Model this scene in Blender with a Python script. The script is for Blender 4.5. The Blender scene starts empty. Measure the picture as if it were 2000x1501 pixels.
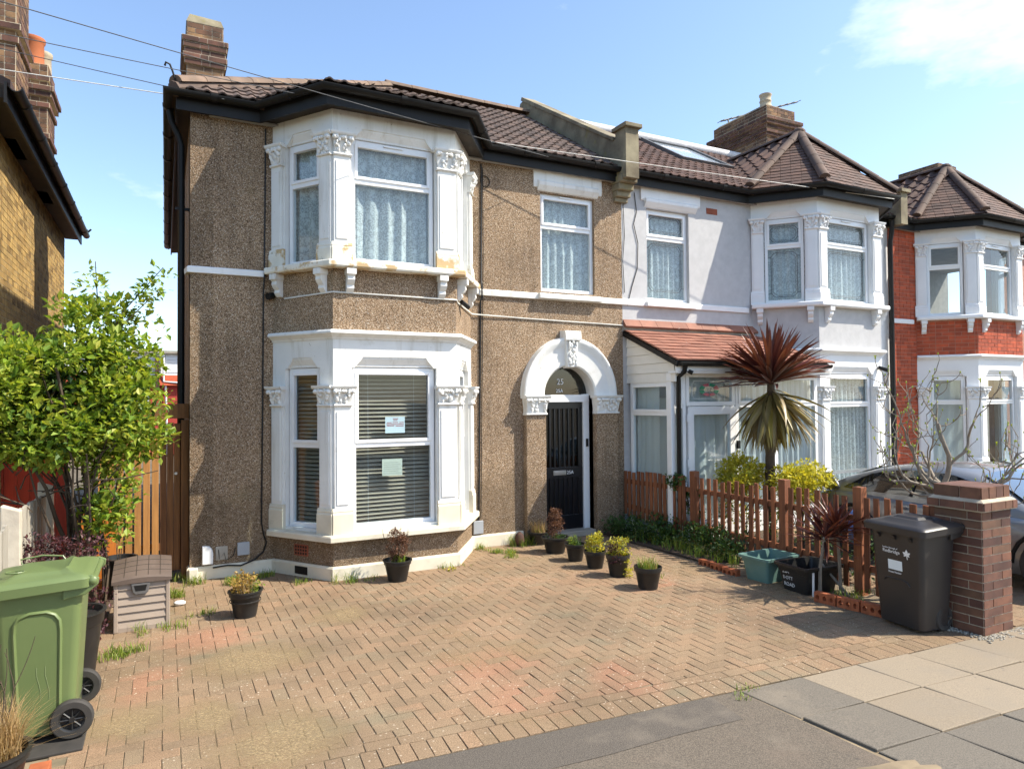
import bpy, math, random
from mathutils import Vector, Matrix
R = math.radians
rng = random.Random(7)
scene = bpy.context.scene
COL = scene.collection

# ---------------------------------------------------------------- camera, sky, sun, exposure
CAMZ = 2.05
yaw, pitch, roll = R(26.887), R(1.233), R(-0.4814)
fw = Vector((math.sin(yaw) * math.cos(pitch), math.cos(yaw) * math.cos(pitch), math.sin(pitch)))
rt = Vector((math.cos(yaw), -math.sin(yaw), 0)); up = rt.cross(fw)
r2 = math.cos(roll) * rt + math.sin(roll) * up
u2 = -math.sin(roll) * rt + math.cos(roll) * up
cam = bpy.data.objects.new('camera', bpy.data.cameras.new('camera'))
COL.objects.link(cam)
cam.data.sensor_width = 36.0
cam.data.lens = 1336.8 / 2000 * 36
cam.data.clip_start = 0.05
cam.data.clip_end = 3000
m3 = Matrix((r2, u2, -fw)).transposed().to_4x4()
cam.matrix_world = Matrix.Translation((0, 0, CAMZ)) @ m3
scene.camera = cam
CAMP = Vector((0, 0, CAMZ))

SUN = Vector((1.65, -1.0, 2.1)).normalized()
sl = bpy.data.objects.new('sun', bpy.data.lights.new('sun', 'SUN'))
COL.objects.link(sl)
sl.data.energy = 4.25
sl.data.angle = R(0.55)
sl.data.color = (1.0, 0.93, 0.80)
sl.rotation_euler = SUN.to_track_quat('Z', 'Y').to_euler()
sl.location = (8, -6, 14)

world = bpy.data.worlds.new('World'); scene.world = world
world.use_nodes = True
wt = world.node_tree; wt.nodes.clear()
def wn(t, **k):
    n = wt.nodes.new(t)
    for a, b in k.items(): setattr(n, a, b)
    return n
sky = wn('ShaderNodeTexSky', sky_type='NISHITA', sun_disc=False)
sky.sun_elevation = math.asin(SUN.z)
sky.sun_rotation = math.atan2(SUN.x, SUN.y)
sky.air_density = 1.0; sky.dust_density = 0.85; sky.ozone_density = 2.0
tc = wn('ShaderNodeTexCoord')
mp = wn('ShaderNodeMapping'); mp.inputs['Scale'].default_value = (1.0, 1.0, 2.4)
mp.inputs['Location'].default_value = (10.4, 0.8, 0.1); mp.inputs['Rotation'].default_value = (0, 0, R(8))
nz = wn('ShaderNodeTexNoise'); nz.inputs['Scale'].default_value = 2.1; nz.inputs['Detail'].default_value = 7
nz.inputs['Roughness'].default_value = 0.58
rp = wn('ShaderNodeValToRGB'); rp.color_ramp.elements[0].position = 0.60; rp.color_ramp.elements[1].position = 0.80
mx = wn('ShaderNodeMixRGB'); mx.inputs['Color2'].default_value = (5.6, 5.8, 6.1, 1)
bg = wn('ShaderNodeBackground'); bg.inputs['Strength'].default_value = 0.15
wo = wn('ShaderNodeOutputWorld')
L = wt.links.new
L(tc.outputs['Generated'], mp.inputs['Vector']); L(mp.outputs[0], nz.inputs['Vector'])
L(nz.outputs['Fac'], rp.inputs['Fac']); L(rp.outputs['Color'], mx.inputs['Fac'])
L(sky.outputs['Color'], mx.inputs['Color1']); L(mx.outputs[0], bg.inputs['Color']); L(bg.outputs[0], wo.inputs['Surface'])

vs = scene.view_settings
vs.view_transform = 'Standard'; vs.look = 'None'; vs.gamma = 1.0; vs.use_curve_mapping = False
vs.exposure = 1.02
try:
    scene.cycles.max_bounces = 5; scene.cycles.diffuse_bounces = 3; scene.cycles.glossy_bounces = 3; scene.cycles.transparent_max_bounces = 8
    scene.cycles.caustics_reflective = False; scene.cycles.caustics_refractive = False
    scene.cycles.adaptive_threshold = 0.02
    world.cycles.sampling_method = 'MANUAL'; world.cycles.sample_map_resolution = 512
except Exception: pass

# ---------------------------------------------------------------- mesh helpers
WM = {}
def lin(r, g, b):
    f = lambda c: (c / 255 / 12.92) if c / 255 <= 0.04045 else ((c / 255 + 0.055) / 1.055) ** 2.4
    return (f(r), f(g), f(b))

def attach(o, parent):
    if parent is not None:
        o.parent = parent
        o.matrix_parent_inverse = WM[parent.name].inverted()

def thing(name, label, cat, loc=(0, 0, 0), group=None):
    o = bpy.data.objects.new(name, None); COL.objects.link(o)
    o.empty_display_size = 0.2
    o.location = loc
    WM[o.name] = Matrix.Translation(loc)
    o['label'] = label; o['category'] = cat
    if group: o['group'] = group
    return o

def tag(o, label=None, cat=None, group=None, kind=None):
    if label: o['label'] = label
    if cat: o['category'] = cat
    if group: o['group'] = group
    if kind: o['kind'] = kind
    return o

def meshobj(name, me, parent=None, M=None):
    o = bpy.data.objects.new(name, me); COL.objects.link(o)
    attach(o, parent)
    M = M or Matrix.Identity(4)
    o.matrix_basis = M
    WM[o.name] = M
    return o

class MB:
    def __init__(s): s.v = []; s.f = []; s.m = []
    def add(s, vs, fs, m=0):
        b = len(s.v); s.v.extend([tuple(v) for v in vs])
        for f in fs: s.f.append([b + i for i in f]); s.m.append(m)
        return s
    def box(s, x0, x1, y0, y1, z0, z1, m=0):
        return s.hexa([(x0, y0, z0), (x1, y0, z0), (x1, y1, z0), (x0, y1, z0), (x0, y0, z1), (x1, y0, z1), (x1, y1, z1), (x0, y1, z1)], m)
    def hexa(s, p, m=0):
        return s.add(p, [(0, 3, 2, 1), (4, 5, 6, 7), (0, 1, 5, 4), (1, 2, 6, 5), (2, 3, 7, 6), (3, 0, 4, 7)], m)
    def fbox(s, F, s0, s1, d0, d1, z0, z1, m=0):
        return s.hexa([F.P(s0, d0, z0), F.P(s1, d0, z0), F.P(s1, d1, z0), F.P(s0, d1, z0), F.P(s0, d0, z1), F.P(s1, d0, z1), F.P(s1, d1, z1), F.P(s0, d1, z1)], m)
    def prism(s, a, b, m=0):
        n = len(a)
        fs = [tuple(range(n - 1, -1, -1)), tuple(range(n, 2 * n))] + [(i, (i + 1) % n, n + (i + 1) % n, n + i) for i in range(n)]
        return s.add(list(a) + list(b), fs, m)
    def fprism_s(s, F, prof, s0, s1, m=0):      # profile in (d, z), extruded along s
        return s.prism([F.P(s0, d, z) for d, z in prof], [F.P(s1, d, z) for d, z in prof], m)
    def fprism_d(s, F, prof, d0, d1, m=0):      # outline in (s, z), extruded along d
        return s.prism([F.P(a, d0, z) for a, z in prof], [F.P(a, d1, z) for a, z in prof], m)
    def tube(s, pts, rad, n=6, m=0, cap=True):
        pts = [Vector(p) for p in pts]
        if not hasattr(rad, '__len__'): rad = [rad] * len(pts)
        rings = []; prev = None
        for i, p in enumerate(pts):
            t = (pts[min(i + 1, len(pts) - 1)] - pts[max(i - 1, 0)])
            if t.length < 1e-9: t = Vector((0, 0, 1))
            t.normalize()
            if prev is None:
                a = Vector((0, 0, 1)) if abs(t.z) < .9 else Vector((1, 0, 0))
                u = t.cross(a).normalized()
            else:
                u = (prev - t * prev.dot(t))
                u = u.normalized() if u.length > 1e-6 else t.orthogonal().normalized()
            prev = u; w = t.cross(u)
            rings.append([p + (u * math.cos(2 * math.pi * k / n) + w * math.sin(2 * math.pi * k / n)) * rad[i] for k in range(n)])
        vs = [v for r in rings for v in r]; fs = []
        for i in range(len(pts) - 1):
            for k in range(n): fs.append((i * n + k, i * n + (k + 1) % n, (i + 1) * n + (k + 1) % n, (i + 1) * n + k))
        if cap: fs.append(tuple(range(n - 1, -1, -1))); fs.append(tuple((len(pts) - 1) * n + k for k in range(n)))
        return s.add(vs, fs, m)
    def lathe(s, prof, c, n=20, m=0, M=None):
        vs = []; fs = []
        for r, z in prof:
            for k in range(n):
                a = 2 * math.pi * k / n
                v = Vector((r * math.cos(a), r * math.sin(a), z))
                vs.append(M @ v if M else v + Vector(c))
        for i in range(len(prof) - 1):
            for k in range(n): fs.append((i * n + k, i * n + (k + 1) % n, (i + 1) * n + (k + 1) % n, (i + 1) * n + k))
        return s.add(vs, fs, m)
    def blob(s, c, r, M=None, n=7, k=5, jit=0.0, m=0):
        vs = []; fs = []
        for i in range(k + 1):
            th = math.pi * i / k
            for j in range(n):
                ph = 2 * math.pi * j / n
                q = 1 + (rng.random() - .5) * jit
                v = Vector((r[0] * math.sin(th) * math.cos(ph) * q, r[1] * math.sin(th) * math.sin(ph) * q, r[2] * math.cos(th) * q))
                vs.append((M @ v if M else v) + Vector(c))
        for i in range(k):
            for j in range(n): fs.append((i * n + j, (i + 1) * n + j, (i + 1) * n + (j + 1) % n, i * n + (j + 1) % n))
        return s.add(vs, fs, m)
    def sweep(s, path, prof, closed=True, m=0, caps=True):
        n = len(path); k = len(prof)
        offs = [offset(path, d) for d, z in prof]
        vs = [(offs[j][i][0], offs[j][i][1], prof[j][1]) for i in range(n) for j in range(k)]
        fs = []
        for i in range(n - 1):
            for j in range(k if closed else k - 1):
                fs.append((i * k + j, i * k + (j + 1) % k, (i + 1) * k + (j + 1) % k, (i + 1) * k + j))
        if caps and closed: fs.append(tuple(range(k - 1, -1, -1))); fs.append(tuple((n - 1) * k + j for j in range(k)))
        return s.add(vs, fs, m)
    def band(s, path, d0, d1, z0, z1, m=0):
        return s.sweep(path, [(d0, z0), (d1, z0), (d1, z1), (d0, z1)], m=m)
    def mesh(s, name, mats, smooth=None):
        me = bpy.data.meshes.new(name)
        me.from_pydata(s.v, [], s.f)
        mats = mats if isinstance(mats, (list, tuple)) else [mats]
        for m in mats: me.materials.append(m)
        if len(mats) > 1: me.polygons.foreach_set('material_index', s.m)
        me.update()
        if smooth is not None:
            me.polygons.foreach_set('use_smooth', [True] * len(me.polygons))
            if smooth < 179: me.set_sharp_from_angle(angle=R(smooth))
        return me
    def build(s, name, mats, parent=None, smooth=None, bevel=0, fixn=True):
        import bmesh
        me = s.mesh(name, mats, None)
        if fixn:
            bm = bmesh.new(); bm.from_mesh(me)
            bmesh.ops.recalc_face_normals(bm, faces=bm.faces)
            bm.to_mesh(me); bm.free()
        if smooth is not None:
            me.polygons.foreach_set('use_smooth', [True] * len(me.polygons))
            if smooth < 179: me.set_sharp_from_angle(angle=R(smooth))
        o = meshobj(name, me, parent)
        if bevel:
            b = o.modifiers.new('bevel', 'BEVEL'); b.width = bevel; b.segments = 2; b.limit_method = 'ANGLE'; b.angle_limit = R(40)
        return o

def offset(path, d):       # plan polyline, +d is to the outside (right-hand of travel when outside faces -Y and travel is +X)
    n = len(path); out = []
    def nrm(a, b):
        u = Vector((b[0] - a[0], b[1] - a[1])); u.normalize()
        return Vector((u.y, -u.x))
    for i in range(n):
        p = Vector((path[i][0], path[i][1]))
        ns = []
        if i > 0: ns.append(nrm(path[i - 1], path[i]))
        if i < n - 1: ns.append(nrm(path[i], path[i + 1]))
        if len(ns) == 1: q = p + ns[0] * d
        else:
            b = ns[0] + ns[1]; b.normalize()
            q = p + b * (d / max(0.3, b.dot(ns[0])))
        out.append((q.x, q.y))
    return out

class Fr:                  # a wall frame: s runs along the wall, d points outwards, z is up
    def __init__(s, a, b):
        s.o = Vector((a[0], a[1], 0)); u = Vector((b[0] - a[0], b[1] - a[1], 0)); s.L = u.length
        s.u = u.normalized(); s.n = Vector((s.u.y, -s.u.x, 0))
    def P(s, a, d, z): return s.o + s.u * a + s.n * d + Vector((0, 0, z))
    def M(s, a, d, z):     # matrix with x along the wall, y into the wall, z up
        return Matrix.Translation(s.P(a, d, z)) @ Matrix((s.u, -s.n, Vector((0, 0, 1)))).transposed().to_4x4()

def wall(mb, F, s0, s1, z0, z1, holes, d0=0.0, d1=-0.2, m=0):
    ss = sorted(set([s0, s1] + [h[0] for h in holes] + [h[1] for h in holes]))
    zs = sorted(set([z0, z1] + [h[2] for h in holes] + [h[3] for h in holes]))
    ss = [x for x in ss if s0 <= x <= s1]; zs = [x for x in zs if z0 <= x <= z1]
    for i in range(len(ss) - 1):
        for j in range(len(zs) - 1):
            cs, cz = (ss[i] + ss[i + 1]) / 2, (zs[j] + zs[j + 1]) / 2
            if any(h[0] < cs < h[1] and h[2] < cz < h[3] for h in holes): continue
            for d in (d0, d1):
                mb.add([F.P(ss[i], d, zs[j]), F.P(ss[i + 1], d, zs[j]), F.P(ss[i + 1], d, zs[j + 1]), F.P(ss[i], d, zs[j + 1])], [(0, 1, 2, 3)], m)
    def rim(a, b, c, e):
        for (p, q) in (((a, c), (b, c)), ((b, c), (b, e)), ((b, e), (a, e)), ((a, e), (a, c))):
            mb.add([F.P(p[0], d0, p[1]), F.P(q[0], d0, q[1]), F.P(q[0], d1, q[1]), F.P(p[0], d1, p[1])], [(0, 1, 2, 3)], m)
    for h in holes: rim(max(h[0], s0), min(h[1], s1), max(h[2], z0), min(h[3], z1))
    rim(s0, s1, z0, z1)
    return mb

def pieces(parent, name, proto, mats, places, limit=300, smooth=None, rest='rest_of_'):
    """alike pieces: the nearest ones are objects sharing mesh data, those past the limit one joined part"""
    protos = proto if isinstance(proto, list) else [proto]
    items = []
    for i, pl in enumerate(places):
        M, k = pl if isinstance(pl, tuple) else (pl, 0)
        items.append(((M.translation - CAMP).length, i, M, k))
    items.sort(key=lambda t: t[:2])
    mes = {}
    big = MB()
    for n, (_, i, M, k) in enumerate(items):
        if n < limit:
            if k not in mes: mes[k] = protos[k].mesh(name, mats, smooth)
            meshobj(name, mes[k], parent, M)
        else:
            p = protos[k]
            big.add([M @ Vector(v) for v in p.v], p.f)
            big.m[-len(p.f):] = p.m
    if big.v:
        o = meshobj(name + '_remainder', big.mesh(name + '_remainder', mats, smooth), parent)
        o['kind'] = 'stuff'

def text(s, size, M, mat, parent, name='lettering', ext=0.0015, sx=1.0, align='LEFT'):
    cu = bpy.data.curves.new('t', 'FONT'); cu.body = s; cu.size = size; cu.extrude = ext; cu.align_x = align
    cu.resolution_u = 3
    o = bpy.data.objects.new('t', cu); COL.objects.link(o)
    dg = bpy.context.evaluated_depsgraph_get()
    me = bpy.data.meshes.new_from_object(o.evaluated_get(dg))
    bpy.data.objects.remove(o); bpy.data.curves.remove(cu)
    me.materials.clear(); me.materials.append(mat)
    # text lies in local XY; stand it up in the frame: x along, y -> z up, z -> out of wall (-y)
    T = Matrix(((sx, 0, 0, 0), (0, 0, -1, 0), (0, 1, 0, 0), (0, 0, 0, 1)))
    me.transform(M @ T)
    return meshobj(name, me, parent)
# ---------------------------------------------------------------- materials
def nm(name):
    m = bpy.data.materials.new(name); m.use_nodes = True
    nt = m.node_tree
    return m, nt, nt.nodes['Principled BSDF']
def N(nt, t, ins=None, **k):
    n = nt.nodes.new(t)
    for a, b in k.items(): setattr(n, a, b)
    for a, b in (ins or {}).items():
        s = n.inputs[a]
        if hasattr(b, 'is_output'): nt.links.new(b, s)
        else: s.default_value = b
    return n
def c4(c): return (c[0], c[1], c[2], 1)
def pos(nt): return N(nt, 'ShaderNodeNewGeometry').outputs['Position']
def noise(nt, scale, detail=5, rough=.55, vec=None, sc=None):
    v = vec or pos(nt)
    if sc: v = N(nt, 'ShaderNodeVectorMath', {0: v, 1: sc}, operation='MULTIPLY').outputs[0]
    return N(nt, 'ShaderNodeTexNoise', {'Vector': v, 'Scale': scale, 'Detail': detail, 'Roughness': rough}).outputs['Fac']
def ramp(nt, fac, stops):
    r = N(nt, 'ShaderNodeValToRGB', {'Fac': fac}); e = r.color_ramp.elements
    while len(e) < len(stops): e.new(0.5)
    for i, (p, c) in enumerate(stops):
        e[i].position = p; e[i].color = c4(c) if hasattr(c, '__len__') else (c, c, c, 1)
    return r.outputs['Color']
def mix(nt, fac, a, b, mode='MIX'):
    n = N(nt, 'ShaderNodeMixRGB', blend_type=mode)
    for i, x in zip((0, 1, 2), (fac, a, b)):
        if hasattr(x, 'is_output'): nt.links.new(x, n.inputs[i])
        else: n.inputs[i].default_value = c4(x) if hasattr(x, '__len__') else x
    return n.outputs[0]
def rnd_value(nt):
    g = N(nt, 'ShaderNodeNewGeometry').outputs['Random Per Island']
    o = N(nt, 'ShaderNodeObjectInfo').outputs['Random']
    a = N(nt, 'ShaderNodeMath', {0: g, 1: o}, operation='ADD').outputs[0]
    return N(nt, 'ShaderNodeMath', {0: a}, operation='FRACT').outputs[0]
def bump(nt, b, h, strength, dist=0.01):
    n = N(nt, 'ShaderNodeBump', {'Height': h, 'Strength': strength, 'Distance': dist})
    nt.links.new(n.outputs[0], b.inputs['Normal'])
    return n

def mat(name, c, c2=None, rough=.7, nscale=6, detail=6, lo=.35, hi=.65, rnd=None, bmp=0, bscale=60, bdist=.004, metal=0, spec=.4, stain=None, stretch=None, coat=0, rndhue=0):
    m, nt, b = nm(name)
    c2 = c2 or tuple(x * .8 for x in c)
    col = ramp(nt, noise(nt, nscale, detail, sc=stretch), [(lo, c2), (hi, c)])
    if rnd:
        r = rnd_value(nt)
        stops = [(i / max(1, len(rnd) - 1), x) for i, x in enumerate(rnd)]
        col = mix(nt, 1.0, col, ramp(nt, r, stops), 'MULTIPLY')
    if stain:
        for (sc, ss, a, e, *amt) in stain:
            f = ramp(nt, noise(nt, ss, 7, .62, sc=amt[1] if len(amt) > 1 else None), [(a, 0.0), (e, amt[0] if amt else 1.0)])
            col = mix(nt, f, col, sc)
    nt.links.new(col, b.inputs['Base Color'])
    b.inputs['Roughness'].default_value = rough
    b.inputs['Metallic'].default_value = metal
    b.inputs['Specular IOR Level'].default_value = spec
    if coat: b.inputs['Coat Weight'].default_value = coat; b.inputs['Coat Roughness'].default_value = .06
    if bmp: bump(nt, b, noise(nt, bscale, 6, .6, sc=stretch), bmp, bdist)
    return m

def pebble_mat():
    m, nt, b = nm('pebbledash')
    v = N(nt, 'ShaderNodeTexVoronoi', {'Vector': pos(nt), 'Scale': 140.0, 'Randomness': 1.0})
    sep = N(nt, 'ShaderNodeSeparateColor', {0: v.outputs['Color']})
    stones = ramp(nt, sep.outputs[0], [(0.0, (.06, .04, .026)), (.16, (.19, .125, .078)), (.42, (.36, .248, .158)), (.7, (.46, .335, .222)), (.92, (.55, .435, .315)), (.985, (.75, .69, .60))])
    dist = v.outputs['Distance']
    grout = ramp(nt, dist, [(.50, 0.0), (.75, 1.0)])
    col = mix(nt, grout, stones, (.13, .085, .048))
    big = ramp(nt, noise(nt, .9, 4, .6), [(.32, (.80, .78, .76)), (.62, (1.08, 1.05, 1.0))])
    col = mix(nt, 1.0, col, big, 'MULTIPLY')
    drips = ramp(nt, noise(nt, 2.0, 5, .6, sc=(3.0, 3.0, .35)), [(.52, 1.0), (.78, .60)])
    col = mix(nt, 1.0, col, drips, 'MULTIPLY')
    # damp, dirty foot of the wall with an uneven upper edge, and a few greenish patches
    zz = N(nt, 'ShaderNodeSeparateXYZ', {0: pos(nt)}).outputs['Z']
    zw = N(nt, 'ShaderNodeMath', {0: zz, 1: N(nt, 'ShaderNodeMath', {0: noise(nt, 2.2, 6, .65), 1: 1.6}, operation='MULTIPLY').outputs[0]}, operation='SUBTRACT').outputs[0]
    foot = ramp(nt, zw, [(.0, .38), (.22, 0.0)])
    col = mix(nt, foot, col, (.10, .072, .042))
    grn = ramp(nt, noise(nt, 1.7, 4, .6), [(.62, 0.0), (.78, .5)])
    col = mix(nt, grn, col, (.20, .15, .07))
    nt.links.new(col, b.inputs['Base Color'])
    b.inputs['Roughness'].default_value = .9; b.inputs['Specular IOR Level'].default_value = .25
    h = N(nt, 'ShaderNodeMath', {0: 1.0, 1: dist}, operation='SUBTRACT').outputs[0]
    bump(nt, b, h, .55, .008)
    return m

def glass_mat(name='window_glass', tint=(.9, .95, .97), refl=1.0):
    m, nt, b = nm(name)
    nt.nodes.remove(b)
    out = [n for n in nt.nodes if n.type == 'OUTPUT_MATERIAL'][0]
    tr = N(nt, 'ShaderNodeBsdfTransparent', {'Color': c4(tint)})
    gl = N(nt, 'ShaderNodeBsdfGlossy', {'Color': (1, 1, 1, 1), 'Roughness': .015})
    fr = N(nt, 'ShaderNodeFresnel', {'IOR': 1.62})
    bf = N(nt, 'ShaderNodeMath', {0: 1.0, 1: N(nt, 'ShaderNodeNewGeometry').outputs['Backfacing']}, operation='SUBTRACT').outputs[0]
    k0 = N(nt, 'ShaderNodeMath', {0: fr.outputs[0], 1: bf}, operation='MULTIPLY').outputs[0]
    k = N(nt, 'ShaderNodeMath', {0: k0, 1: refl}, operation='MULTIPLY', use_clamp=True)
    wv = bump_n = N(nt, 'ShaderNodeBump', {'Height': noise(nt, 1.3, 2), 'Strength': .05, 'Distance': .03})
    nt.links.new(wv.outputs[0], gl.inputs['Normal'])
    mxs = N(nt, 'ShaderNodeMixShader', {0: k.outputs[0], 1: tr.outputs[0], 2: gl.outputs[0]})
    nt.links.new(mxs.outputs[0], out.inputs['Surface'])
    return m

def cloth_mat(name, c, lace=True, alpha=.25):
    m, nt, b = nm(name)
    out = [n for n in nt.nodes if n.type == 'OUTPUT_MATERIAL'][0]
    nt.nodes.remove(b)
    col = c4(c)
    d = N(nt, 'ShaderNodeBsdfDiffuse', {'Color': col}); t = N(nt, 'ShaderNodeBsdfTranslucent', {'Color': col})
    a = N(nt, 'ShaderNodeMixShader', {0: .35, 1: d.outputs[0], 2: t.outputs[0]})
    tr = N(nt, 'ShaderNodeBsdfTransparent')
    fac = alpha
    if lace:
        p = pos(nt)
        v = N(nt, 'ShaderNodeTexVoronoi', {'Vector': p, 'Scale': 10.0}).outputs['Distance']
        fl = ramp(nt, v, [(.24, 0.0), (.36, 1.0)])
        fine = ramp(nt, noise(nt, 60, 3), [(.40, 0.0), (.6, 1.0)])
        f2 = mix(nt, 1.0, fl, fine, 'MULTIPLY')
        fac = ramp(nt, f2, [(0, alpha * .1), (1, alpha * 1.7)])
    s = N(nt, 'ShaderNodeMixShader', {1: a.outputs[0], 2: tr.outputs[0]})
    if hasattr(fac, 'is_output'): nt.links.new(fac, s.inputs[0])
    else: s.inputs[0].default_value = fac
    nt.links.new(s.outputs[0], out.inputs['Surface'])
    return m

def leaf_mat(name, cols, trans=.35, rough=.5):
    m, nt, b = nm(name)
    out = [n for n in nt.nodes if n.type == 'OUTPUT_MATERIAL'][0]
    g = N(nt, 'ShaderNodeNewGeometry').outputs['Random Per Island']
    o = N(nt, 'ShaderNodeObjectInfo').outputs['Random']
    r = N(nt, 'ShaderNodeMath', {0: N(nt, 'ShaderNodeMath', {0: g, 1: o}, operation='ADD').outputs[0]}, operation='FRACT').outputs[0]
    col = ramp(nt, r, [(i / (len(cols) - 1), c) for i, c in enumerate(cols)])
    nt.links.new(col, b.inputs['Base Color']); b.inputs['Roughness'].default_value = rough
    b.inputs['Specular IOR Level'].default_value = .4
    t = N(nt, 'ShaderNodeBsdfTranslucent'); nt.links.new(mix(nt, 1.0, col, (1.25, 1.2, .6), 'MULTIPLY'), t.inputs['Color'])
    s = N(nt, 'ShaderNodeMixShader', {0: trans, 1: b.outputs[0], 2: t.outputs[0]})
    nt.links.new(s.outputs[0], out.inputs['Surface'])
    return m

def drive_spots(nt, pts, wob=.35, ns=1.4):
    """soft-edged worn or dusty places of the drive: (x, y, radius), edges broken by noise"""
    p = pos(nt); acc = None
    nzv = N(nt, 'ShaderNodeTexNoise', {'Vector': p, 'Scale': ns, 'Detail': 4.0, 'Roughness': .6}).outputs['Color']
    off = N(nt, 'ShaderNodeVectorMath', {0: N(nt, 'ShaderNodeVectorMath', {0: nzv, 1: (.5, .5, .5)}, operation='SUBTRACT').outputs[0], 1: (wob * 2, wob * 2, 0)}, operation='MULTIPLY').outputs[0]
    q = N(nt, 'ShaderNodeVectorMath', {0: p, 1: off}, operation='ADD').outputs[0]
    for x, y, r in pts:
        d = N(nt, 'ShaderNodeVectorMath', {0: q, 1: (x, y, 0)}, operation='DISTANCE').outputs['Value']
        f = ramp(nt, N(nt, 'ShaderNodeMath', {0: d, 1: r}, operation='DIVIDE').outputs[0], [(.35, 1.0), (1.0, 0.0)])
        acc = f if acc is None else mix(nt, 1.0, acc, f, 'LIGHTEN')
    return acc
RED_SPOTS = [(2.25, 4.85, .55), (2.2, 4.2, .42), (4.75, 6.1, .40), (3.05, 4.15, .38), (-.15, 5.7, .40), (.35, 6.5, .5)]
SAND_SPOTS = [(.6, 4.4, .48), (.62, 5.75, .5), (1.45, 6.65, .35), (-.3, 5.1, .35), (.2, 4.9, .3)]
DARK_SPOTS = [(1.15, 5.95, .5), (2.2, 6.25, .6), (3.4, 5.2, .7), (5.0, 4.6, .6)]
def paver_mat():
    m, nt, b = nm('block_paving')
    r = rnd_value(nt)
    base = ramp(nt, r, [(0, (.215, .150, .092)), (.3, (.240, .166, .101)), (.6, (.262, .172, .103)), (1.0, (.23, .170, .106))])
    redm = mix(nt, 1.0, drive_spots(nt, RED_SPOTS), ramp(nt, noise(nt, .7, 3, .6), [(.5, .0), (.75, .4)]), 'LIGHTEN')
    pick = ramp(nt, r, [(.25, .25), (.55, 1.0)])
    redm = mix(nt, 1.0, redm, pick, 'MULTIPLY')
    base = mix(nt, redm, base, (.30, .165, .10))
    grn = ramp(nt, noise(nt, .8, 4, .6, sc=(1, 1.6, 1)), [(.58, 0.0), (.72, .6)])
    base = mix(nt, grn, base, (.15, .15, .10))
    dirt = ramp(nt, noise(nt, .9, 4, .65), [(.30, .80), (.58, 1.06)])
    base = mix(nt, mix(nt, 1.0, drive_spots(nt, DARK_SPOTS), (.35, .35, .35), 'MULTIPLY'), base, (.10, .078, .052))
    base = mix(nt, 1.0, base, dirt, 'MULTIPLY')
    gritd = ramp(nt, noise(nt, 150, 3, .75), [(.34, .50), (.66, 1.42)])
    base = mix(nt, 1.0, base, gritd, 'MULTIPLY')
    spots = N(nt, 'ShaderNodeTexVoronoi', {'Vector': pos(nt), 'Scale': 24.0})
    gate = ramp(nt, noise(nt, 1.1, 3), [(.45, 0.0), (.55, 1.0)])
    sp = mix(nt, 1.0, ramp(nt, spots.outputs['Distance'], [(.10, .75), (.17, 0.0)]), gate, 'MULTIPLY')
    base = mix(nt, sp, base, (.55, .47, .36))
    nt.links.new(base, b.inputs['Base Color']); b.inputs['Roughness'].default_value = .88
    b.inputs['Specular IOR Level'].default_value = .25
    bump(nt, b, noise(nt, 160, 4, .7), .5, .004)
    return m

MT = {}
MT['pebble'] = pebble_mat()
MT['stucco'] = mat('white_masonry_paint', (.80, .79, .75), (.74, .73, .69), rough=.65, nscale=3, bmp=.25, bscale=18, bdist=.006, stain=[((.52, .47, .36), 5.0, .62, .80, .55), ((.44, .40, .31), 1.6, .54, .74, .55, (5.0, 5.0, .5)), ((.28, .24, .18), 24.0, .67, .71, .8)])
MT['worn'] = mat('worn_white_masonry_paint', (.80, .77, .68), (.70, .66, .55), rough=.75, nscale=4, bmp=.4, bscale=25, bdist=.008, stain=[((.50, .33, .14), 4.2, .50, .56, .9), ((.25, .2, .14), 14.0, .62, .70, .8)])
MT['cream'] = mat('cream_masonry_paint', (.72, .66, .52), (.62, .56, .43), rough=.75, nscale=3, bmp=.2, bscale=16, stain=[((.34, .29, .2), 4.0, .58, .8, .6)])
MT['render27'] = mat('pale_grey_render', (.50, .492, .488), (.45, .443, .44), rough=.85, nscale=9, bmp=.5, bscale=70, bdist=.006, stain=[((.36, .355, .36), 1.6, .55, .85, .5)])
MT['white27'] = mat('clean_white_masonry_paint', (.81, .81, .80), (.76, .76, .75), rough=.6, nscale=3, bmp=.15, bscale=20, stain=[((.56, .54, .48), 1.6, .60, .80, .4, (5.0, 5.0, .6))])
MT['upvc'] = mat('white_plastic_frame', (.84, .84, .83), (.80, .80, .79), rough=.28, nscale=2, spec=.5)
MT['glass'] = glass_mat()
MT['glass_dark'] = glass_mat('door_glass', (.42, .45, .42), 1.0)
MT['net'] = cloth_mat('lace_net_curtain', (.88, .87, .82), True, .26)
MT['netb'] = cloth_mat('plain_net_curtain', (.80, .80, .76), False, .14)
MT['slat'] = mat('blind_slat', (.40, .33, .24), (.36, .29, .21), rough=.5)
MT['black'] = mat('black_gutter_plastic', (.013, .012, .011), (.009, .009, .009), rough=.5, nscale=5, spec=.25)
MT['soffit'] = mat('dark_soffit_board', (.045, .032, .022), (.025, .02, .015), rough=.7, nscale=4)
MT['tile'] = mat('brown_concrete_roof_tile', (.135, .095, .076), (.088, .064, .052), rough=.85, nscale=5, rnd=[(.72, .72, .72), (1.0, .98, .96), (1.3, 1.2, 1.12)], bmp=.4, bscale=90, stain=[((.30, .22, .13), 2.2, .62, .8, .5)])
MT['tile27'] = mat('dark_red_brown_roof_tile', (.115, .064, .047), (.078, .045, .034), rough=.8, nscale=5, rnd=[(.72, .72, .72), (1.0, 1.0, 1.0), (1.25, 1.2, 1.15)], bmp=.4, bscale=90, stain=[((.4, .34, .28), 18, .70, .76, .6)])
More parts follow.
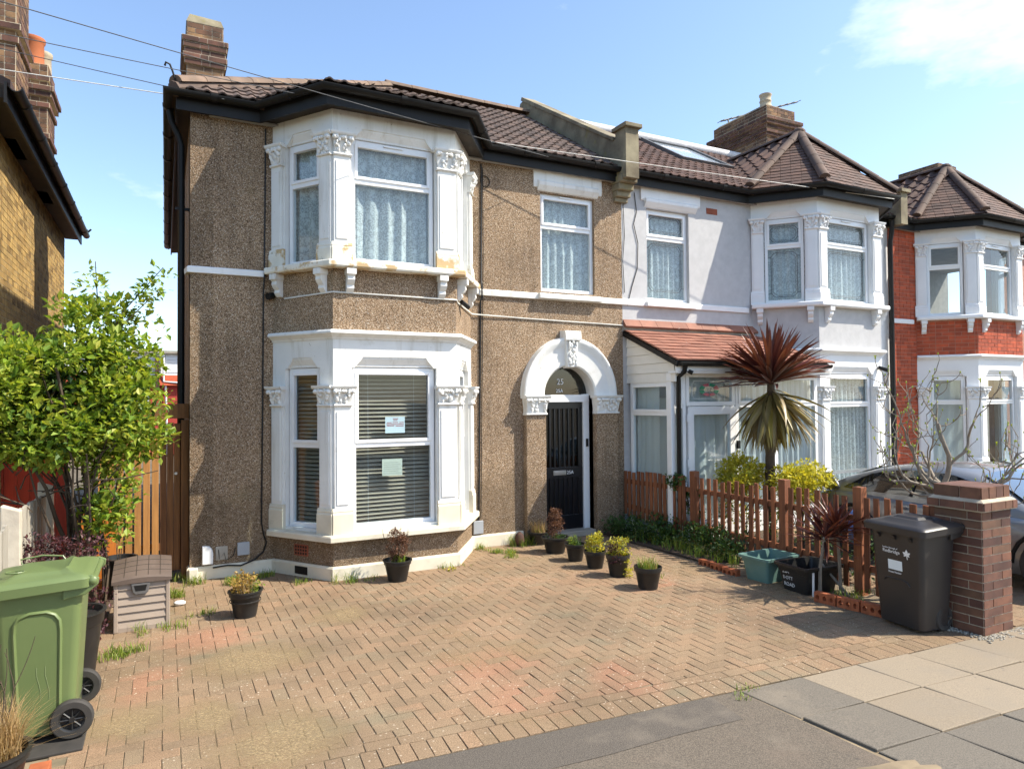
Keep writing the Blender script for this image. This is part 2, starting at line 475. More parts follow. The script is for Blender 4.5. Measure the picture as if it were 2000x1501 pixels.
MT['hip'] = mat('ridge_tile_clay', (.21, .145, .105), (.15, .105, .076), rough=.85, nscale=6, rnd=[(.8, .8, .8), (1.15, 1.1, 1.05)], bmp=.4, bscale=60, stain=[((.42, .30, .10), 3.0, .60, .75, .7)])
MT['hip27'] = mat('ridge_tile_brown', (.12, .075, .055), (.085, .056, .042), rough=.8, nscale=6, rnd=[(.8, .8, .8), (1.15, 1.1, 1.05)], bmp=.3, bscale=60)
MT['ptile'] = mat('terracotta_porch_tile', (.275, .115, .075), (.20, .085, .056), rough=.75, nscale=4, rnd=[(.82, .8, .8), (1.0, 1.0, 1.0), (1.15, 1.2, 1.2)], bmp=.2, bscale=70, stain=[((.62, .52, .42), 15, .66, .71, .8)])
MT['mortar'] = mat('mortar', (.50, .42, .31), (.40, .33, .24), rough=.95, nscale=12, bmp=.4, bscale=90)
MT['mortar_w'] = mat('pale_mortar', (.55, .47, .34), (.46, .39, .28), rough=.95, nscale=12)
MT['mortar_r'] = mat('red_wall_mortar', (.48, .26, .19), (.38, .2, .14), rough=.95, nscale=12)
MT['br_pier'] = mat('brown_pier_brick', (.165, .076, .050), (.105, .050, .035), rough=.8, nscale=9, rnd=[(.55, .55, .6), (1, 1, 1), (1.35, 1.25, 1.1), (.8, 1.0, .9)], bmp=.4, bscale=80)
MT['br_yellow'] = mat('yellow_stock_brick', (.42, .285, .105), (.28, .18, .062), rough=.9, nscale=8, rnd=[(.5, .45, .4), (1, 1, 1), (1.15, 1.1, 1.0), (.8, .75, .7)], bmp=.4, bscale=60)
MT['br_red'] = mat('bright_red_brick', (.46, .085, .03), (.33, .062, .024), rough=.75, nscale=8, rnd=[(.72, .7, .7), (1, 1, 1), (1.18, 1.15, 1.1)], bmp=.3, bscale=70)
MT['br_chim'] = mat('sooty_chimney_brick', (.20, .12, .075), (.085, .055, .04), rough=.9, nscale=5, rnd=[(.5, .45, .42), (1, .9, .85), (1.5, 1.45, 1.1), (.75, .6, .6)], bmp=.4, bscale=60)
MT['br_chimd'] = mat('dark_chimney_band_brick', (.15, .075, .055), (.075, .045, .035), rough=.9, nscale=5, rnd=[(.6, .55, .55), (1.3, 1.2, 1.1)], bmp=.4, bscale=60)
MT['conc'] = mat('weathered_concrete', (.42, .38, .31), (.28, .25, .2), rough=.9, nscale=4, bmp=.4, bscale=60, stain=[((.16, .13, .09), 2.0, .55, .75, .7)])
MT['moss'] = mat('mossy_parapet_render', (.30, .26, .17), (.16, .13, .085), rough=.95, nscale=3, bmp=.4, bscale=40, stain=[((.33, .28, .09), 4, .6, .72, .8), ((.07, .055, .04), 2.0, .5, .75, .7)])
MT['lead'] = mat('pale_lead_flashing', (.62, .62, .62), (.45, .45, .46), rough=.5, nscale=5)
MT['paver'] = paver_mat()
MT['sand'] = mat('joint_sand', (.30, .23, .14), (.17, .13, .085), rough=.98, nscale=3, bmp=.3, bscale=150, stain=[((.09, .08, .05), 1.4, .48, .62, .8)])
MT['tarmac'] = mat('pavement_asphalt', (.165, .134, .10), (.085, .069, .052), rough=.9, nscale=150, detail=3, lo=.4, hi=.62, bmp=.6, bscale=170, bdist=.006, stain=[((.15, .112, .082), .9, .5, .62, .6), ((.22, .185, .14), 2.2, .60, .75, .4), ((.05, .045, .04), 7.0, .68, .72, .6)])
MT['slabl'] = mat('buff_paving_slab', (.29, .236, .168), (.22, .18, .128), rough=.9, nscale=110, detail=4, bmp=.35, bscale=160, rnd=[(.92, .9, .88), (1.06, 1.05, 1.04)], stain=[((.22, .185, .14), 2.0, .52, .75, .7), ((.12, .10, .08), 9.0, .68, .72, .7)])
MT['slabd'] = mat('grey_paving_slab', (.185, .16, .126), (.11, .096, .077), rough=.9, nscale=120, detail=4, bmp=.5, bscale=160, rnd=[(.85, .85, .85), (1.1, 1.08, 1.05)], stain=[((.26, .21, .15), 1.5, .55, .75, .5), ((.08, .07, .06), 9.0, .68, .72, .6)])
MT['ground'] = mat('earth_ground', (.16, .13, .09), (.09, .075, .05), rough=1, nscale=3)
MT['road'] = mat('road_asphalt', (.07, .068, .064), (.05, .05, .048), rough=.9, nscale=60)
MT['soil'] = mat('garden_soil', (.10, .065, .04), (.05, .034, .022), rough=1, nscale=14, bmp=.8, bscale=40, bdist=.02)
MT['fence'] = mat('red_brown_fence_stain', (.25, .088, .036), (.16, .056, .025), rough=.7, nscale=5, stretch=(9, 9, .7), rnd=[(.7, .7, .7), (1, 1, 1), (1.25, 1.25, 1.2)], bmp=.3, bscale=20)
MT['gate'] = mat('shade_tone_gate_board', (.22, .095, .03), (.13, .055, .018), rough=.75, nscale=4, stretch=(8, 8, .6), rnd=[(.75, .72, .7), (1.1, 1.1, 1.05)], bmp=.25, bscale=14)  # brown boards, with the house's shade put into the colour
MT['gate_sunlit'] = mat('sunlit_tone_fence_board', (.44, .21, .06), (.31, .14, .04), rough=.7, nscale=4, stretch=(8, 8, .6), rnd=[(.85, .85, .8), (1.1, 1.1, 1.1)], bmp=.25, bscale=14)  # sunlit copy of the gate board, sunshine put into the gold
MT['orange'] = mat('orange_stained_board', (.52, .16, .02), (.42, .125, .016), rough=.65, nscale=4, stretch=(8, 8, .6), rnd=[(.9, .9, .9), (1.1, 1.1, 1.1)])
MT['redwood'] = mat('red_painted_board', (.40, .040, .018), (.28, .03, .014), rough=.6, nscale=4, stretch=(8, 8, .6), rnd=[(.8, .8, .8), (1.15, 1.1, 1.1)])
MT['greywood'] = mat('silvered_fence_board', (.42, .38, .31), (.30, .27, .22), rough=.9, nscale=5, stretch=(10, 10, .7), rnd=[(.8, .8, .8), (1.1, 1.1, 1.1)], bmp=.35, bscale=16)
MT['post'] = mat('pale_concrete_post', (.55, .48, .37), (.42, .36, .28), rough=.95, nscale=6, bmp=.4, bscale=70)
MT['bin_green'] = mat('green_bin_plastic', (.130, .170, .062), (.115, .155, .056), rough=.42, nscale=2, spec=.45, bmp=.08, bscale=8, stain=[((.25, .28, .15), 9, .68, .8, .35)])
MT['bin_grey'] = mat('dark_bin_plastic', (.030, .026, .024), (.022, .019, .018), rough=.42, nscale=3, spec=.5, bmp=.1, bscale=90, bdist=.002)
MT['rubber'] = mat('black_rubber', (.045, .04, .035), (.03, .028, .025), rough=.75, nscale=10)
MT['hub'] = mat('black_wheel_hub', (.02, .02, .02), rough=.4)
MT['taupe'] = mat('taupe_box_plastic', (.34, .27, .21), (.29, .23, .18), rough=.6, nscale=3, bmp=.15, bscale=80, stain=[((.25, .2, .15), 5, .6, .8, .5)])
MT['brownlid'] = mat('brown_box_lid_plastic', (.125, .09, .07), (.10, .072, .056), rough=.55, nscale=4, bmp=.15, bscale=80, stain=[((.2, .16, .12), 6, .6, .8, .5)])
MT['greyp'] = mat('grey_handle_plastic', (.12, .115, .11), rough=.5)
MT['teal'] = mat('faded_teal_crate', (.12, .215, .185), (.10, .185, .16), rough=.55, nscale=5, stain=[((.2, .28, .2), 4, .55, .75, .5)])
MT['blackp'] = mat('black_pot_plastic', (.022, .021, .020), (.015, .015, .014), rough=.45, nscale=6, stain=[((.08, .065, .05), 9, .6, .8, .5)])
MT['terra'] = mat('orange_engineering_brick', (.42, .12, .045), (.30, .085, .034), rough=.8, nscale=12, rnd=[(.8, .8, .8), (1.15, 1.15, 1.1)], bmp=.4, bscale=60)
MT['door'] = mat('navy_door_paint', (.007, .007, .010), (.006, .006, .008), rough=.28, nscale=3, spec=.5)
MT['metal'] = mat('brushed_steel', (.50, .48, .46), rough=.35, metal=1.0)
MT['white'] = mat('white_plastic', (.80, .80, .78), (.74, .74, .72), rough=.45, nscale=3)
MT['greybox'] = mat('grey_meter_box', (.36, .38, .40), (.32, .34, .36), rough=.5, nscale=3)
MT['scuff'] = mat('pale_scuff', (.30, .35, .19), rough=.6)
MT['letter'] = mat('white_lettering', (.85, .85, .83), (.8, .8, .78), rough=.5)
MT['cable'] = mat('black_cable', (.016, .015, .014), rough=.5)
MT['cablew'] = mat('white_cable', (.68, .66, .6), rough=.5)
MT['wire'] = mat('overhead_wire', (.10, .10, .10), rough=.6)
MT['bark'] = mat('grey_fig_bark', (.30, .25, .19), (.20, .165, .125), rough=.9, nscale=12, bmp=.3, bscale=60)
MT['barkd'] = mat('brown_stem_bark', (.10, .07, .045), (.06, .042, .028), rough=.95, nscale=12, bmp=.5, bscale=40)
MT['potclay'] = mat('orange_chimney_pot', (.52, .16, .06), (.42, .13, .05), rough=.8, nscale=4)
MT['potbuff'] = mat('buff_chimney_pot', (.52, .43, .30), (.42, .34, .23), rough=.8, nscale=4)
MT['paint'] = mat('silver_grey_car_paint', (.23, .23, .225), (.225, .225, .22), rough=.28, metal=.45, nscale=2, coat=.9)
MT['carglass'] = mat('dark_car_glass', (.012, .013, .014), rough=.04, spec=.8, coat=.5)
MT['sky_sheen_pane'] = mat('rooflight_glass_painted_sheen', (.42, .47, .52), rough=.08, spec=.7)  # white sheen of the pane put into its base colour
MT['screen'] = mat('blue_car_windscreen', (.05, .08, .11), rough=.05, spec=.9, coat=1.0)
MT['paper'] = mat('white_paper', (.74, .80, .80), (.68, .74, .74), rough=.8, nscale=4)
MT['paperc'] = mat('cream_paper', (.66, .66, .52), (.58, .58, .46), rough=.8, nscale=4)
MT['red_ink'] = mat('red_ink', (.45, .12, .12), rough=.8)
MT['grey_ink'] = mat('grey_ink', (.30, .29, .25), rough=.8)
MT['lead_strip'] = mat('window_lead', (.10, .11, .12), rough=.5)
MT['pinkg'] = mat('pink_stained_glass', (.55, .14, .17), rough=.2)
MT['greeng'] = mat('green_stained_glass', (.03, .28, .16), rough=.2)
MT['cladding'] = mat('white_shiplap_cladding', (.78, .75, .68), (.72, .69, .62), rough=.5, nscale=3)
MT['inner'] = mat('darkened_room_paint', (.36, .34, .31), rough=.9)  # mid-dark colour puts the dimness of the rooms into their paint
MT['blue'] = mat('blue_plastic_bag', (.12, .24, .55), rough=.5)
MT['farred'] = mat('far_red_render', (.40, .05, .035), (.34, .045, .03), rough=.8, nscale=2)
MT['rust'] = mat('red_air_brick', (.30, .085, .045), rough=.85, bmp=.3)
# foliage
MT['lf_rose'] = leaf_mat('yellow_green_leaf', [(.07, .14, .018), (.16, .26, .028), (.26, .36, .038), (.40, .44, .055), (.20, .30, .035), (.44, .44, .075), (.17, .28, .035)], .42)
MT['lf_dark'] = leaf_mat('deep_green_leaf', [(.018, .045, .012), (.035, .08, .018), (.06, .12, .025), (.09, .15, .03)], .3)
MT['lf_purple'] = leaf_mat('purple_leaf', [(.035, .012, .016), (.075, .022, .028), (.12, .04, .04), (.05, .02, .025)], .25)
MT['lf_gold'] = leaf_mat('golden_leaf', [(.36, .34, .03), (.56, .50, .04), (.66, .58, .08), (.28, .30, .03), (.60, .52, .05)], .35)
MT['lf_cord'] = leaf_mat('red_cordyline_leaf', [(.08, .02, .016), (.14, .038, .027), (.20, .07, .048), (.055, .018, .015)], .14, .36)
MT['lf_cordg'] = leaf_mat('olive_cordyline_leaf', [(.12, .10, .04), (.20, .155, .065), (.26, .19, .09), (.28, .23, .055), (.14, .085, .04)], .18, .4)
MT['lf_grass'] = leaf_mat('grass_blade', [(.08, .15, .02), (.15, .24, .03), (.24, .30, .04), (.34, .32, .09)], .35)
MT['lf_dry'] = leaf_mat('dry_straw_blade', [(.30, .20, .09), (.45, .30, .13), (.36, .22, .10), (.5, .38, .2)], .3)
MT['lf_brown'] = leaf_mat('brown_conifer_leaf', [(.13, .06, .03), (.20, .09, .05), (.10, .05, .03)], .2)
MT['lf_yel'] = leaf_mat('yellow_flower_leaf', [(.42, .36, .02), (.55, .45, .03), (.22, .27, .03), (.30, .30, .04)], .3)
MT['lf_ochre'] = leaf_mat('ochre_leaf', [(.42, .26, .05), (.5, .34, .09), (.30, .17, .05), (.36, .30, .06)], .3)
MT['lf_buds'] = leaf_mat('lime_bud', [(.3, .38, .05), (.42, .48, .06)], .3)
# ---------------------------------------------------------------- ground, drive, pavement
def sheet(name, poly, z, mt, parent=None, kind='structure'):
    o = MB().add([(x, y, z) for x, y in poly], [tuple(range(len(poly)))]).build(name, mt, parent)
    if parent is None: o['kind'] = kind
    return o
def edge_y(x): return 3.87 - 0.07 * x          # front edge of the block paving
sheet('ground', [(-600, -600), (600, -600), (600, 600), (-600, 600)], -0.06, MT['ground'])
sheet('road', [(-80, -9), (80, -9), (80, -0.4), (-80, -0.4)], -0.045, MT['road'])
drive = sheet('driveway', [(-0.75, edge_y(-.75)), (6.4, edge_y(6.4)), (6.4, 8.8), (-0.75, 8.8)], -0.0065, MT['sand'])
pavement = sheet('pavement', [(-20, -0.4), (30, -0.4), (30, edge_y(30) + 1.4), (6.6, edge_y(6.6) + .01), (-20, edge_y(-20))], -0.014, MT['sand'])
kerb = MB()
for i in range(-8, 14): kerb.box(i * .92, i * .92 + .91, -.52, -.40, -.2, .0)
tag(kerb.build('kerb', MT['conc'], None, bevel=.01), kind='structure')

def clip(poly, a, b, c):    # keep a*x+b*y+c >= 0
    out = []
    for i in range(len(poly)):
        p, q = poly[i], poly[(i + 1) % len(poly)]
        dp, dq = a * p[0] + b * p[1] + c, a * q[0] + b * q[1] + c
        if dp >= 0: out.append(p)
        if dp * dq < 0:
            t = dp / (dp - dq); out.append((p[0] + (q[0] - p[0]) * t, p[1] + (q[1] - p[1]) * t))
    return out
def block(mb, poly, zt=0.0, zb=-.04, ch=.003, cz=.003):
    cx = sum(p[0] for p in poly) / len(poly); cy = sum(p[1] for p in poly) / len(poly); n = len(poly)
    ins = []
    for x, y in poly:
        v = Vector((cx - x, cy - y)); l = v.length or 1
        ins.append((x + v.x / l * ch * 1.5, y + v.y / l * ch * 1.5))
    vs = [(x, y, zb) for x, y in poly] + [(x, y, zt - cz) for x, y in poly] + [(x, y, zt) for x, y in ins]
    fs = []
    for i in range(n):
        j = (i + 1) % n
        fs += [(i, j, n + j, n + i), (n + i, n + j, 2 * n + j, 2 * n + i)]
    fs.append(tuple(range(2 * n, 3 * n)))
    return mb.add(vs, fs)
def area(p): return abs(sum(p[i][0] * p[(i + 1) % len(p)][1] - p[(i + 1) % len(p)][0] * p[i][1] for i in range(len(p)))) / 2

G = .0022
def rect(x0, x1, y0, y1): return [(x0 + G, y0 + G), (x1 - G, y0 + G), (x1 - G, y1 - G), (x0 + G, y1 - G)]
PW = .098
protos = []; places = []; keyp = {}
def place_poly(poly):
    cx = sum(p[0] for p in poly) / len(poly); cy = sum(p[1] for p in poly) / len(poly)
    loc = [(round(x - cx, 4), round(y - cy, 4)) for x, y in poly]
    k = tuple(loc)
    if k not in keyp:
        keyp[k] = len(protos); protos.append(block(MB(), loc))
    dz = rng.uniform(-.002, .002)
    M = Matrix.Translation((cx, cy, dz)) @ Matrix.Rotation(rng.uniform(-.012, .012), 4, 'Z') @ Matrix.Rotation(rng.uniform(-.01, .01), 4, 'X') @ Matrix.Rotation(rng.uniform(-.01, .01), 4, 'Y')
    places.append((M, keyp[k]))
x0d, x1d = -.6, 6.3
la, lb, lc = .07, 1.0, -3.87           # y - edge >= 0
nl = math.hypot(la, lb)
for i in range(int((x1d - x0d) / PW) + 2):
    for j in range(58):
        X, Y = x0d + i * PW, 3.2 + j * PW
        t = (i - j) % 4
        if t == 0: poly = rect(X, X + 2 * PW, Y, Y + PW)
        elif t == 3: poly = rect(X, X + PW, Y, Y + 2 * PW)
        else: continue
        poly = clip(poly, la / nl, lb / nl, lc / nl - .315)
        if len(poly) < 3: continue
        poly = clip(poly, -1, 0, x1d); poly = clip(poly, 0, -1, 8.74) if len(poly) > 2 else poly
        poly = clip(poly, 1, 0, .6) if len(poly) > 2 else poly
        if len(poly) < 3 or area(poly) < .0015: continue
        # the bay plinth stands here
        c = (sum(p[0] for p in poly) / len(poly), sum(p[1] for p in poly) / len(poly))
        if 1.85 < c[0] < 3.1 and c[1] > 8.05: continue
        place_poly(poly)
ang = math.atan(-.07)
e0 = Vector((-.6, edge_y(-.6))); eu = Vector((math.cos(ang), math.sin(ang))); ev = Vector((-math.sin(ang), math.cos(ang)))
def rot_block(s, t, w, h):              # soldier and stretcher edging in the edge's own direction
    return [tuple(e0 + eu * a + ev * b) for a, b in ((s + G, t + G), (s + w - G, t + G), (s + w - G, t + h - G), (s + G, t + h - G))]
for i in range(int(6.9 / .1)): place_poly(rot_block(i * .1, .0, .1, .205))
for i in range(int(6.9 / .205)): place_poly(rot_block(i * .205, .208, .205, .1))
pieces(drive, 'paving_block', protos, MT['paver'], places, 300)

# tarmac crossover and flag stones
film_m, nt, b_ = nm('sand_dusting')
out_ = [n for n in nt.nodes if n.type == 'OUTPUT_MATERIAL'][0]
b_.inputs['Roughness'].default_value = .95; b_.inputs['Specular IOR Level'].default_value = .1
nt.links.new(ramp(nt, noise(nt, 90, 4, .7), [(.35, (.24, .175, .095)), (.65, (.40, .30, .17))]), b_.inputs['Base Color'])
msk = mix(nt, 1.0, drive_spots(nt, SAND_SPOTS, .4, 1.1), ramp(nt, noise(nt, .62, 3, .66), [(.55, 0.0), (.72, .7)]), 'LIGHTEN')
brk = ramp(nt, noise(nt, 55, 4, .75), [(.22, 0.0), (.70, 1.0)])
al = N(nt, 'ShaderNodeMath', {0: mix(nt, 1.0, msk, brk, 'MULTIPLY'), 1: .95}, operation='MULTIPLY', use_clamp=True).outputs[0]
tr_ = N(nt, 'ShaderNodeBsdfTransparent')
ms_ = N(nt, 'ShaderNodeMixShader', {0: al, 1: tr_.outputs[0], 2: b_.outputs[0]})
nt.links.new(ms_.outputs[0], out_.inputs['Surface'])
sheet('sand_dusting', [(-.6, edge_y(-.6)), (6.3, edge_y(6.3)), (6.3, 8.70), (-.6, 8.70)], .0042, film_m, drive)
sheet('tarmac_strip', [(-20, -.39), (3.80, -.39), (3.585, edge_y(3.585) - .012), (-20, edge_y(-20) - .012)], -0.004, MT['tarmac'], pavement)
fresh = [(x, edge_y(x) - .013) for x in (-3.0, 3.35)] + [(3.30 - .5 * k, edge_y(3.3 - .5 * k) - .36 + .012 * math.sin(k * 2.1) - .012 * k) for k in range(13)]
MT['tarmac2'] = mat('newer_asphalt_band', (.135, .113, .090), (.066, .056, .045), rough=.9, nscale=150, detail=3, lo=.4, hi=.62, bmp=.6, bscale=170, bdist=.006, stain=[((.20, .165, .125), 1.6, .56, .72, .6)])
sheet('tarmac_patch', fresh, -0.001, MT['tarmac2'], pavement)
patch = [(3.05, 2.75), (3.35, 2.62), (3.62, 2.45), (3.66, 2.2), (3.3, 2.05), (3.0, 2.3), (2.9, 2.6)]
sp, spl = [], []; spk = {}
U = Vector((math.cos(ang * .9), math.sin(ang * .9))); V = Vector((.085, -1.0)).normalized()
O = Vector((3.60, edge_y(3.6) - .012))
dark = {(0, 0), (0, 1), (1, 2), (0, 3), (2, 3), (3, 2), (1, 4)}
for kd in (False, True):
    pr, pl = [], []
    for i in range(16):
        for j in range(7):
            w, h = .565, (.49 if j else .485)
            a, b = i * w, j * .492
            isd = (i, j) in dark or (j > 2 and (i * 7 + j * 3) % 5 < 3) or (j == 2 and i in (0, 1, 2))
            if isd != kd: continue
            poly = [O + U * x + V * y for x, y in ((a + .005, b + .004), (a + w - .005, b + .004), (a + w - .005, b + h - .004), (a + .005, b + h - .004))]
            c = sum(poly, Vector((0, 0))) / 4
            pr.append(block(MB(), [tuple(p - c) for p in poly], zb=-.045, ch=.006, cz=.004))
            tilt = .016
            pl.append((Matrix.Translation((c.x, c.y, rng.uniform(-.004, .004))) @ Matrix.Rotation(rng.uniform(-tilt, tilt), 4, 'X') @ Matrix.Rotation(rng.uniform(-tilt, tilt), 4, 'Y'), len(pr) - 1))
    pieces(pavement, 'paving_slab', pr, MT['slabd'] if kd else MT['slabl'], pl, 300)
mb = MB()
cx, cy = 3.45, 2.42
ring = [(cx + .42 * math.cos(a) * rng.uniform(.7, 1.05) - .1 * math.sin(a), cy + .16 * math.sin(a) * rng.uniform(.6, 1.1)) for a in [i * math.pi / 9 for i in range(18)]]
mb.add([(cx, cy, .014)] + [(x, y, -.003) for x, y in ring], [(0, i + 1, (i + 1) % 18 + 1) for i in range(18)])
mb.build('loose_sand', MT['sand'], pavement)

# soil beds and the neighbour's drive
sheet('soil_bed', [(-1.05, 5.55), (-.62, 5.55), (-.5, 7.0), (-.42, 9.2), (-1.05, 9.2)], .02, MT['soil'])
sheet('soil_bed', [(5.95, 6.55), (6.48, 6.3), (6.5, 7.4), (6.36, 8.72), (5.85, 8.72)], .02, MT['soil'])
sheet('soil_bed', [(6.75, 5.2), (8.0, 5.5), (8.3, 7.6), (6.75, 7.6)], .01, MT['soil'])
nd = sheet('neighbour_driveway', [(6.4, 3.42), (12.6, 3.0), (12.6, 8.7), (6.4, 8.7)], -0.012, MT['sand'])
nb = MB(); r = 0
y = 3.45
while y < 7.6:
    x = 6.75 + (r % 2) * .1
    while x < 11.5:
        block(nb, rect(x, x + .2, y, y + .1)); x += .2
    y += .1; r += 1
tag(nb.build('paving_block', MT['paver'], nd), kind='stuff')
MB().box(6.72, 8.6, 3.30, 3.40, -.03, -.002).build('drain_channel', MT['lead'], nd)
# ---------------------------------------------------------------- house building kit
def window(par, F, s0, s1, z0, z1, zt=None, d=-.05, open_top=True, fw_=.05, sash=.038, glass='glass', vent=False, mt='upvc'):
    fr = MB(); dp = .06
    def ring(a, b, c, e, w, da, db):
        fr.fbox(F, a, a + w, da, db, c, e); fr.fbox(F, b - w, b, da, db, c, e)
        fr.fbox(F, a + w, b - w, da, db, c, c + w); fr.fbox(F, a + w, b - w, da, db, e - w, e)
    ring(s0, s1, z0, z1, fw_, d - dp, d)
    lights = [(z0 + fw_, z1 - fw_)]
    if zt is not None:
        fr.fbox(F, s0 + fw_, s1 - fw_, d - dp, d - .002, zt - .03, zt + .03)
        lights = [(z0 + fw_, zt - .03), (zt + .03, z1 - fw_)]
    for k, (a, b) in enumerate(lights):
        if k == 1 or not open_top: ring(s0 + fw_ - .008, s1 - fw_ + .008, a - .006, b + .006, sash, d - .045, d + .012)
    if vent: fr.fbox(F, (s0 + s1) / 2 - .12, (s0 + s1) / 2 + .12, d, d + .022, z1 - .036, z1 - .014)
    o = fr.build('window_frame', MT[mt], par, bevel=.004)
    for k, (a, b) in enumerate(lights):
        i = sash - .008 if (k == 1 or not open_top) else 0
        g = MB().fbox(F, s0 + fw_ + i, s1 - fw_ - i, d - .034, d - .028, a + i, b - i)
        g.build('window_pane', MT[glass], par)
    return lights

def curtain(label, F, s0, s1, z0, z1, d=-.135, amp=.022, wl=.09, mt='net', group=None, gather=None):
    mb = MB(); n = int((s1 - s0) / .012); vs = []; fs = []
    for i in range(n + 1):
        s = s0 + (s1 - s0) * i / n
        ph = s / wl * 6.283 + 1.3 * math.sin(s * 5.1)
        for k in range(4):
            z = z1 + (z0 - z1) * k / 3
            vs.append(F.P(s, d + amp * math.sin(ph) * (.5 + .5 * k / 3) + .008 * math.sin(ph * 2.3 + k), z))
    for i in range(n):
        for k in range(3): fs.append((i * 4 + k, i * 4 + k + 1, i * 4 + k + 5, i * 4 + k + 4))
    o = mb.add(vs, fs).build('net_curtain', MT[mt], None, smooth=180, fixn=False)
    tag(o, label, 'curtain', group)

def capital(par, F, s0, s1, z0, z1, d0, mt, leaves=3):
    c = MB(); w = s1 - s0; h = z1 - z0
    c.fprism_s(F, [(0, z0), (d0 + .022, z0), (d0 + .030, z0 + .012), (d0 + .022, z0 + .026), (0, z0 + .026)], s0 - .018, s1 + .018)
    lo = [(s0, 0), (s1, 0), (s1, d0 + .005), (s0, d0 + .005)]
    hi = [(s0 - .03, 0), (s1 + .03, 0), (s1 + .03, d0 + .05), (s0 - .03, d0 + .05)]
    c.prism([F.P(a, d, z0 + .024) for a, d in lo], [F.P(a, d, z1 - .035) for a, d in hi])
    c.fprism_s(F, [(0, z1 - .042), (d0 + .055, z1 - .042), (d0 + .078, z1 - .018), (d0 + .078, z1), (0, z1)], s0 - .055, s1 + .055)
    RM = Matrix((F.u, F.n, Vector((0, 0, 1)))).transposed()
    for k in range(leaves):
        s = s0 + w * (k + .5) / leaves
        for q in range(7):
            t = q / 6
            a = s + (rng.random() - .5) * w / leaves * .8
            c.blob(F.P(a, d0 + .012 + .04 * t, z0 + .035 + (h - .10) * t), (w / leaves * rng.uniform(.16, .32), .018 + .012 * t, .030), RM, 6, 4, .35)
        for sd in (-1, 1):
            c.blob(F.P(s + sd * w / leaves * .36, d0 + .055, z1 - .065), (.022, .022, .022), RM, 7, 5, .2)
    for sd in (s0 - .012, s1 + .012): c.blob(F.P(sd, d0 + .052, z1 - .068), (.030, .028, .030), RM, 8, 5, .2)
    c.build('capital', MT[mt], par, smooth=50)

def corbel(mb, F, s, zt, w=.085, h=.27, proj=.115):
    pr = [(0, zt), (proj, zt), (proj, zt - .075), (proj - .018, zt - .09), (proj - .012, zt - .13), (proj - .035, zt - .165), (proj - .062, zt - .19), (proj - .055, zt - .225), (proj - .075, zt - .25), (.02, zt - h), (0, zt - h)]
    mb.fprism_s(F, pr, s - w / 2, s + w / 2)
    mb.fbox(F, s - w / 2 - .012, s + w / 2 + .012, 0, proj + .012, zt - .07, zt - .004)

def face_surround(par, F, z0, z1, win, mt, pil=(.2, .2), capz=None, basez=None, name='bay_surround', basemat=None, zt=None, lights=None, vent=False, d=0):
    """one painted face of a bay: wall with its opening, chamfered head, end pilasters with base and capital, window"""
    s0, s1, a, b = win
    sh = .125; mb = MB()
    wall(mb, F, 0, F.L, z0, z1, [(s0, s1, a, b + sh)], 0, -.14)
    # chamfered head with shoulders
    mb.fprism_s(F, [(-.012, b + sh + .001), (-.012, b + sh - .02), (-.05, b + .035), (-.05, b + .012), (-.09, b), (-.135, b), (-.135, b + sh + .001)], s0 + .001, s1 - .001)
    for q, sg in ((s0, 1), (s1, -1)):
        mb.fprism_d(F, [(q - sg * .001, b), (q + sg * .035, b), (q + sg * .05, b + .02), (q + sg * .11, b + .085), (q + sg * .135, b + sh + .001), (q - sg * .001, b + sh + .001)], -.10, -.001)
    # pilasters
    for k, (p, q) in enumerate(((-.012, pil[0]), (F.L - pil[1], F.L + .012))):
        if q - p < .05: continue
        mb.fbox(F, p + .02, q - .02, 0, .032, basez, capz[0] + .01)
        mb.fbox(F, p + .045, q - .045, .03, .042, basez + .06, capz[0] - .06)
    body = mb.build(name, MT[mt], par)
    for k, (p, q) in enumerate(((-.012, pil[0]), (F.L - pil[1], F.L + .012))):
        if q - p < .05: continue
        base = MB(); base.fprism_s(F, [(0, z0), (.055, z0), (.055, basez - .05), (.045, basez - .03), (.048, basez - .015), (.034, basez + .02), (0, basez + .02)], p - .004, q + .006)
        base.build('pilaster_base', MT[basemat or mt], body)
        capital(body, F, max(p, 0) + .02, q - .02, capz[0], capz[1], .03, mt, 2)
    window(body, F, s0 + .012, s1 - .012, a, b, zt, d=-.06, vent=vent)
    return body

def bricks(par, F, s0, s1, z0, z1, mt, holes=(), L_=.225, H_=.075, dep=.006, bond='stretcher', limit=300, tk=.03, phase=0, name='brick'):
    pr = []; keys = {}; pl = []
    r = 0; z = z0
    while z < z1 - .02:
        h = min(H_, z1 - z) - .010
        s = s0; q = 0
        if bond == 'stretcher': lens = [L_ / 2 if (r + phase) % 2 else L_] + [L_] * 200
        elif bond == 'flemish': lens = ([L_ * .5, L_] if (r + phase) % 2 else [L_, L_ * .5]) * 100
        elif bond == 'header': lens = [L_ * .5] * 300
        for l in lens:
            if s >= s1 - .025: break
            e = min(s + l, s1)
            if s1 - e < .03: e = s1
            ln = e - s - .010
            if ln > .02 and not any(hh[0] < (s + e) / 2 < hh[1] and hh[2] < z + h / 2 < hh[3] for hh in holes):
                k = (round(ln, 3), round(h, 3))
                if k not in keys:
                    keys[k] = len(pr)
                    pr.append(MB().box(-k[0] / 2, k[0] / 2, -dep, tk, -k[1] / 2, k[1] / 2))
                pl.append((F.M((s + e) / 2, rng.uniform(-.0015, .0015), z + .005 + h / 2), keys[k]))
            s = e; q += 1
        z += H_; r += 1
    pieces(par, name, pr, MT[mt], pl, limit)
    return

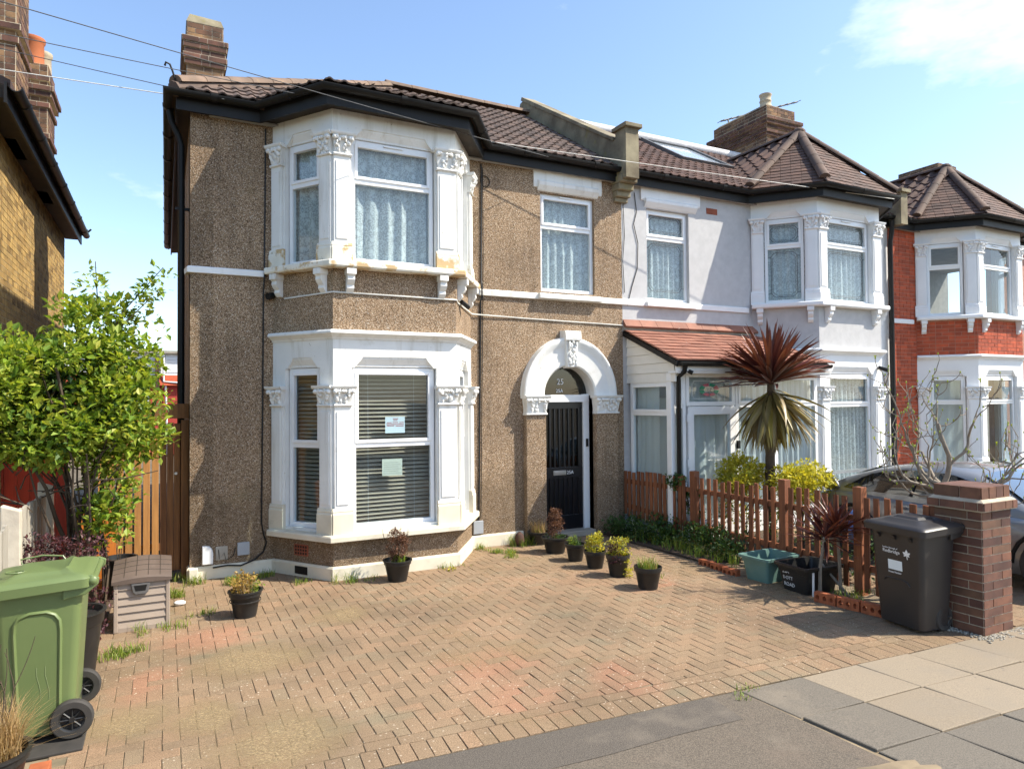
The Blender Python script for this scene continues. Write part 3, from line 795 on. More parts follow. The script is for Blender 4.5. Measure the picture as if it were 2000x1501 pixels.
def roman_tile(w=.3, l=.345, rolls=2, hh=.022, th=.020, lift=.026):
    mb = MB(); pts = []
    for k in range(rolls):
        a = k / rolls
        for u, h in ((0, 0), (.10, .35), (.22, 1.0), (.36, 1.0), (.48, .35), (.58, 0), (.8, -.05)): pts.append((a + u / rolls, max(0, h) * hh))
    pts.append((1.0, 0))
    n = len(pts)
    vs = [((u - .5) * w, 0, h + lift) for u, h in pts] + [((u - .5) * w, l, h) for u, h in pts] + [((u - .5) * w, 0, h + lift - th) for u, h in pts]
    fs = [(i, i + 1, n + i + 1, n + i) for i in range(n - 1)] + [(2 * n + i, 2 * n + i + 1, i + 1, i) for i in range(n - 1)]
    return mb.add(vs, fs)
def plain_tile(w=.3, l=.2, th=.024, lift=.028):
    return MB().hexa([(-w / 2 + .002, 0, lift - th), (w / 2 - .002, 0, lift - th), (w / 2 - .002, l, -.004), (-w / 2 + .002, l, -.004), (-w / 2 + .002, 0, lift), (w / 2 - .002, 0, lift), (w / 2 - .002, l, .01), (-w / 2 + .002, l, .01)])

def inpoly(p, poly):
    c = False; n = len(poly)
    for i in range(n):
        a, b = poly[i], poly[(i + 1) % n]
        if (a[1] > p[1]) != (b[1] > p[1]) and p[0] < (b[0] - a[0]) * (p[1] - a[1]) / (b[1] - a[1]) + a[0]: c = not c
    return c

def tile_slope(par, poly, mt, proto, w, ex, holes=(), limit=300, name='roof_tile', off=.012):
    """poly[0]->poly[1] is the eave; tiles are laid in courses up the slope"""
    P = [Vector(p) for p in poly]
    u = (P[1] - P[0]).normalized()
    n = None
    for k in range(2, len(P)):
        n = u.cross(P[k] - P[0])
        if n.length > 1e-4: break
    n.normalize()
    if n.z < 0: n = -n
    v = n.cross(u).normalized()
    loc = [((p - P[0]).dot(u), (p - P[0]).dot(v)) for p in P]
    if max(q[1] for q in loc) < .01: v = -v; loc = [(a, -b) for a, b in loc]
    hl = [[((Vector(p) - P[0]).dot(u), (Vector(p) - P[0]).dot(v)) for p in h] for h in holes]
    x0, x1 = min(q[0] for q in loc), max(q[0] for q in loc); y1 = max(q[1] for q in loc)
    MM = Matrix((u, v, n)).transposed().to_4x4()
    if MM.to_3x3().determinant() < 0: MM = Matrix((-u, v, n)).transposed().to_4x4()
    pl = []; r = 0; y = -.03
    while y < y1:
        x = x0
        while x < x1 + w:
            c = (x + w / 2, y + ex * .5)
            if inpoly((c[0], max(.01, c[1])), loc) and not any(inpoly(c, h) for h in hl):
                p = P[0] + u * c[0] + v * y + n * (off + rng.uniform(-.002, .003))
                pl.append(Matrix.Translation(p) @ MM @ Matrix.Rotation(rng.uniform(-.008, .008), 4, 'Z'))
            x += w
        y += ex; r += 1
    pieces(par, name, proto, MT[mt], pl, limit, smooth=60 if len(proto.v) > 20 else None)

def caps(par, a, b, mt, rad=.10, ln=.42, name='ridge_tile', lift=.02):
    a, b = Vector(a), Vector(b); t = b - a; n = max(1, int(t.length / ln)); st = t / n
    proto = MB(); k = 7; vs = []; L0 = st.length
    for e, (y, rr) in enumerate(((0, rad * 1.06), (L0 * 1.06, rad))):
        for i in range(k + 1):
            an = math.pi * i / k
            vs.append((math.cos(an) * rr, y, math.sin(an) * rr * .85))
    m = k + 1
    fs = [(i, i + 1, m + i + 1, m + i) for i in range(k)] + [tuple(range(k + 1))] + [tuple(range(2 * m - 1, m - 1, -1))]
    proto.add(vs, fs)
    y = t.normalized(); x = y.cross(Vector((0, 0, 1))).normalized(); z = x.cross(y)
    MM = Matrix((x, y, z)).transposed().to_4x4()
    pieces(par, name, proto, MT[mt], [Matrix.Translation(a + st * i + Vector((0, 0, lift))) @ MM for i in range(n)], 300, smooth=60)

def slab(mb, poly, th=.08):     # a sloping sheet with thickness, below the given polygon
    return mb.prism([Vector(p) for p in poly], [Vector(p) - Vector((0, 0, th)) for p in poly])

WY = 8.73
LV = dict(pl=.155, sb=.445, st=.53, wb=.56, wt=2.435, tr=1.525, ht=2.76, ct=2.865, usb=3.575, ust=3.66, uwb=3.675, uwt=5.125, utr=4.64, top=5.47)

def bay(house, pts, body, paint, style, cols=None):
    """two-storey canted bay; returns nothing, hangs its parts on the house"""
    A, B, C, D = pts
    path = [A, B, C, D]; lv = LV
    ext = [(A[0] - .12, WY), A, B, C, D, (D[0] + .12, WY)]
    MB().band(path, -.18, 0, .0, lv['sb'] + .01).build('bay_wall', MT[body], house)
    MB().band(path, -.18, 0, lv['ct'] - .02, lv['usb'] + .02).build('bay_wall', MT[body], house)
    MB().sweep([A, B, C, D], [(-.02, 0), (.035, 0), (.035, lv['pl'] - .02), (.02, lv['pl']), (-.02, lv['pl'])]).build('plinth', MT['cream' if style == 25 else paint], house)
    MB().sweep(path, [(-.14, lv['sb']), (.105, lv['sb']), (.105, lv['st'] - .03), (.095, lv['st'] - .012), (-.14, lv['st'] + .012)]).build('window_sill', MT['cream' if style == 25 else paint], house, bevel=.006)
    MB().sweep(path, [(-.02, lv['ht']), (.012, lv['ht']), (.02, lv['ht'] + .02), (.05, lv['ht'] + .045), (.085, lv['ht'] + .065), (.085, lv['ct'] - .02), (.07, lv['ct']), (-.02, lv['ct'] + .01)]).build('cornice', MT[paint], house)
    us = MB().sweep(path, [(-.14, lv['usb']), (.13, lv['usb']), (.14, lv['usb'] + .02), (.14, lv['ust'] - .02), (.125, lv['ust'] - .004), (-.14, lv['ust'] + .014)])
    uso = us.build('window_sill', MT['worn' if style == 25 else paint], house, bevel=.006)
    br = MB()
    for i in range(3):
        F = Fr(path[i], path[i + 1])
        for s in ((.13, F.L - .13) if i != 1 else (.19, F.L - .2)):
            b1 = MB(); corbel(b1, F, s, lv['usb'] - .001); b1.build('sill_bracket', MT[paint], house)
    for fl in (0, 1):
        for i in range(3):
            F = Fr(path[i], path[i + 1])
            p = (.205, .205) if i != 1 else (.215, .265 if style == 25 else .24)
            s0, s1 = p[0] + .0, F.L - p[1]
            if fl == 0: face_surround(house, F, lv['st'] - .01, lv['ht'] + .01, (s0, s1, lv['wb'], lv['wt']), paint, p, (1.985, 2.225), .80, basemat=('cream' if style == 25 else paint), zt=lv['tr'] if style == 25 else 1.9)
            else: face_surround(house, F, lv['ust'] - .008, lv['top'] + .08, (s0, s1, lv['uwb'], lv['uwt']), paint, p, (4.885, 5.145), 3.86, basemat=('worn' if style == 25 else paint), zt=lv['utr'], vent=(i == 1))
    # floors and ceiling inside the bay
    inn = offset(path, -.16)
    for z in (.03, 2.95, 5.5):
        MB().add([(x, y, z) for x, y in inn], [(0, 1, 2, 3)]).build('floor_board' if z < 5 else 'bay_ceiling', MT['inner'], house)

def gutter(house, path, z=5.56, d=.0, fascia=True, boards=True, soffit_path=None):
    """black half-round gutter on a fascia along a plan path; the soffit closes back to the wall"""
    g = MB(); pr = []
    for i in range(9):
        a = math.pi + math.pi * i / 8
        pr.append((d + .075 + .06 * math.cos(a), z + .045 + .06 * math.sin(a)))
    pr += [(d + .127, z + .05), (d + .127, z + .045)]
    for i in range(8, -1, -1):
        a = math.pi + math.pi * i / 8
        pr.append((d + .075 + .052 * math.cos(a), z + .047 + .052 * math.sin(a)))
    g.sweep(path, pr)
    go = g.build('gutter', MT['black'], house, smooth=50)
    # brackets and joints
    P = offset(path, d + .075)
    for i in range(len(P) - 1):
        a, b = Vector(P[i]), Vector(P[i + 1]); n = max(1, int((b - a).length / .95))
        for k in range(n):
            p = a + (b - a) * (k + .5) / n; u = (b - a).normalized()
            jt = MB(); q = [(p.x + u.x * t, p.y + u.y * t) for t in (-.035, .035)]
            jt.sweep(q, [(.066 * math.cos(math.pi + math.pi * m / 8), z + .045 + .066 * math.sin(math.pi + math.pi * m / 8)) for m in range(9)] + [(.066, z + .055), (-.066, z + .055)])
            jt.build('gutter_joint', MT['black'], go, smooth=50)
    if fascia:
        MB().band(path, d - .025, d, z - .14, z + .075).build('fascia_board', MT['black'], house)

def dashed_wall(house, F, s0, s1, z0, z1, holes, mt, name='front_wall', d1=-.25):
    return wall(MB(), F, s0, s1, z0, z1, holes, 0, d1).build(name, MT[mt], house)
# ---------------------------------------------------------------- number 25: pebbledash house
EY = 8.55                                # line of the eaves tiles; the bays' stand further out
ZE, SL = 5.60, .637
RY = 11.5
ZR = ZE + (RY - EY) * SL
def zmain(y): return ZE + (y - EY) * SL
X0, X1, X2 = .255, 6.37, 12.85
h25 = thing('terraced_house', 'end-of-terrace house in tan pebbledash with white two-storey bay and arched doorway', 'house', (3.3, WY, 0))
F25 = Fr((X0, WY), (X1, WY))
S = lambda x: x - X0
dashed_wall(h25, F25, 0, S(1.19), 0, 5.42, [], 'pebble')
DC, DR, DO = 5.365, .435, .80            # door arch centre, inner and outer radius
SPR = 2.10
mbw = MB()
wall(mbw, F25, S(3.775), S(6.372), 0, 5.42, [(S(4.915), S(5.86), 3.63, 5.09), (S(DC - DR), S(DC + DR), 0, SPR + DR + .02)], 0, -.25)
w25 = mbw.build('front_wall', MT['pebble'], h25)
FL = Fr((X0, 17.2), (X0, WY))
dashed_wall(h25, FL, 0, FL.L, 0, 5.42, [], 'pebble', 'flank_wall')
MB().box(X0, X1, 17.2, 17.4, 0, 5.4).build('rear_wall', MT['pebble'], h25)
MB().box(X0 + .25, X1 - .1, 11.3, 11.4, 0, 5.4).build('room_wall', MT['inner'], h25)
MB().box(X0 + .2, X1 - .1, 8.76, 17.2, 2.93, 3.0).build('upper_floor', MT['inner'], h25)
MB().box(X1 - .1, X1 - .02, WY + .25, 17.2, 0, 5.4).build('party_wall', MT['inner'], h25)
MB().box(X0 + .2, X1 - .1, 8.65, 17.2, 5.40, 5.42).build('ceiling', MT['inner'], h25)
# plinth
MB().sweep([(X0 - .0, 9.6), (X0, WY), (1.2, WY)], [(0, 0), (.03, 0), (.03, .13), (.015, .15), (0, .15)]).build('plinth', MT['cream'], h25)
MB().sweep([(3.76, WY), (4.58, WY)], [(0, 0), (.03, 0), (.03, .15), (.015, .17), (0, .17)]).build('plinth', MT['cream'], h25)
# string course
MB().sweep([(X0 - .02, 8.9), (X0 - .0, WY), (1.06, WY)], [(0, 3.545), (.035, 3.55), (.04, 3.61), (.02, 3.625), (0, 3.63)]).build('string_course', MT['white27'], h25)
MB().sweep([(3.90, WY), (X1, WY)], [(0, 3.505), (.035, 3.51), (.04, 3.575), (.02, 3.59), (0, 3.60)]).build('string_course', MT['stucco'], h25)
P25 = [(1.17, WY), (1.72, 7.93), (3.245, 7.93), (3.79, WY)]
bay(h25, P25, 'pebble', 'stucco', 25)
# first-floor window over the door
fw25 = MB()
fw25.fprism_s(F25, [(0, 5.155), (.02, 5.16), (.028, 5.20), (.028, 5.42), (0, 5.42)], S(4.80), S(5.99))
fw25.fprism_s(F25, [(0, 5.11), (.02, 5.125), (.06, 5.19), (.065, 5.235), (.03, 5.27), (0, 5.27)], S(4.87), S(5.92))
fw25.build('lintel', MT['stucco'], h25)
MB().fprism_s(F25, [(-.2, 3.52), (.10, 3.515), (.10, 3.575), (.09, 3.59), (-.2, 3.64)], S(4.85), S(5.935)).build('window_sill', MT['stucco'], h25, bevel=.005)
window(w25, F25, S(4.915), S(5.86), 3.635, 5.09, 4.60, d=-.05, vent=True)
# door arch
arch = MB(); FD = F25
def arc(r, d, z0=SPR, n=26, sy=1.0): return [FD.P(S(DC) + r * math.cos(math.pi * i / n), d, z0 + r * sy * math.sin(math.pi * i / n)) for i in range(n + 1)]
prof = [(DR, -.24), (DR, .05), (DR + .02, .07), (DR + .055, .075), (DO - .13, .075), (DO - .10, .085), (DO - .06, .12), (DO - .02, .13), (DO, .12), (DO + .01, .0)]
rows = [arc(r, d, SPR, 26, 1.0 + .07 * (r - DR) / (DO - DR)) for r, d in prof]
n = 27
vs = [p for r_ in rows for p in r_]
arch.add(vs, [(k * n + i, k * n + i + 1, (k + 1) * n + i + 1, (k + 1) * n + i) for k in range(len(rows) - 1) for i in range(26)])
ao = arch.build('door_arch', MT['stucco'], h25, smooth=35)
ky = MB()
ky.prism([F25.P(S(DC) + a, .0, z) for a, z in ((-.085, 2.50), (.085, 2.50), (.115, 2.92), (-.115, 2.92))], [F25.P(S(DC) + a, .13, z) for a, z in ((-.075, 2.52), (.075, 2.52), (.105, 2.92), (-.105, 2.92))])
ky.fprism_s(F25, [(0, 2.91), (.17, 2.91), (.18, 2.95), (.16, 3.05), (.0, 3.06)], S(DC) - .135, S(DC) + .135)
for q in range(34):
    t = rng.random(); a = rng.uniform(-.07, .07)
    ky.blob(F25.P(S(DC) + a, .13 + .03 * t, 2.54 + .40 * t), (rng.uniform(.012, .03), .02, rng.uniform(.02, .045)), None, 6, 4, .4)
ky.build('keystone', MT['stucco'], ao, smooth=50)
for a, b in ((4.605, DC - DR), (DC + DR, 6.195)):
    MB().fbox(F25, S(a), S(b), -.2, .095, 0, 1.84).build('door_pier', MT['pebble'], h25, bevel=.008)
    capital(ao, F25, S(a) + .01, S(b) - .01, 1.82, 2.10, .10, 'stucco', 3)
    MB().fbox(F25, S(a) + .0, S(b) - .0, -.2, .08, 1.835, 2.095).build('impost_block', MT['stucco'], ao)
# door set
dd = -.13
fr = MB()
fr.fbox(F25, S(DC + DR - .10), S(DC + DR) + .01, dd - .09, dd + .02, .04, SPR + .02)
fr.fbox(F25, S(DC - DR) - .01, S(DC - DR + .05), dd - .09, dd + .02, .04, SPR + .02)
fr.fbox(F25, S(DC - DR), S(DC + DR), dd - .09, dd + .028, 2.00, SPR + .01)
fro = fr.build('door_frame', MT['upvc'], h25, bevel=.004)
dl, dr_ = S(DC - DR + .05), S(DC + DR - .10)
dm = MB(); dw = dr_ - dl
def bars(z0, z1, nb):
    dm.fbox(F25, dl, dl + .075, dd - .06, dd - .015, z0, z1); dm.fbox(F25, dr_ - .075, dr_, dd - .06, dd - .015, z0, z1)
    iw = (dw - .15)
    for k in range(1, nb):
        s = dl + .075 + iw * k / nb
        dm.fbox(F25, s - .015, s + .015, dd - .058, dd - .02, z0, z1)
for a, b in ((.09, .30), (.86, 1.02), (1.90, 2.0)): dm.fbox(F25, dl, dr_, dd - .06, dd - .014, a, b)
bars(.30, .86, 7); bars(1.02, 1.90, 7)
door = dm.build('front_door', MT['door'], h25, bevel=.004)
MB().fbox(F25, dl + .02, dr_ - .02, dd - .045, dd - .04, 1.0, 1.92).build('door_glazing', MT['glass_dark'], door)
MB().fbox(F25, dl + .02, dr_ - .02, dd - .05, dd - .04, .28, .88).build('door_panel', MT['door'], door)
MB().fbox(F25, dl + .20, dl + .42, dd - .014, dd - .004, .905, .975).fbox(F25, dl + .215, dl + .405, dd - .004, dd + .002, .92, .96).build('letter_plate', MT['metal'], door, bevel=.003)
text('25A', .075, F25.M(dl + .435, dd - .012, .915), MT['letter'], door, 'door_number', sx=.95)
MB().fbox(F25, S(DC + DR - .06), S(DC + DR - .03), dd + .02, dd + .045, 1.32, 1.44).build('doorbell', MT['black'], fro)
MB().fbox(F25, S(DC - DR), S(DC + DR), -.3, .06, 0, .085).build('door_step', MT['conc'], h25, bevel=.01)
fl = MB(); pts = [F25.P(S(DC) + (DR + .01) * math.cos(math.pi * i / 24), dd - .04, SPR + (DR + .01) * math.sin(math.pi * i / 24)) for i in range(25)]
fl.prism(pts, [p - F25.n * .006 for p in pts])
fan = fl.build('fanlight_pane', MT['glass_dark'], h25)
text('25', .125, F25.M(S(DC) - .04, dd - .032, SPR + .165), MT['letter'], fan, 'house_number', align='CENTER')
text('25A', .075, F25.M(S(DC) - .055, dd - .032, SPR + .045), MT['letter'], fan, 'house_number', align='CENTER')
MB().fbox(F25, S(DC - DR) - .1, S(DC + DR) + .1, -1.6, -1.5, 0, 2.9).fbox(F25, S(DC - DR) - .1, S(DC - DR) - .05, -1.6, -.25, 0, 2.9).fbox(F25, S(DC + DR) + .05, S(DC + DR) + .1, -1.6, -.25, 0, 2.9).build('hallway', MT['inner'], h25)
# roof
roof = MB()
slab(roof, [(.05, EY, ZE), (6.25, EY, ZE), (6.25, RY, ZR), (3.48, RY, ZR)])
slab(roof, [(.05, 17.4, ZE), (.05, EY, ZE), (3.48, RY, ZR), (3.48, 17.4, ZR)])
slab(roof, [(3.48, RY, ZR), (6.25, RY, ZR), (6.25, 17.4, 4.9), (3.48, 17.4, 4.9)])
E25 = [(.98, EY, ZE), (1.58, 7.67, ZE), (3.39, 7.67, ZE), (3.98, EY, ZE)]
T1, T2 = (2.05, 9.25, zmain(9.25) + .02), (2.92, 9.25, zmain(9.25) + .02)
slab(roof, [E25[1], E25[2], T2, T1], .05); slab(roof, [E25[0], E25[1], T1], .05); slab(roof, [E25[2], E25[3], T2], .05)
ro = roof.build('roof', MT['tile'], h25)
RT = roman_tile(.165, .27, 1, .020, .018, .022)
tile_slope(ro, [(.05, EY, ZE), (6.2, EY, ZE), (6.2, RY, ZR), (3.48, RY, ZR)], 'tile', RT, .165, .23)
tile_slope(ro, [(.05, 17.4, ZE), (.05, EY, ZE), (3.48, RY, ZR), (3.48, 17.4, ZR)], 'tile', RT, .165, .23, limit=60)
tile_slope(ro, [E25[1], E25[2], T2, T1], 'tile', RT, .165, .23, off=.02)
tile_slope(ro, [E25[0], E25[1], T1], 'tile', RT, .165, .23, off=.02)
tile_slope(ro, [E25[2], E25[3], T2], 'tile', RT, .165, .23, off=.02)
MB().tube([(.08, 8.58, ZE + .0), (3.48, RY, ZR - .02)], .085, 8).build('hip_mortar', MT['tile'], ro)
caps(ro, (.10, 8.60, ZE + .06), (3.48, RY, ZR + .02), 'hip', .095, .40)
caps(ro, (3.40, RY, ZR + .03), (6.2, RY, ZR + .03), 'hip', .10, .42)
MB().tube([(.10, 8.58, ZE + .08), (.07, 8.55, ZE + .18), (.04, 8.53, ZE + .25), (.0, 8.52, ZE + .26), (-.01, 8.52, ZE + .22)], .012, 6).build('hip_iron', MT['black'], ro)
GP = [(.105, 17.3), (.105, 8.615), (1.006, 8.615), (1.615, 7.73), (3.353, 7.73), (3.955, 8.615), (6.36, 8.615)]
gutter(h25, GP, 5.53)
so = MB()
si = [(X0, 17.2), (X0, WY), (1.17, WY), (1.72, 7.93), (3.245, 7.93), (3.79, WY), (X1, WY)]
for i in range(6): so.add([(*si[i], 5.43), (*si[i + 1], 5.43), (*GP[i + 1], 5.43), (*GP[i], 5.43)], [(0, 1, 2, 3)])
so.build('soffit', MT['soffit'], h25)
dp = MB().tube([(.04, 9.0, 5.5), (.06, 9.0, 5.38), (.14, 9.0, 5.2), (.17, 9.0, 5.1), (.17, 9.0, .1)], .036, 8)
dp.build('downpipe', MT['black'], h25, smooth=60)
MB().tube([(.165, 9.45, 5.3), (.165, 9.45, .1)], .03, 8).build('downpipe', MT['black'], h25, smooth=60)
MB().box(.10, .255, 8.985, 9.015, 4.33, 4.36).build('pipe_bracket', MT['black'], h25)

# chimneys
def chimney(par, x0, x1, y0, y1, z0, z1, corb, mt='br_chim', mtd='br_chimd', cap=True, mort='mortar', limit=300, lines=()):
    """corb: list of (z_low, z_high, outward step); returns the stack"""
    core = MB().box(x0, x1, y0, y1, z0, z1 - .001)
    for a, b, st in corb: core.box(x0 - st, x1 + st, y0 - st, y1 + st, a + .002, b - .002)
    st_o = core.build('chimney', MT[mort], par)
    fs = lambda e: [Fr((x0 - e, y0 - e), (x1 + e, y0 - e)), Fr((x1 + e, y0 - e), (x1 + e, y1 + e)), Fr((x0 - e, y1 + e), (x0 - e, y0 - e))]
    z = z0; segs = []
    for a, b, st in sorted(corb):
        if a > z + .01: segs.append((z, a, 0, mt))
        segs.append((a, b, st, mtd)); z = b
    if z < z1 - .01: segs.append((z, z1, 0, mt))
    for a, b, st, m_ in segs:
        for F in fs(st): bricks(st_o, F, 0.002, F.L - .002, a, b, m_, bond='flemish', limit=limit, dep=.005)
    return st_o
c25 = chimney(h25, .27, .76, 10.9, 11.9, 5.4, 7.60, [(6.66, 6.74, .035), (6.96, 7.04, .03), (7.04, 7.12, .05), (7.12, 7.20, .03), (7.20, 7.28, .05), (7.28, 7.36, .065)])
MB().prism([(.262, 10.892, 7.59), (.768, 10.892, 7.59), (.73, 10.93, 7.70), (.31, 10.93, 7.72)], [(.262, 11.9, 7.59), (.768, 11.9, 7.59), (.73, 11.87, 7.70), (.31, 11.87, 7.72)]).build('flaunching', MT['moss'], c25)
c25b = chimney(h25, .26, .80, 15.0, 15.8, 5.2, 7.5, [(7.2, 7.28, .04), (7.28, 7.36, .07)], limit=40)

# party parapet between 25 and 27
pp = [(8.37, 5.40), (8.37, 6.16), (8.64, 6.16), (8.64, 6.05), (8.80, 6.10), (11.62, 7.86), (11.80, 7.84), (11.95, 7.35), (11.95, 5.4)]
par = MB().prism([(6.21, y, z) for y, z in pp], [(6.45, y, z) for y, z in pp])
paro = par.build('party_parapet', MT['moss'], h25)
cp = MB().box(6.17, 6.49, 8.32, 8.69, 6.16, 6.225)
cp.prism([(6.18, y, z) for y, z in ((8.68, 6.04), (8.68, 6.10), (11.68, 7.93), (11.72, 7.87))], [(6.48, y, z) for y, z in ((8.68, 6.04), (8.68, 6.10), (11.68, 7.93), (11.72, 7.87))])
cp.build('coping', MT['moss'], paro, bevel=.01)
cb = MB()
for k, (a, b, e) in enumerate(((5.10, 5.17, .06), (5.17, 5.26, .12), (5.26, 5.36, .19), (5.36, 5.47, .27))): cb.box(6.22 - .01 * k, 6.46 + .01 * k, WY - e, WY + .02, a, b)
cb.build('parapet_corbel', MT['moss'], h25, bevel=.012)

# services on the wall of 25
def wall_tube(pts, rad, mt, par_, name='cable'): return MB().tube(pts, rad, 6).build(name, MT[mt], par_, smooth=60)
y_ = WY - .012
wall_tube([(1.085, y_, 5.36), (1.08, y_, 4.6), (1.07, y_, 3.7), (1.07, y_ - .04, 3.6), (1.065, y_ - .04, 3.54), (1.06, y_, 3.4), (1.05, y_, 2.0), (1.035, y_, .6), (1.06, y_, .45), (1.09, y_, .36), (1.06, y_, .25), (.95, y_ - .03, .17), (.80, y_ - .03, .12), (.66, y_ - .03, .14), (.50, y_ - .03, .13)], .010, 'cable', h25)
wall_tube([(3.96, y_, 5.36), (3.965, y_, 5.0), (3.95, y_, 3.7), (3.94, y_ - .045, 3.6), (3.94, y_ - .045, 3.5), (3.935, y_, 3.4), (3.915, y_, 2.0), (3.90, y_, 1.0), (3.885, y_, .38)], .011, 'cable', h25)
wall_tube([(3.985, y_, 5.3), (3.985, y_, 4.2), (3.975, y_, 3.7), (3.97, y_, 3.3), (3.95, y_, 2.2), (3.92, y_, .4)], .005, 'cable', h25)
wall_tube([(4.02 + .07 * math.cos(a * .42), y_, 5.12 + .08 * math.sin(a * .42)) for a in range(16)], .006, 'cable', h25, 'cable_loop')
bp = offset(P25, .012)
wall_tube([(bp[0][0] + .12, bp[0][1] - .17, 3.28), (bp[1][0], bp[1][1], 3.30), (bp[2][0], bp[2][1], 3.295), (bp[2][0] + .03, bp[2][1] + .05, 3.27), (bp[3][0], bp[3][1] - .02, 3.235), (4.6, y_, 3.215), (X1, y_, 3.185)], .010, 'cablew', h25)
for (x, z, w, hgt, m_, nm_) in ((.765, .235, .135, .15, 'greybox', 'meter_box'), (3.80, .19, .15, .18, 'greybox', 'meter_box'), (.53, .20, .13, .16, 'greybox', 'junction_box')):
    MB().fbox(F25, S(x), S(x + w), 0, .03 if x != .53 else .012, z, z + hgt).build(nm_, MT[m_ if x != .53 else 'conc'], h25, bevel=.006)
pc = [(0, .175), (.115, .175), (.115, .30), (.105, .345), (.08, .375), (.04, .385), (0, .385)]
MB().prism([F25.P(S(.385) + a, 0, z) for a, z in pc], [F25.P(S(.385) + a, .07, z) for a, z in pc]).build('service_box', MT['white'], h25, bevel=.008)
wall_tube([(.56, y_ - .02, .33), (.57, y_ - .03, .22), (.62, y_ - .03, .29), (.64, y_ - .03, .2), (.72, y_ - .02, .24), (.745, y_, .33)], .005, 'cable', h25)
FLb = Fr(P25[0], P25[1])
vb = MB().fbox(FLb, .36, .58, -.02, .008, .235, .365)
vbo = vb.build('air_brick', MT['rust'], h25)
for i in range(5):
    for j in range(3): MB().fbox(FLb, .375 + i * .04, .40 + i * .04, .006, .0095, .25 + j * .038, .275 + j * .038).build('vent_slot', MT['black'], vbo)
MB().fbox(FLb, .40, .60, .03, .040, .03, .12).build('plinth_vent', MT['black'], h25)
MB().tube([FLb.P(.02, .02, 3.33), FLb.P(.02, .10, 3.31)], .04, 10).build('security_light', MT['black'], h25)
FRb = Fr(P25[2], P25[3])
MB().tube([FRb.P(.18, .03, 3.30), FRb.P(.30, .10, 3.24)], .03, 8).build('security_camera', MT['black'], h25)
# curtains, blinds and notices
U_ = [Fr(P25[i], P25[i + 1]) for i in range(3)]
for i, lab in ((0, 'brownish lace curtain in the shaded left light of the upper bay'), (1, 'wide flowered lace curtain in the middle of the tan house upper bay'), (2, 'lace curtain in the right-hand sliver light of the upper bay')):
    curtain(lab, U_[i], .10, U_[i].L - .10, LV['uwb'] + .02, LV['uwt'] - .02, d=-.16, amp=.03, wl=.16)
curtain('flowered lace curtain in the window above the arched door', F25, S(4.93), S(5.85), 3.68, 5.06, d=-.15, amp=.028, wl=.15)
for i, lab in ((0, 'slatted blind behind the narrow left light of the lower bay'), (1, 'slatted blind behind the wide middle window of the lower bay'), (2, 'slatted blind behind the hidden right light of the lower bay')):
    F = U_[i]; t = thing('venetian_blind', lab, 'blind', F.P(F.L / 2, -.2, .6), 'slatted blinds in the lower bay')
    MB().fbox(F, .20, F.L - .22, -.225, -.185, 2.38, 2.42).build('head_rail', MT['slat'], t)
    MB().fbox(F, .24, F.L - .27, -.208, -.206, .60, 2.39).build('cord', MT['slat'], t) if False else None
    pr = MB(); l = F.L - .44
    pr.add([(-l / 2, -.024, -.010), (l / 2, -.024, -.010), (l / 2, 0, .003), (-l / 2, 0, .003), (-l / 2, .024, .010), (l / 2, .024, .010)], [(0, 1, 2, 3), (3, 2, 5, 4)])
    pieces(t, 'slat', pr, MT['slat'], [F.M(F.L / 2, -.205, .60 + k * .0485) @ Matrix.Rotation(rng.uniform(-.012, .012), 4, 'Y') @ Matrix.Rotation(.25, 4, 'X') for k in range(37)])
    for s in (.45, F.L - .5):
        if i == 1: MB().tube([F.P(s, -.178, .6), F.P(s, -.178, 2.39)], .0015, 4).build('cord', MT['white'], t)
FB = U_[1]
pt = thing('paper_notice', 'blue-white notice with red writing in the upper pane of the lower bay', 'notice', FB.P(.64, -.1, 1.66), 'notices in the lower bay window')
MB().fbox(FB, .64, .885, -.103, -.101, 1.655, 1.85).build('sheet', MT['paper'], pt)
for k, (a, b, z) in enumerate(((.735, .80, 1.822), (.74, .79, 1.803), (.66, .72, 1.775), (.73, .80, 1.778), (.815, .87, 1.776), (.655, .87, 1.755), (.66, .75, 1.738), (.77, .87, 1.735))):
    MB().fbox(FB, a, b, -.101, -.100, z, z + .009).build('written_line', MT['red_ink'], pt)
pt = thing('paper_notice', 'cream notice with faint lines in the lower pane of the lower bay', 'notice', FB.P(.6, -.1, 1.15), 'notices in the lower bay window')
MB().fbox(FB, .60, .85, -.103, -.101, 1.145, 1.345).build('sheet', MT['paperc'], pt)
for k in range(6): MB().fbox(FB, .62, .83 - .03 * (k % 2), -.101, -.100, 1.17 + k * .026, 1.173 + k * .026).build('written_line', MT['grey_ink'], pt)

# ---------------------------------------------------------------- number 27: pale rendered house with the porch
h27 = thing('terraced_house', 'middle terraced house in pale grey render with red-tiled glazed porch', 'house', (9.5, WY, 0))
F27 = Fr((X1, WY), (X2, WY)); S7 = lambda x: x - X1
mbw = wall(MB(), F27, S7(X1 + .002), S7(9.18), 0, 5.42, [(S7(6.86), S7(7.73), 3.605, 5.09), (S7(6.95), S7(7.75), .02, 2.05)], 0, -.25)
w27 = mbw.build('front_wall', MT['render27'], h27)
P27 = [(9.14, WY), (9.84, 7.93), (11.45, 7.93), (12.15, WY)]
dashed_wall(h27, F27, S7(12.12), S7(X2) - .002, 0, 5.42, [], 'white27')
bay(h27, P27, 'render27', 'white27', 27)
MB().box(X1 + .05, X2 - .05, 11.3, 11.4, 0, 5.4).build('room_wall', MT['inner'], h27)
MB().box(X1 + .05, X2 - .05, 8.76, 12, 2.93, 3.0).build('upper_floor', MT['inner'], h27)
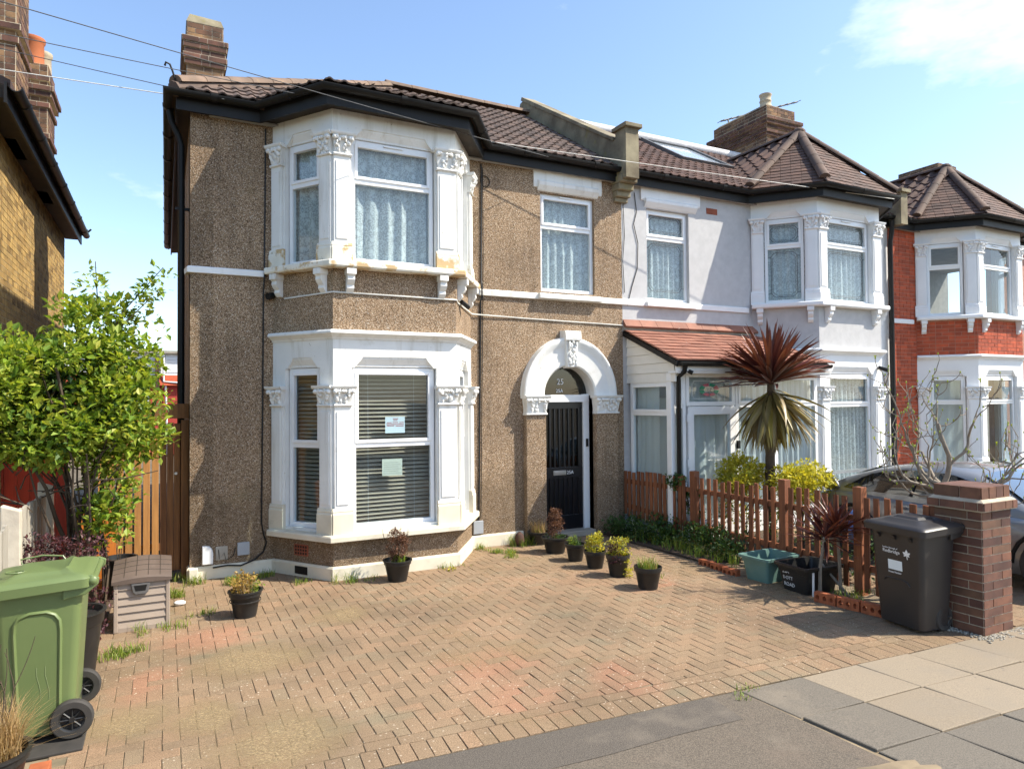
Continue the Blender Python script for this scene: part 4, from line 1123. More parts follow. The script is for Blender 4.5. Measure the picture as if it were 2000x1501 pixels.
MB().box(X1 + .05, X2 - .05, 8.65, 12, 5.40, 5.42).build('ceiling', MT['inner'], h27)
MB().box(X1, X2 + 8, 17.2, 17.3, 0, 5.4).build('rear_wall', MT['render27'], h27)
MB().sweep([(X1 + .002, WY), (9.03, WY)], [(0, 3.505), (.035, 3.51), (.04, 3.585), (.02, 3.6), (0, 3.605)]).build('string_course', MT['white27'], h27)
MB().fprism_s(F27, [(0, 5.20), (.02, 5.205), (.03, 5.23), (.03, 5.42), (0, 5.42)], S7(6.74), S7(7.96)).fprism_s(F27, [(0, 5.10), (.02, 5.12), (.06, 5.18), (.06, 5.22), (.03, 5.25), (0, 5.25)], S7(6.82), S7(7.88)).build('lintel', MT['white27'], h27)
MB().fprism_s(F27, [(-.2, 3.51), (.095, 3.505), (.095, 3.575), (-.2, 3.615)], S7(6.80), S7(7.80)).build('window_sill', MT['white27'], h27, bevel=.005)
window(w27, F27, S7(6.86), S7(7.73), 3.61, 5.09, 4.63, d=-.06)
def lead_lines(par_, F, s0, s1, z0, z1, d, c=.07, i=.05):
    p = []
    a, b, e, f = s0 + i, s1 - i, z0 + i, z1 - i
    p = [(a + c, e), (b - c, e), (b - c * .5, e + c * .3), (b, e + c), (b, f - c), (b - c * .5, f - c * .3), (b - c, f), (a + c, f), (a + c * .5, f - c * .3), (a, f - c), (a, e + c), (a + c * .5, e + c * .3), (a + c, e)]
    m_ = MB().tube([F.P(x, d, z) for x, z in p], .0045, 4)
    for x, z, x2, z2 in ((s0, e + c, a, e + c), (s1, e + c, b, e + c), (s0, f - c, a, f - c), (s1, f - c, b, f - c)): m_.tube([F.P(x, d, z), F.P(x2, d, z2)], .0045, 4)
    i2 = i + .025; a, b, e, f = s0 + i2, s1 - i2, z0 + i2, z1 - i2
    m_.tube([F.P(x, d, z) for x, z in ((a + c, e), (b - c, e), (b, e + c), (b, f - c), (b - c, f), (a + c, f), (a, f - c), (a, e + c), (a + c, e))], .003, 4)
    m_.build('lead_came', MT['lead_strip'], par_)
for F, a, b, dd_ in ((F27, S7(6.91), S7(7.68), -.085), (Fr(P27[0], P27[1]), .27, .79, -.083), (Fr(P27[1], P27[2]), .28, 1.30, -.083)):
    lead_lines(h27, F, a, b, 3.73, 4.60, dd_); lead_lines(h27, F, a, b, 4.70, 5.04, dd_, .06, .04)
U7 = [Fr(P27[i], P27[i + 1]) for i in range(3)]
curtain('gathered lace curtain in the window above the porch', F27, S7(6.87), S7(7.72), 3.65, 5.05, d=-.16, amp=.03, wl=.11)
for i, lab in ((0, 'lace curtain in the left light of the rendered house upper bay'), (1, 'lace curtain in the front light of the rendered house upper bay')):
    curtain(lab, U7[i], .12, U7[i].L - .12, LV['uwb'] + .02, LV['uwt'] - .02, d=-.16, amp=.03, wl=.12)
curtain('pleated net curtain in the front lower bay window behind the car', U7[1], .12, U7[1].L - .12, LV['wb'] + .02, LV['wt'] - .02, d=-.17, amp=.035, wl=.10)
MB().fbox(F27, S7(8.12), S7(8.36), 0, .006, 5.14, 5.24).build('air_brick', MT['rust'], h27)
wall_tube([(6.62, y_, 5.3), (6.66, y_, 5.0), (6.60, y_, 4.8), (6.68, y_, 4.5), (6.66, y_, 4.1), (6.55, y_, 3.8), (6.46, y_, 3.5)], .006, 'cable', h27)
wall_tube([(6.40, y_, 5.1), (6.42, y_, 4.6), (6.38, y_, 4.2), (6.41, y_, 3.7)], .005, 'cable', h27)
# roof of 27 with hipped bay roof
def hip_bay_roof(ro_, E, T, Vv, mt, proto, caps_mt, ex=.115):
    mbr = MB()
    slab(mbr, [E[1], E[2], T], .05); slab(mbr, [E[0], E[1], T], .05); slab(mbr, [E[2], E[3], T], .05)
    slab(mbr, [E[0], T, Vv], .05); slab(mbr, [E[3], Vv, T], .05)
    mbr.build('bay_roof', MT[mt], ro_)
    tile_slope(ro_, [E[1], E[2], T], mt, proto, .165, ex); tile_slope(ro_, [E[0], E[1], T], mt, proto, .165, ex); tile_slope(ro_, [E[2], E[3], T], mt, proto, .165, ex)
    # side slopes: eave direction is the horizontal through the valley foot
    for e in (E[0], E[3]):
        n_ = (Vector(T) - Vector(e)).cross(Vector(Vv) - Vector(e)).normalized()
        if n_.z < 0: n_ = -n_
        hd = Vector((0, 0, 1)).cross(n_).normalized()
        P0 = Vector(e)
        q = [P0, P0 + hd * .01, Vector(T), Vector(Vv)] if hd.y < 0 else [P0, P0 + hd * .01, Vector(T), Vector(Vv)]
        tile_slope(ro_, [tuple(x) for x in q], mt, roman_tile(.28, .33, 1, .05), .28, .28)
    for e in E: caps(ro_, Vector(e) + Vector((0, 0, .05)), Vector(T) + Vector((0, 0, .03)), caps_mt, .085, .38)
    MB().blob(Vector(T) + Vector((0, 0, .06)), (.12, .12, .09)).build('hip_finial', MT[caps_mt], ro_, smooth=180)
    caps(ro_, Vector(T) + Vector((0, 0, .03)), Vector(Vv) + Vector((0, 0, .03)), caps_mt, .085, .38)
def side_house_roof(h, xa, xb, E, T, Vv, hole=None):
    r_ = MB(); slab(r_, [(xa, EY, ZE), (xb, EY, ZE), (xb, RY, ZR), (xa, RY, ZR)])
    slab(r_, [(xa, RY, ZR), (xb, RY, ZR), (xb, 17.4, 4.9), (xa, 17.4, 4.9)])
    o = r_.build('roof', MT['tile27'], h)
    tile_slope(o, [(xa, EY, ZE), (xb, EY, ZE), (xb, RY, ZR), (xa, RY, ZR)], 'tile27', roman_tile(.17, .27, 1, .020, .018, .022), .17, .22, holes=[hole] if hole else [])
    hip_bay_roof(o, E, T, Vv, 'tile27', plain_tile(.165, .16, .018, .024), 'hip27')
    return o
E27 = [(8.94, EY, ZE), (9.72, 7.67, ZE), (11.57, 7.67, ZE), (12.35, EY, ZE)]
T27 = (10.65, 8.95, 6.97); V27 = (10.65, EY + (6.97 - ZE) / SL, 6.97)
sk = [(8.72, 10.0), (10.02, 10.0), (10.02, 11.28), (8.72, 11.28)]
r27 = side_house_roof(h27, 6.45, X2 - .05, E27, T27, V27, [(x, y, zmain(y)) for x, y in sk])
FS = lambda x, y, e: (x, y - e * .54, zmain(y) + e * .84)
fr = MB()
for a, b in ((0, 1), (1, 2), (2, 3), (3, 0)):
    p, q = sk[a], sk[b]; c = (9.37, 10.64)
    ins = lambda r_: (r_[0] + (.07 if r_[0] < c[0] else -.07), r_[1] + (.06 if r_[1] < c[1] else -.06))
    pi, qi = ins(p), ins(q)
    fr.hexa([FS(*p, -.02), FS(*q, -.02), FS(*qi, -.02), FS(*pi, -.02), FS(*p, .085), FS(*q, .085), FS(*qi, .085), FS(*pi, .085)])
sko = fr.build('skylight_frame', MT['greyp'], r27)
iq = [(8.79, 10.06), (9.95, 10.06), (9.95, 11.22), (8.79, 11.22)]
MB().prism([FS(*p, .05) for p in iq], [FS(*p, .044) for p in iq]).build('skylight_pane', MT['sky_sheen_pane'], sko)
MB().prism([FS(*p, .0) for p in iq], [FS(*p, -.01) for p in iq]).build('skylight_blind', MT['white'], sko)
MB().tube([(6.5, RY, ZR + .05), (12.7, RY, ZR + .05)], .11, 8).build('ridge_flashing', MT['lead'], r27, smooth=60)
gutter(h27, [(6.46, 8.615), (8.975, 8.615), (9.749, 7.73), (11.541, 7.73), (12.315, 8.615), (12.84, 8.615)], 5.53)
so = MB()
bi = [(6.40, WY), (9.14, WY), (9.84, 7.93), (11.45, 7.93), (12.15, WY), (12.84, WY)]
bo_ = [(6.40, 8.62), (8.98, 8.62), (9.755, 7.735), (11.535, 7.735), (12.31, 8.62), (12.84, 8.62)]
for i in range(5): so.add([(*bi[i], 5.43), (*bi[i + 1], 5.43), (*bo_[i + 1], 5.43), (*bo_[i], 5.43)], [(0, 1, 2, 3)])
so.build('soffit', MT['soffit'], h27)
# chimney of 27
c27 = chimney(h27, 12.05, 12.95, 11.0, 12.65, 6.3, 8.62, [(7.93, 8.0, .03), (8.0, 8.07, .06), (8.10, 8.18, .05), (8.18, 8.26, .10), (8.26, 8.34, .13)], limit=220)
MB().box(12.04, 12.96, 10.99, 12.66, 6.2, 7.45).build('rendered_base', MT['conc'], c27)
MB().prism([(12.05, 11.0, 8.61), (12.95, 11.0, 8.61), (12.85, 11.1, 8.68), (12.15, 11.1, 8.70)], [(12.05, 12.65, 8.61), (12.95, 12.65, 8.61), (12.85, 12.55, 8.68), (12.15, 12.55, 8.70)]).build('flaunching', MT['moss'], c27)
MB().lathe([(.0, 8.62), (.15, 8.62), (.15, 8.70), (.125, 8.74), (.12, 8.80), (.135, 8.82), (.135, 8.84), (.12, 8.86), (.125, 8.94), (.14, 8.96), (.14, 8.99), (.11, 8.99), (.10, 8.80)], (12.3, 11.25, 0), 16).build('chimney_pot', MT['potbuff'], c27, smooth=50)
ta = thing('tv_aerial', 'thin television aerial behind the chimney of the rendered house', 'aerial', (12.5, 12.2, 8.6))
A0, A1 = Vector((12.53, 12.9, 9.03)), Vector((15.30, 12.9, 10.05))
MB().tube([A0, A1], .022, 5).build('boom', MT['wire'], ta)
MB().tube([(12.75, 12.7, 8.3), (12.75, 12.88, 9.11)], .02, 5).build('mast', MT['wire'], ta)
for k in range(12):
    p = A0.lerp(A1, k / 11)
    MB().tube([p - Vector((0, .12, 0)), p + Vector((0, .12, 0))], .009, 4).build('element', MT['wire'], ta)
# porch
po = h27
PX0, PX1, PYF = 6.46, 9.50, 7.70
zf = 2.50
pr = MB(); slab(pr, [(6.38, 7.50, 2.57), (9.52, 7.50, 2.57), (9.52, WY, 3.10), (6.38, WY, 3.10)], .05)
pro = pr.build('porch_roof', MT['black'], h27)
tile_slope(pro, [(6.38, 7.50, 2.575), (9.50, 7.50, 2.575), (9.3, WY, 3.105), (6.38, WY, 3.105)], 'ptile', plain_tile(.27, .19), .27, .145, name='porch_tile')
MB().fbox(F27, S7(6.38), S7(9.16), 0, .03, 3.10, 3.17).build('porch_flashing', MT['conc'], pro)
nrt = 9
for k in range(nrt):
    a = 6.38 + k * (9.2 - 6.38) / nrt; b = a + (9.2 - 6.38) / nrt - .006
    MB().fprism_s(F27, [(0, 3.18), (.075, 3.155), (.085, 3.175), (.0, 3.285)], S7(a), S7(b)).build('porch_ridge_tile', MT['ptile'], pro)
clad = MB()
Fp = Fr((PX0, WY), (PX0, PYF))
for k in range(6):
    z0_ = 2.28 + k * .14; z1_ = z0_ + .137
    # board cut to the roof slope: front end limited where the roof is lower
    def ymin(z): return max(PYF - .10, 7.50 + (z - 2.50) / (.53 / 1.23))
    a0, a1 = WY - ymin(z0_), WY - ymin(z1_)
    if a1 < .05: a1 = .02
    MB().prism([Fp.P(0, .022, z0_), Fp.P(a0, .022, z0_), Fp.P(a1, .008, z1_), Fp.P(0, .008, z1_)], [Fp.P(0, -.01, z0_), Fp.P(a0, -.01, z0_), Fp.P(a1, -.01, z1_), Fp.P(0, -.01, z1_)]).build('cladding_board', MT['cladding'], pro)
MB().prism([(6.37, 7.48, 2.49), (6.37, 7.48, 2.57), (6.37, WY, 3.09), (6.37, WY, 3.02)], [(6.40, 7.48, 2.49), (6.40, 7.48, 2.57), (6.40, WY, 3.09), (6.40, WY, 3.02)]).build('barge_board', MT['black'], pro)
gp = MB().sweep([(6.40, 7.52), (9.50, 7.52)], [(.01 + .05 + .05 * math.cos(math.pi + math.pi * i / 8), 2.545 + .05 * math.sin(math.pi + math.pi * i / 8)) for i in range(9)] + [(.11, 2.555), (.01, 2.555)])
gpo = gp.build('porch_gutter', MT['black'], h27, smooth=50)
MB().band([(6.40, 7.54), (9.60, 7.54)], 0, .02, 2.43, 2.55).build('porch_fascia', MT['upvc'], h27)
MB().box(6.42, 9.6, 7.54, 7.72, 2.40, 2.43).build('porch_soffit', MT['upvc'], h27)
MB().tube([(6.53, 7.47, 2.52), (6.53, 7.50, 2.42), (6.53, 7.63, 2.34), (6.53, 7.64, .05)], .034, 10).build('porch_downpipe', MT['black'], h27, smooth=60)
MB().tube([(6.60, 7.58, 2.46), (6.68, 7.50, 2.40)], .03, 8).build('security_camera', MT['black'], h27)
FF = Fr((PX0, PYF), (PX1, PYF)); SP = lambda x: x - PX0
base = MB().fbox(FF, 0, FF.L, -.1, 0, 0, .25).fbox(Fp, 0, Fp.L, -.1, 0, 0, .25)
base.build('porch_base', MT['white27'], h27)
for (a, b, zt) in ((6.47, 6.72, 1.93), (7.69, 9.48, 1.93)): window(h27, FF, SP(a), SP(b), .25, 2.41, zt, d=0.0, open_top=True, fw_=.06)
window(h27, FF, SP(6.73), SP(7.68), 1.93, 2.41, None, d=0.0, fw_=.06)
window(h27, Fp, .06, Fp.L - .02, .25, 2.30, 1.82, d=0.0, fw_=.055)
MB().fbox(FF, SP(8.50), SP(8.57), -.06, -.002, .3, 1.9).build('mullion', MT['upvc'], h27)
MB().fbox(FF, -.02, .05, -.09, .01, .25, 2.41).build('corner_post', MT['upvc'], h27, bevel=.004)
# porch door
pd = MB(); a, b = SP(6.75), SP(7.67)
for s0_, s1_, z0_, z1_ in ((a, a + .11, .05, 1.92), (b - .11, b, .05, 1.92), (a + .11, b - .11, .05, .25), (a + .11, b - .11, 1.80, 1.92)): pd.fbox(FF, s0_, s1_, -.05, .015, z0_, z1_)
pdo = pd.build('porch_door', MT['upvc'], h27, bevel=.004)
MB().fbox(FF, a + .1, b - .1, -.02, -.014, .24, 1.81).build('door_pane', MT['glass'], pdo)
MB().fbox(FF, b - .07, b - .03, .015, .05, 1.0, 1.16).build('door_handle', MT['black'], pdo, bevel=.006)
for z in (.5, 1.05, 1.7): MB().fbox(FF, a - .03, a + .02, .012, .035, z, z + .11).build('hinge', MT['upvc'], pdo)
MB().fbox(FF, SP(7.69), SP(7.74), .005, .04, 1.28, 1.40).build('doorbell', MT['black'], h27)
# number panel of the porch toplight: stained-glass ring of pink and green with 27
NC = (SP(7.19), 2.165)
for k in range(8):
    a0, a1 = 2 * math.pi * (k + .08) / 8, 2 * math.pi * (k + .92) / 8
    q = [(1.0, a0), (1.0, (a0 + a1) / 2), (1.0, a1), (.58, a1), (.58, a0)]
    pts = [(NC[0] + r_ * .19 * math.cos(t), NC[1] + r_ * .095 * math.sin(t)) for r_, t in q]
    MB().fprism_d(FF, pts, -.025, -.020).build('stained_glass', MT['greeng' if k in (0, 3, 4, 7) and k % 4 != 0 or k in (3, 4) or k == 1 else 'pinkg'], h27)
text('27', .10, FF.M(NC[0], -.018, NC[1] - .036), MT['grey_ink'], h27, 'house_number', align='CENTER')
MB().tube([FF.P(NC[0] + x, -.02, NC[1] + z) for x, z in ((-.3, -.13), (.3, -.13), (.3, -.10), (.33, -.10), (.33, .10), (.3, .10), (.3, .13), (-.3, .13), (-.3, .10), (-.33, .10), (-.33, -.10), (-.3, -.10), (-.3, -.13))], .004, 4).build('etched_border', MT['letter'], h27)
curtain('plain pale curtain inside the porch behind the palm', FF, SP(7.76), SP(9.46), .3, 2.36, d=-.12, amp=.02, wl=.14, mt='netb')
curtain('white net hanging inside the porch door', FF, SP(6.80), SP(7.62), .2, 2.38, d=-.13, amp=.03, wl=.2, mt='netb')
curtain('pale panel added inside the side window of the porch for its reflection', Fp, .10, .62, .3, 2.25, d=-.11, amp=.006, wl=.3, mt='netb')  # added panel, stands in for the pale wall and reflection in this pane
MB().fbox(F27, S7(6.95), S7(7.75), -.1, -.05, .02, 2.05).build('inner_door', MT['upvc'], h27)
# boundary downpipe between 27 and 29
MB().tube([(12.72, 8.54, 5.5), (12.75, 8.56, 5.3), (12.78, 8.62, 5.1), (12.79, 8.64, .1)], .045, 8).build('downpipe', MT['black'], h27, smooth=60)
MB().tube([(12.86, 8.66, 5.35), (12.88, 8.66, .1)], .03, 8).build('downpipe', MT['black'], h27, smooth=60)
FR7 = Fr(P27[1], P27[2])
MB().tube([FR7.P(1.48, .02, 2.56), FR7.P(1.56, .16, 2.50)], .035, 8).build('security_camera', MT['black'], h27)
pq = [(8.37, 5.40), (8.37, 6.02), (8.66, 6.02), (8.66, 5.72), (11.6, 7.6), (11.6, 5.4)]
q_ = MB().prism([(12.76, y, z) for y, z in pq], [(12.96, y, z) for y, z in pq]).box(12.72, 13.0, 8.32, 8.70, 6.02, 6.08)
q_.build('party_parapet', MT['moss'], h27)

# ---------------------------------------------------------------- number 29: red brick house
h29 = thing('terraced_house', 'right-hand terraced house in bright red brick with white bay surrounds', 'house', (15.2, WY, 0))
F29 = Fr((X2, WY), (19.2, WY)); S9 = lambda x: x - X2
P29 = [(13.72, WY), (14.42, 7.93), (16.02, 7.93), (16.72, WY)]
wl = wall(MB(), F29, .002, S9(13.75), 0, 5.42, [], 0, -.25); wl9 = wl.build('front_wall', MT['mortar_r'], h29)
bricks(wl9, F29, .004, S9(13.72), 0, 5.40, 'br_red', bond='flemish')
w9b = wall(MB(), F29, S9(16.69), S9(19.2), 0, 5.42, [], 0, -.25).build('front_wall', MT['mortar_r'], h29)
bay(h29, P29, 'mortar_r', 'white27', 29)
b29 = [Fr(P29[i], P29[i + 1]) for i in range(3)]
for F in b29[:2]:
    bricks(w9b, F, .0, F.L, LV['ct'] + .01, LV['usb'] - .005, 'br_red', bond='flemish', limit=150)
    bricks(w9b, F, .0, F.L, LV['pl'], LV['sb'], 'br_red', bond='flemish', limit=0)
MB().sweep([(X2 + .002, WY), (13.6, WY)], [(0, 3.505), (.035, 3.51), (.04, 3.585), (.02, 3.6), (0, 3.605)]).build('string_course', MT['white27'], h29)
MB().box(X2 + .05, 19.2, 11.3, 11.4, 0, 5.4).build('room_wall', MT['inner'], h29)
MB().box(X2 + .05, 19.2, 8.76, 12, 2.93, 3.0).build('upper_floor', MT['inner'], h29)
MB().box(X2 + .05, 19.2, 8.65, 12, 5.40, 5.42).build('ceiling', MT['inner'], h29)
E29 = [(13.52, EY, ZE), (14.30, 7.67, ZE), (16.14, 7.67, ZE), (16.92, EY, ZE)]
T29 = (15.22, 8.95, 6.97); V29 = (15.22, V27[1], 6.97)
side_house_roof(h29, X2 + .1, 19.2, E29, T29, V29)
gutter(h29, [(12.92, 8.615), (13.555, 8.615), (14.329, 7.73), (16.111, 7.73), (16.885, 8.615), (19.2, 8.615)], 5.53)
so = MB()
bi = [(12.9, WY), (13.72, WY), (14.42, 7.93), (16.02, 7.93), (16.72, WY), (19.2, WY)]
bo_ = [(12.9, 8.62), (13.56, 8.62), (14.335, 7.735), (16.105, 7.735), (16.88, 8.62), (19.2, 8.62)]
for i in range(5): so.add([(*bi[i], 5.43), (*bi[i + 1], 5.43), (*bo_[i + 1], 5.43), (*bo_[i], 5.43)], [(0, 1, 2, 3)])
so.build('soffit', MT['soffit'], h29)
curtain('pale curtain in the front light of the red brick upper bay', b29[1], .15, .75, LV['uwb'], LV['uwt'], d=-.3, amp=.02, wl=.15, mt='netb')
curtain('pale blind-like net in the left lower light of the red brick bay', b29[0], .12, b29[0].L - .12, LV['wb'], LV['wt'], d=-.3, amp=.004, wl=.3, mt='netb')
chimney(h29, 18.2, 19.0, 10.9, 12.0, 5.6, 8.2, [(7.9, 7.98, .05), (7.98, 8.06, .08)], limit=60)
# ---------------------------------------------------------------- left neighbour in yellow brick
nh = thing('neighbour_house', 'tall yellow stock brick flank wall with black eaves at the left edge', 'house', (-1.72, 12, 0))
NX = -1.72
FN = Fr((NX, 8.8), (NX, 15.45))
FN2 = Fr((NX, 8.8), (NX, 15.45))
# outward is +X: travel towards +Y gives n=(1,0)
wn_ = wall(MB(), FN, 0, FN.L, 0, 5.3, [], 0, -.3).build('flank_wall', MT['mortar_w'], nh)
bricks(wn_, FN, .0, FN.L, .0, 5.25, 'br_yellow', bond='flemish', dep=.004)
MB().box(-6.5, NX, 15.15, 15.45, 0, 5.25).build('rear_wall', MT['mortar_w'], nh)
MB().box(-6.5, NX - .0, 8.8, 9.1, 0, 5.25).build('front_wall', MT['mortar_w'], nh)
nr = MB(); slab(nr, [(-1.42, 8.5, 5.36), (-1.42, 15.6, 5.36), (-4.5, 13.0, 7.4), (-4.5, 11.0, 7.4)])
nr.build('roof', MT['tile27'], nh)
MB().add([(NX, 8.6, 5.2), (NX, 15.55, 5.2), (-1.45, 15.55, 5.2), (-1.45, 8.6, 5.2)], [(0, 1, 2, 3)]).build('soffit', MT['soffit'], nh)
gutter(nh, [(-1.45, 8.5), (-1.45, 15.6)], 5.26)
MB().tube([(-1.37, 15.6, 5.36), (-1.30, 15.62, 5.44)], .02, 6).build('gutter_end', MT['black'], nh)
nc1 = chimney(nh, -2.05, -1.60, 9.9, 10.7, 5.2, 7.9, [(6.35, 6.43, .03), (6.5, 6.58, .05)], 'br_chim', 'br_chimd', mort='mortar_w', limit=120)
nc2 = chimney(nh, -2.02, -1.58, 12.2, 12.9, 5.2, 7.12, [(6.0, 6.08, .03), (6.46, 6.54, .03), (6.62, 6.70, .05), (6.70, 6.78, .08), (6.86, 6.94, .03)], 'br_chim', 'br_chimd', mort='mortar_w', limit=160)
MB().lathe([(.15, 7.1), (.145, 7.50), (.165, 7.52), (.165, 7.57), (.13, 7.57), (.12, 7.2)], (-1.80, 12.42, 0), 14).build('chimney_pot', MT['potclay'], nc2, smooth=50)
MB().lathe([(.14, 7.1), (.13, 7.46), (.15, 7.48), (.15, 7.53), (.12, 7.53), (.10, 7.2)], (-1.74, 12.80, 0), 14).build('chimney_pot', MT['potbuff'], nc2, smooth=50)

# far building seen through the side passage
fb = thing('far_house', 'distant red rear wall with white flat-roofed dormer between shrub and downpipe', 'house', (-.5, 30, 0))
MB().box(-6, 5, 30, 34, 0, 2.75).build('wall', MT['farred'], fb)
MB().prism([(-6, 29.8, 2.70), (5, 29.8, 2.70), (5, 29.95, 3.1), (-6, 29.95, 3.1)], [(-6, 31, 2.7), (5, 31, 2.7), (5, 31, 3.1), (-6, 31, 3.1)]).build('tiled_skirt', MT['br_red'], fb)
MB().box(-6, 5, 29.95, 34, 3.1, 3.95).build('dormer', MT['white27'], fb)
MB().box(-6.2, 5.2, 29.75, 34, 3.95, 4.05).build('flat_roof', MT['conc'], fb)
FFb = Fr((-6, 29.95), (5, 29.95)); FFw = Fr((-6, 30), (5, 30))
for s in (4.55, 5.95): window(fb, FFb, s, s + .75, 3.2, 3.8, 3.62, d=.02, fw_=.06)
window(fb, FFw, 4.4, 5.45, 1.0, 2.5, 2.1, d=.02, fw_=.07)
MB().box(-.35, -.2, 29.7, 29.94, 2.6, 3.8).build('chimney_breast', MT['br_chimd'], fb)
MB().tube([(-.05, 29.85, 3.9), (-.05, 29.85, 2.85), (.5, 29.8, 2.8)], .04, 6).build('waste_pipe', MT['white'], fb)
MB().tube([(.02, 29.9, 2.7), (.1, 29.9, 0)], .04, 6).build('waste_pipe', MT['white'], fb)

# ---------------------------------------------------------------- side gate and fences on the left
gt = thing('side_gate', 'brown boarded side gate darkened by painted house shade, with top beam beside the house wall', 'gate', (.10, 8.92, 0))
for k in range(3):
    a = -.05 + k * .072
    MB().box(a, a + .069, 8.91 + .004 * (k % 2), 8.935, .10, 1.80 + .01 * (k % 2)).build('board', MT['gate'], gt, bevel=.003)
MB().box(.168, .250, 8.86, 8.93, .0, 1.84).build('post', MT['gate'], gt, bevel=.004)
MB().box(-.20, .25, 8.87, 8.94, 1.86, 2.03).build('top_beam', MT['gate'], gt, bevel=.004)
MB().tube([(.115, 8.905, 1.22), (.115, 8.89, 1.22)], .016, 10).build('lock', MT['metal'], gt)
sf = thing('slatted_fence', 'upright boards with open gaps in a painted sunlit gold, left of the gate', 'fence', (-.3, 8.86, 0))
for k in range(7):
    a = -.66 + k * .088
    MB().box(a, a + .069, 8.84, 8.86, .05, 1.76 + rng.uniform(-.02, .02)).build('board', MT['gate_sunlit'], sf, bevel=.003)
MB().box(-.66, -.05, 8.87, 8.905, .35, .43).build('rail', MT['gate'], sf)
MB().box(-.66, -.05, 8.87, 8.905, 1.4, 1.48).build('rail', MT['gate'], sf)
ob = thing('leaning_boards', 'low bright orange boards standing under the shrub by the gate', 'panel', (-.75, 8.6, 0))
for k in range(4):
    a = -.86 + k * .098
    MB().hexa([(a, 8.60, .05), (a + .094, 8.60, .05), (a + .094, 8.62, .05), (a, 8.62, .05), (a, 8.63, .86), (a + .094, 8.63, .86), (a + .094, 8.65, .86), (a, 8.65, .86)]).build('board', MT['orange'], ob, bevel=.003)
rf = thing('board_fence', 'red painted upright board fence behind the concrete posts', 'fence', (-1.4, 9.9, 0))
for k in range(9):
    a = -2.2 + k * .128
    MB().box(a, a + .124, 9.9 + .004 * (k % 2), 9.925, 0.1, 1.62).build('board', MT['redwood'], rf, bevel=.003)
cf = thing('panel_fence', 'weathered grey board fence with pale concrete posts along the left boundary', 'fence', (-1.08, 7, 0))
def cpost(y, h=1.24): MB().prism([(-1.16, y - .055, 0), (-1.16, y + .055, 0), (-1.16, y + .055, h), (-1.16, y - .055, h)], [(-1.02, y - .055, 0), (-1.02, y + .055, 0), (-1.03, y + .05, h - .05), (-1.03, y - .05, h - .05)]).build('post', MT['post'], cf, bevel=.008)
for y in (4.75, 6.72, 8.5): cpost(y)
for (ya, yb, h0, h1) in ((4.82, 6.66, 1.10, 1.10), (6.79, 8.44, 1.16, 1.12)):
    nbd = int((yb - ya) / .115)
    for k in range(nbd):
        y = ya + k * .115
        h = h0 + (h1 - h0) * k / nbd + rng.uniform(-.012, .012)
        MB().box(-1.105 + .006 * (k % 2), -1.085 + .006 * (k % 2), y, y + .119, .12, h).build('board', MT['greywood'], cf)
    MB().box(-1.12, -1.06, ya, yb, 0, .13).build('gravel_board', MT['post'], cf)
    MB().box(-1.08, -1.05, ya, yb, .3, .37).build('rail', MT['greywood'], cf)

# ---------------------------------------------------------------- picket fence, brick pier
pf = thing('picket_fence', 'red-brown picket fence between the two front drives', 'fence', (6.63, 6.3, 0))
FXP = [(3.9, 6.40, 1.03), (4.6, 6.43, 1.02), (5.6, 6.47, .995), (6.6, 6.50, .965), (7.3, 6.51, .945), (8.68, 6.34, .935)]
def fint(y, k):
    for p, q in zip(FXP, FXP[1:]):
        if y <= q[0]: return p[k] + (q[k] - p[k]) * (y - p[0]) / (q[0] - p[0])
    return FXP[-1][k]
fx = lambda y: fint(y, 1)
ztop = lambda y: fint(y, 2)
y = 8.66; k = 0
posts = (7.34, 5.77, 4.76)
while y > 3.95:
    if not any(abs(y - p) < .07 for p in posts):
        w = rng.uniform(.050, .060) if y > 7.4 else rng.uniform(.056, .068); h = ztop(y) + rng.uniform(-.018, .018); tl = rng.uniform(-.022, .022)
        b0 = rng.uniform(.03, .07) + max(0, (y - 7.5)) * .2
        x = fx(y); a_ = (fx(y - .05) - fx(y + .05)) / .1 * w / 2
        MB().hexa([(x - .010 + a_, y - w / 2, b0), (x + .008 + a_, y - w / 2, b0), (x + .008 - a_, y + w / 2, b0), (x - .010 - a_, y + w / 2, b0),
                   (x - .010 + a_, y - w / 2 + tl, h), (x + .008 + a_, y - w / 2 + tl, h), (x + .008 - a_, y + w / 2 + tl, h + rng.uniform(-.008, .008)), (x - .010 - a_, y + w / 2 + tl, h)]).build('picket', MT['fence'], pf)
    y -= (.090 if y > 7.4 else .124) + rng.uniform(-.005, .005)
for py in posts: MB().box(fx(py) - .012, fx(py) + .085, py - .048, py + .048, -.02, ztop(py) + .09).build('post', MT['fence'], pf, bevel=.005)
MB().box(fx(3.95) - .01, fx(3.95) + .06, 3.90, 3.98, 0, 1.05).build('post', MT['fence'], pf, bevel=.005)
for z in (.25, .74):
    for ya, yb in ((3.95, 5.6), (5.6, 7.3), (7.3, 8.68)):
        za, zb = (z + (.12 if z < .5 and q > 8 else 0) for q in (ya, yb))
        MB().hexa([(fx(ya) + .010, ya, za), (fx(ya) + .045, ya, za), (fx(yb) + .045, yb, zb), (fx(yb) + .010, yb, zb), (fx(ya) + .010, ya, za + .065), (fx(ya) + .045, ya, za + .065), (fx(yb) + .045, yb, zb + .065), (fx(yb) + .010, yb, zb + .065)]).build('rail', MT['fence'], pf)
bp_ = thing('gate_pier', 'square brown brick gate pier with corbelled cap beside the dark bin', 'pier', (6.43, 3.63, 0))
px0, px1, py0, py1 = 6.215, 6.655, 3.42, 3.83
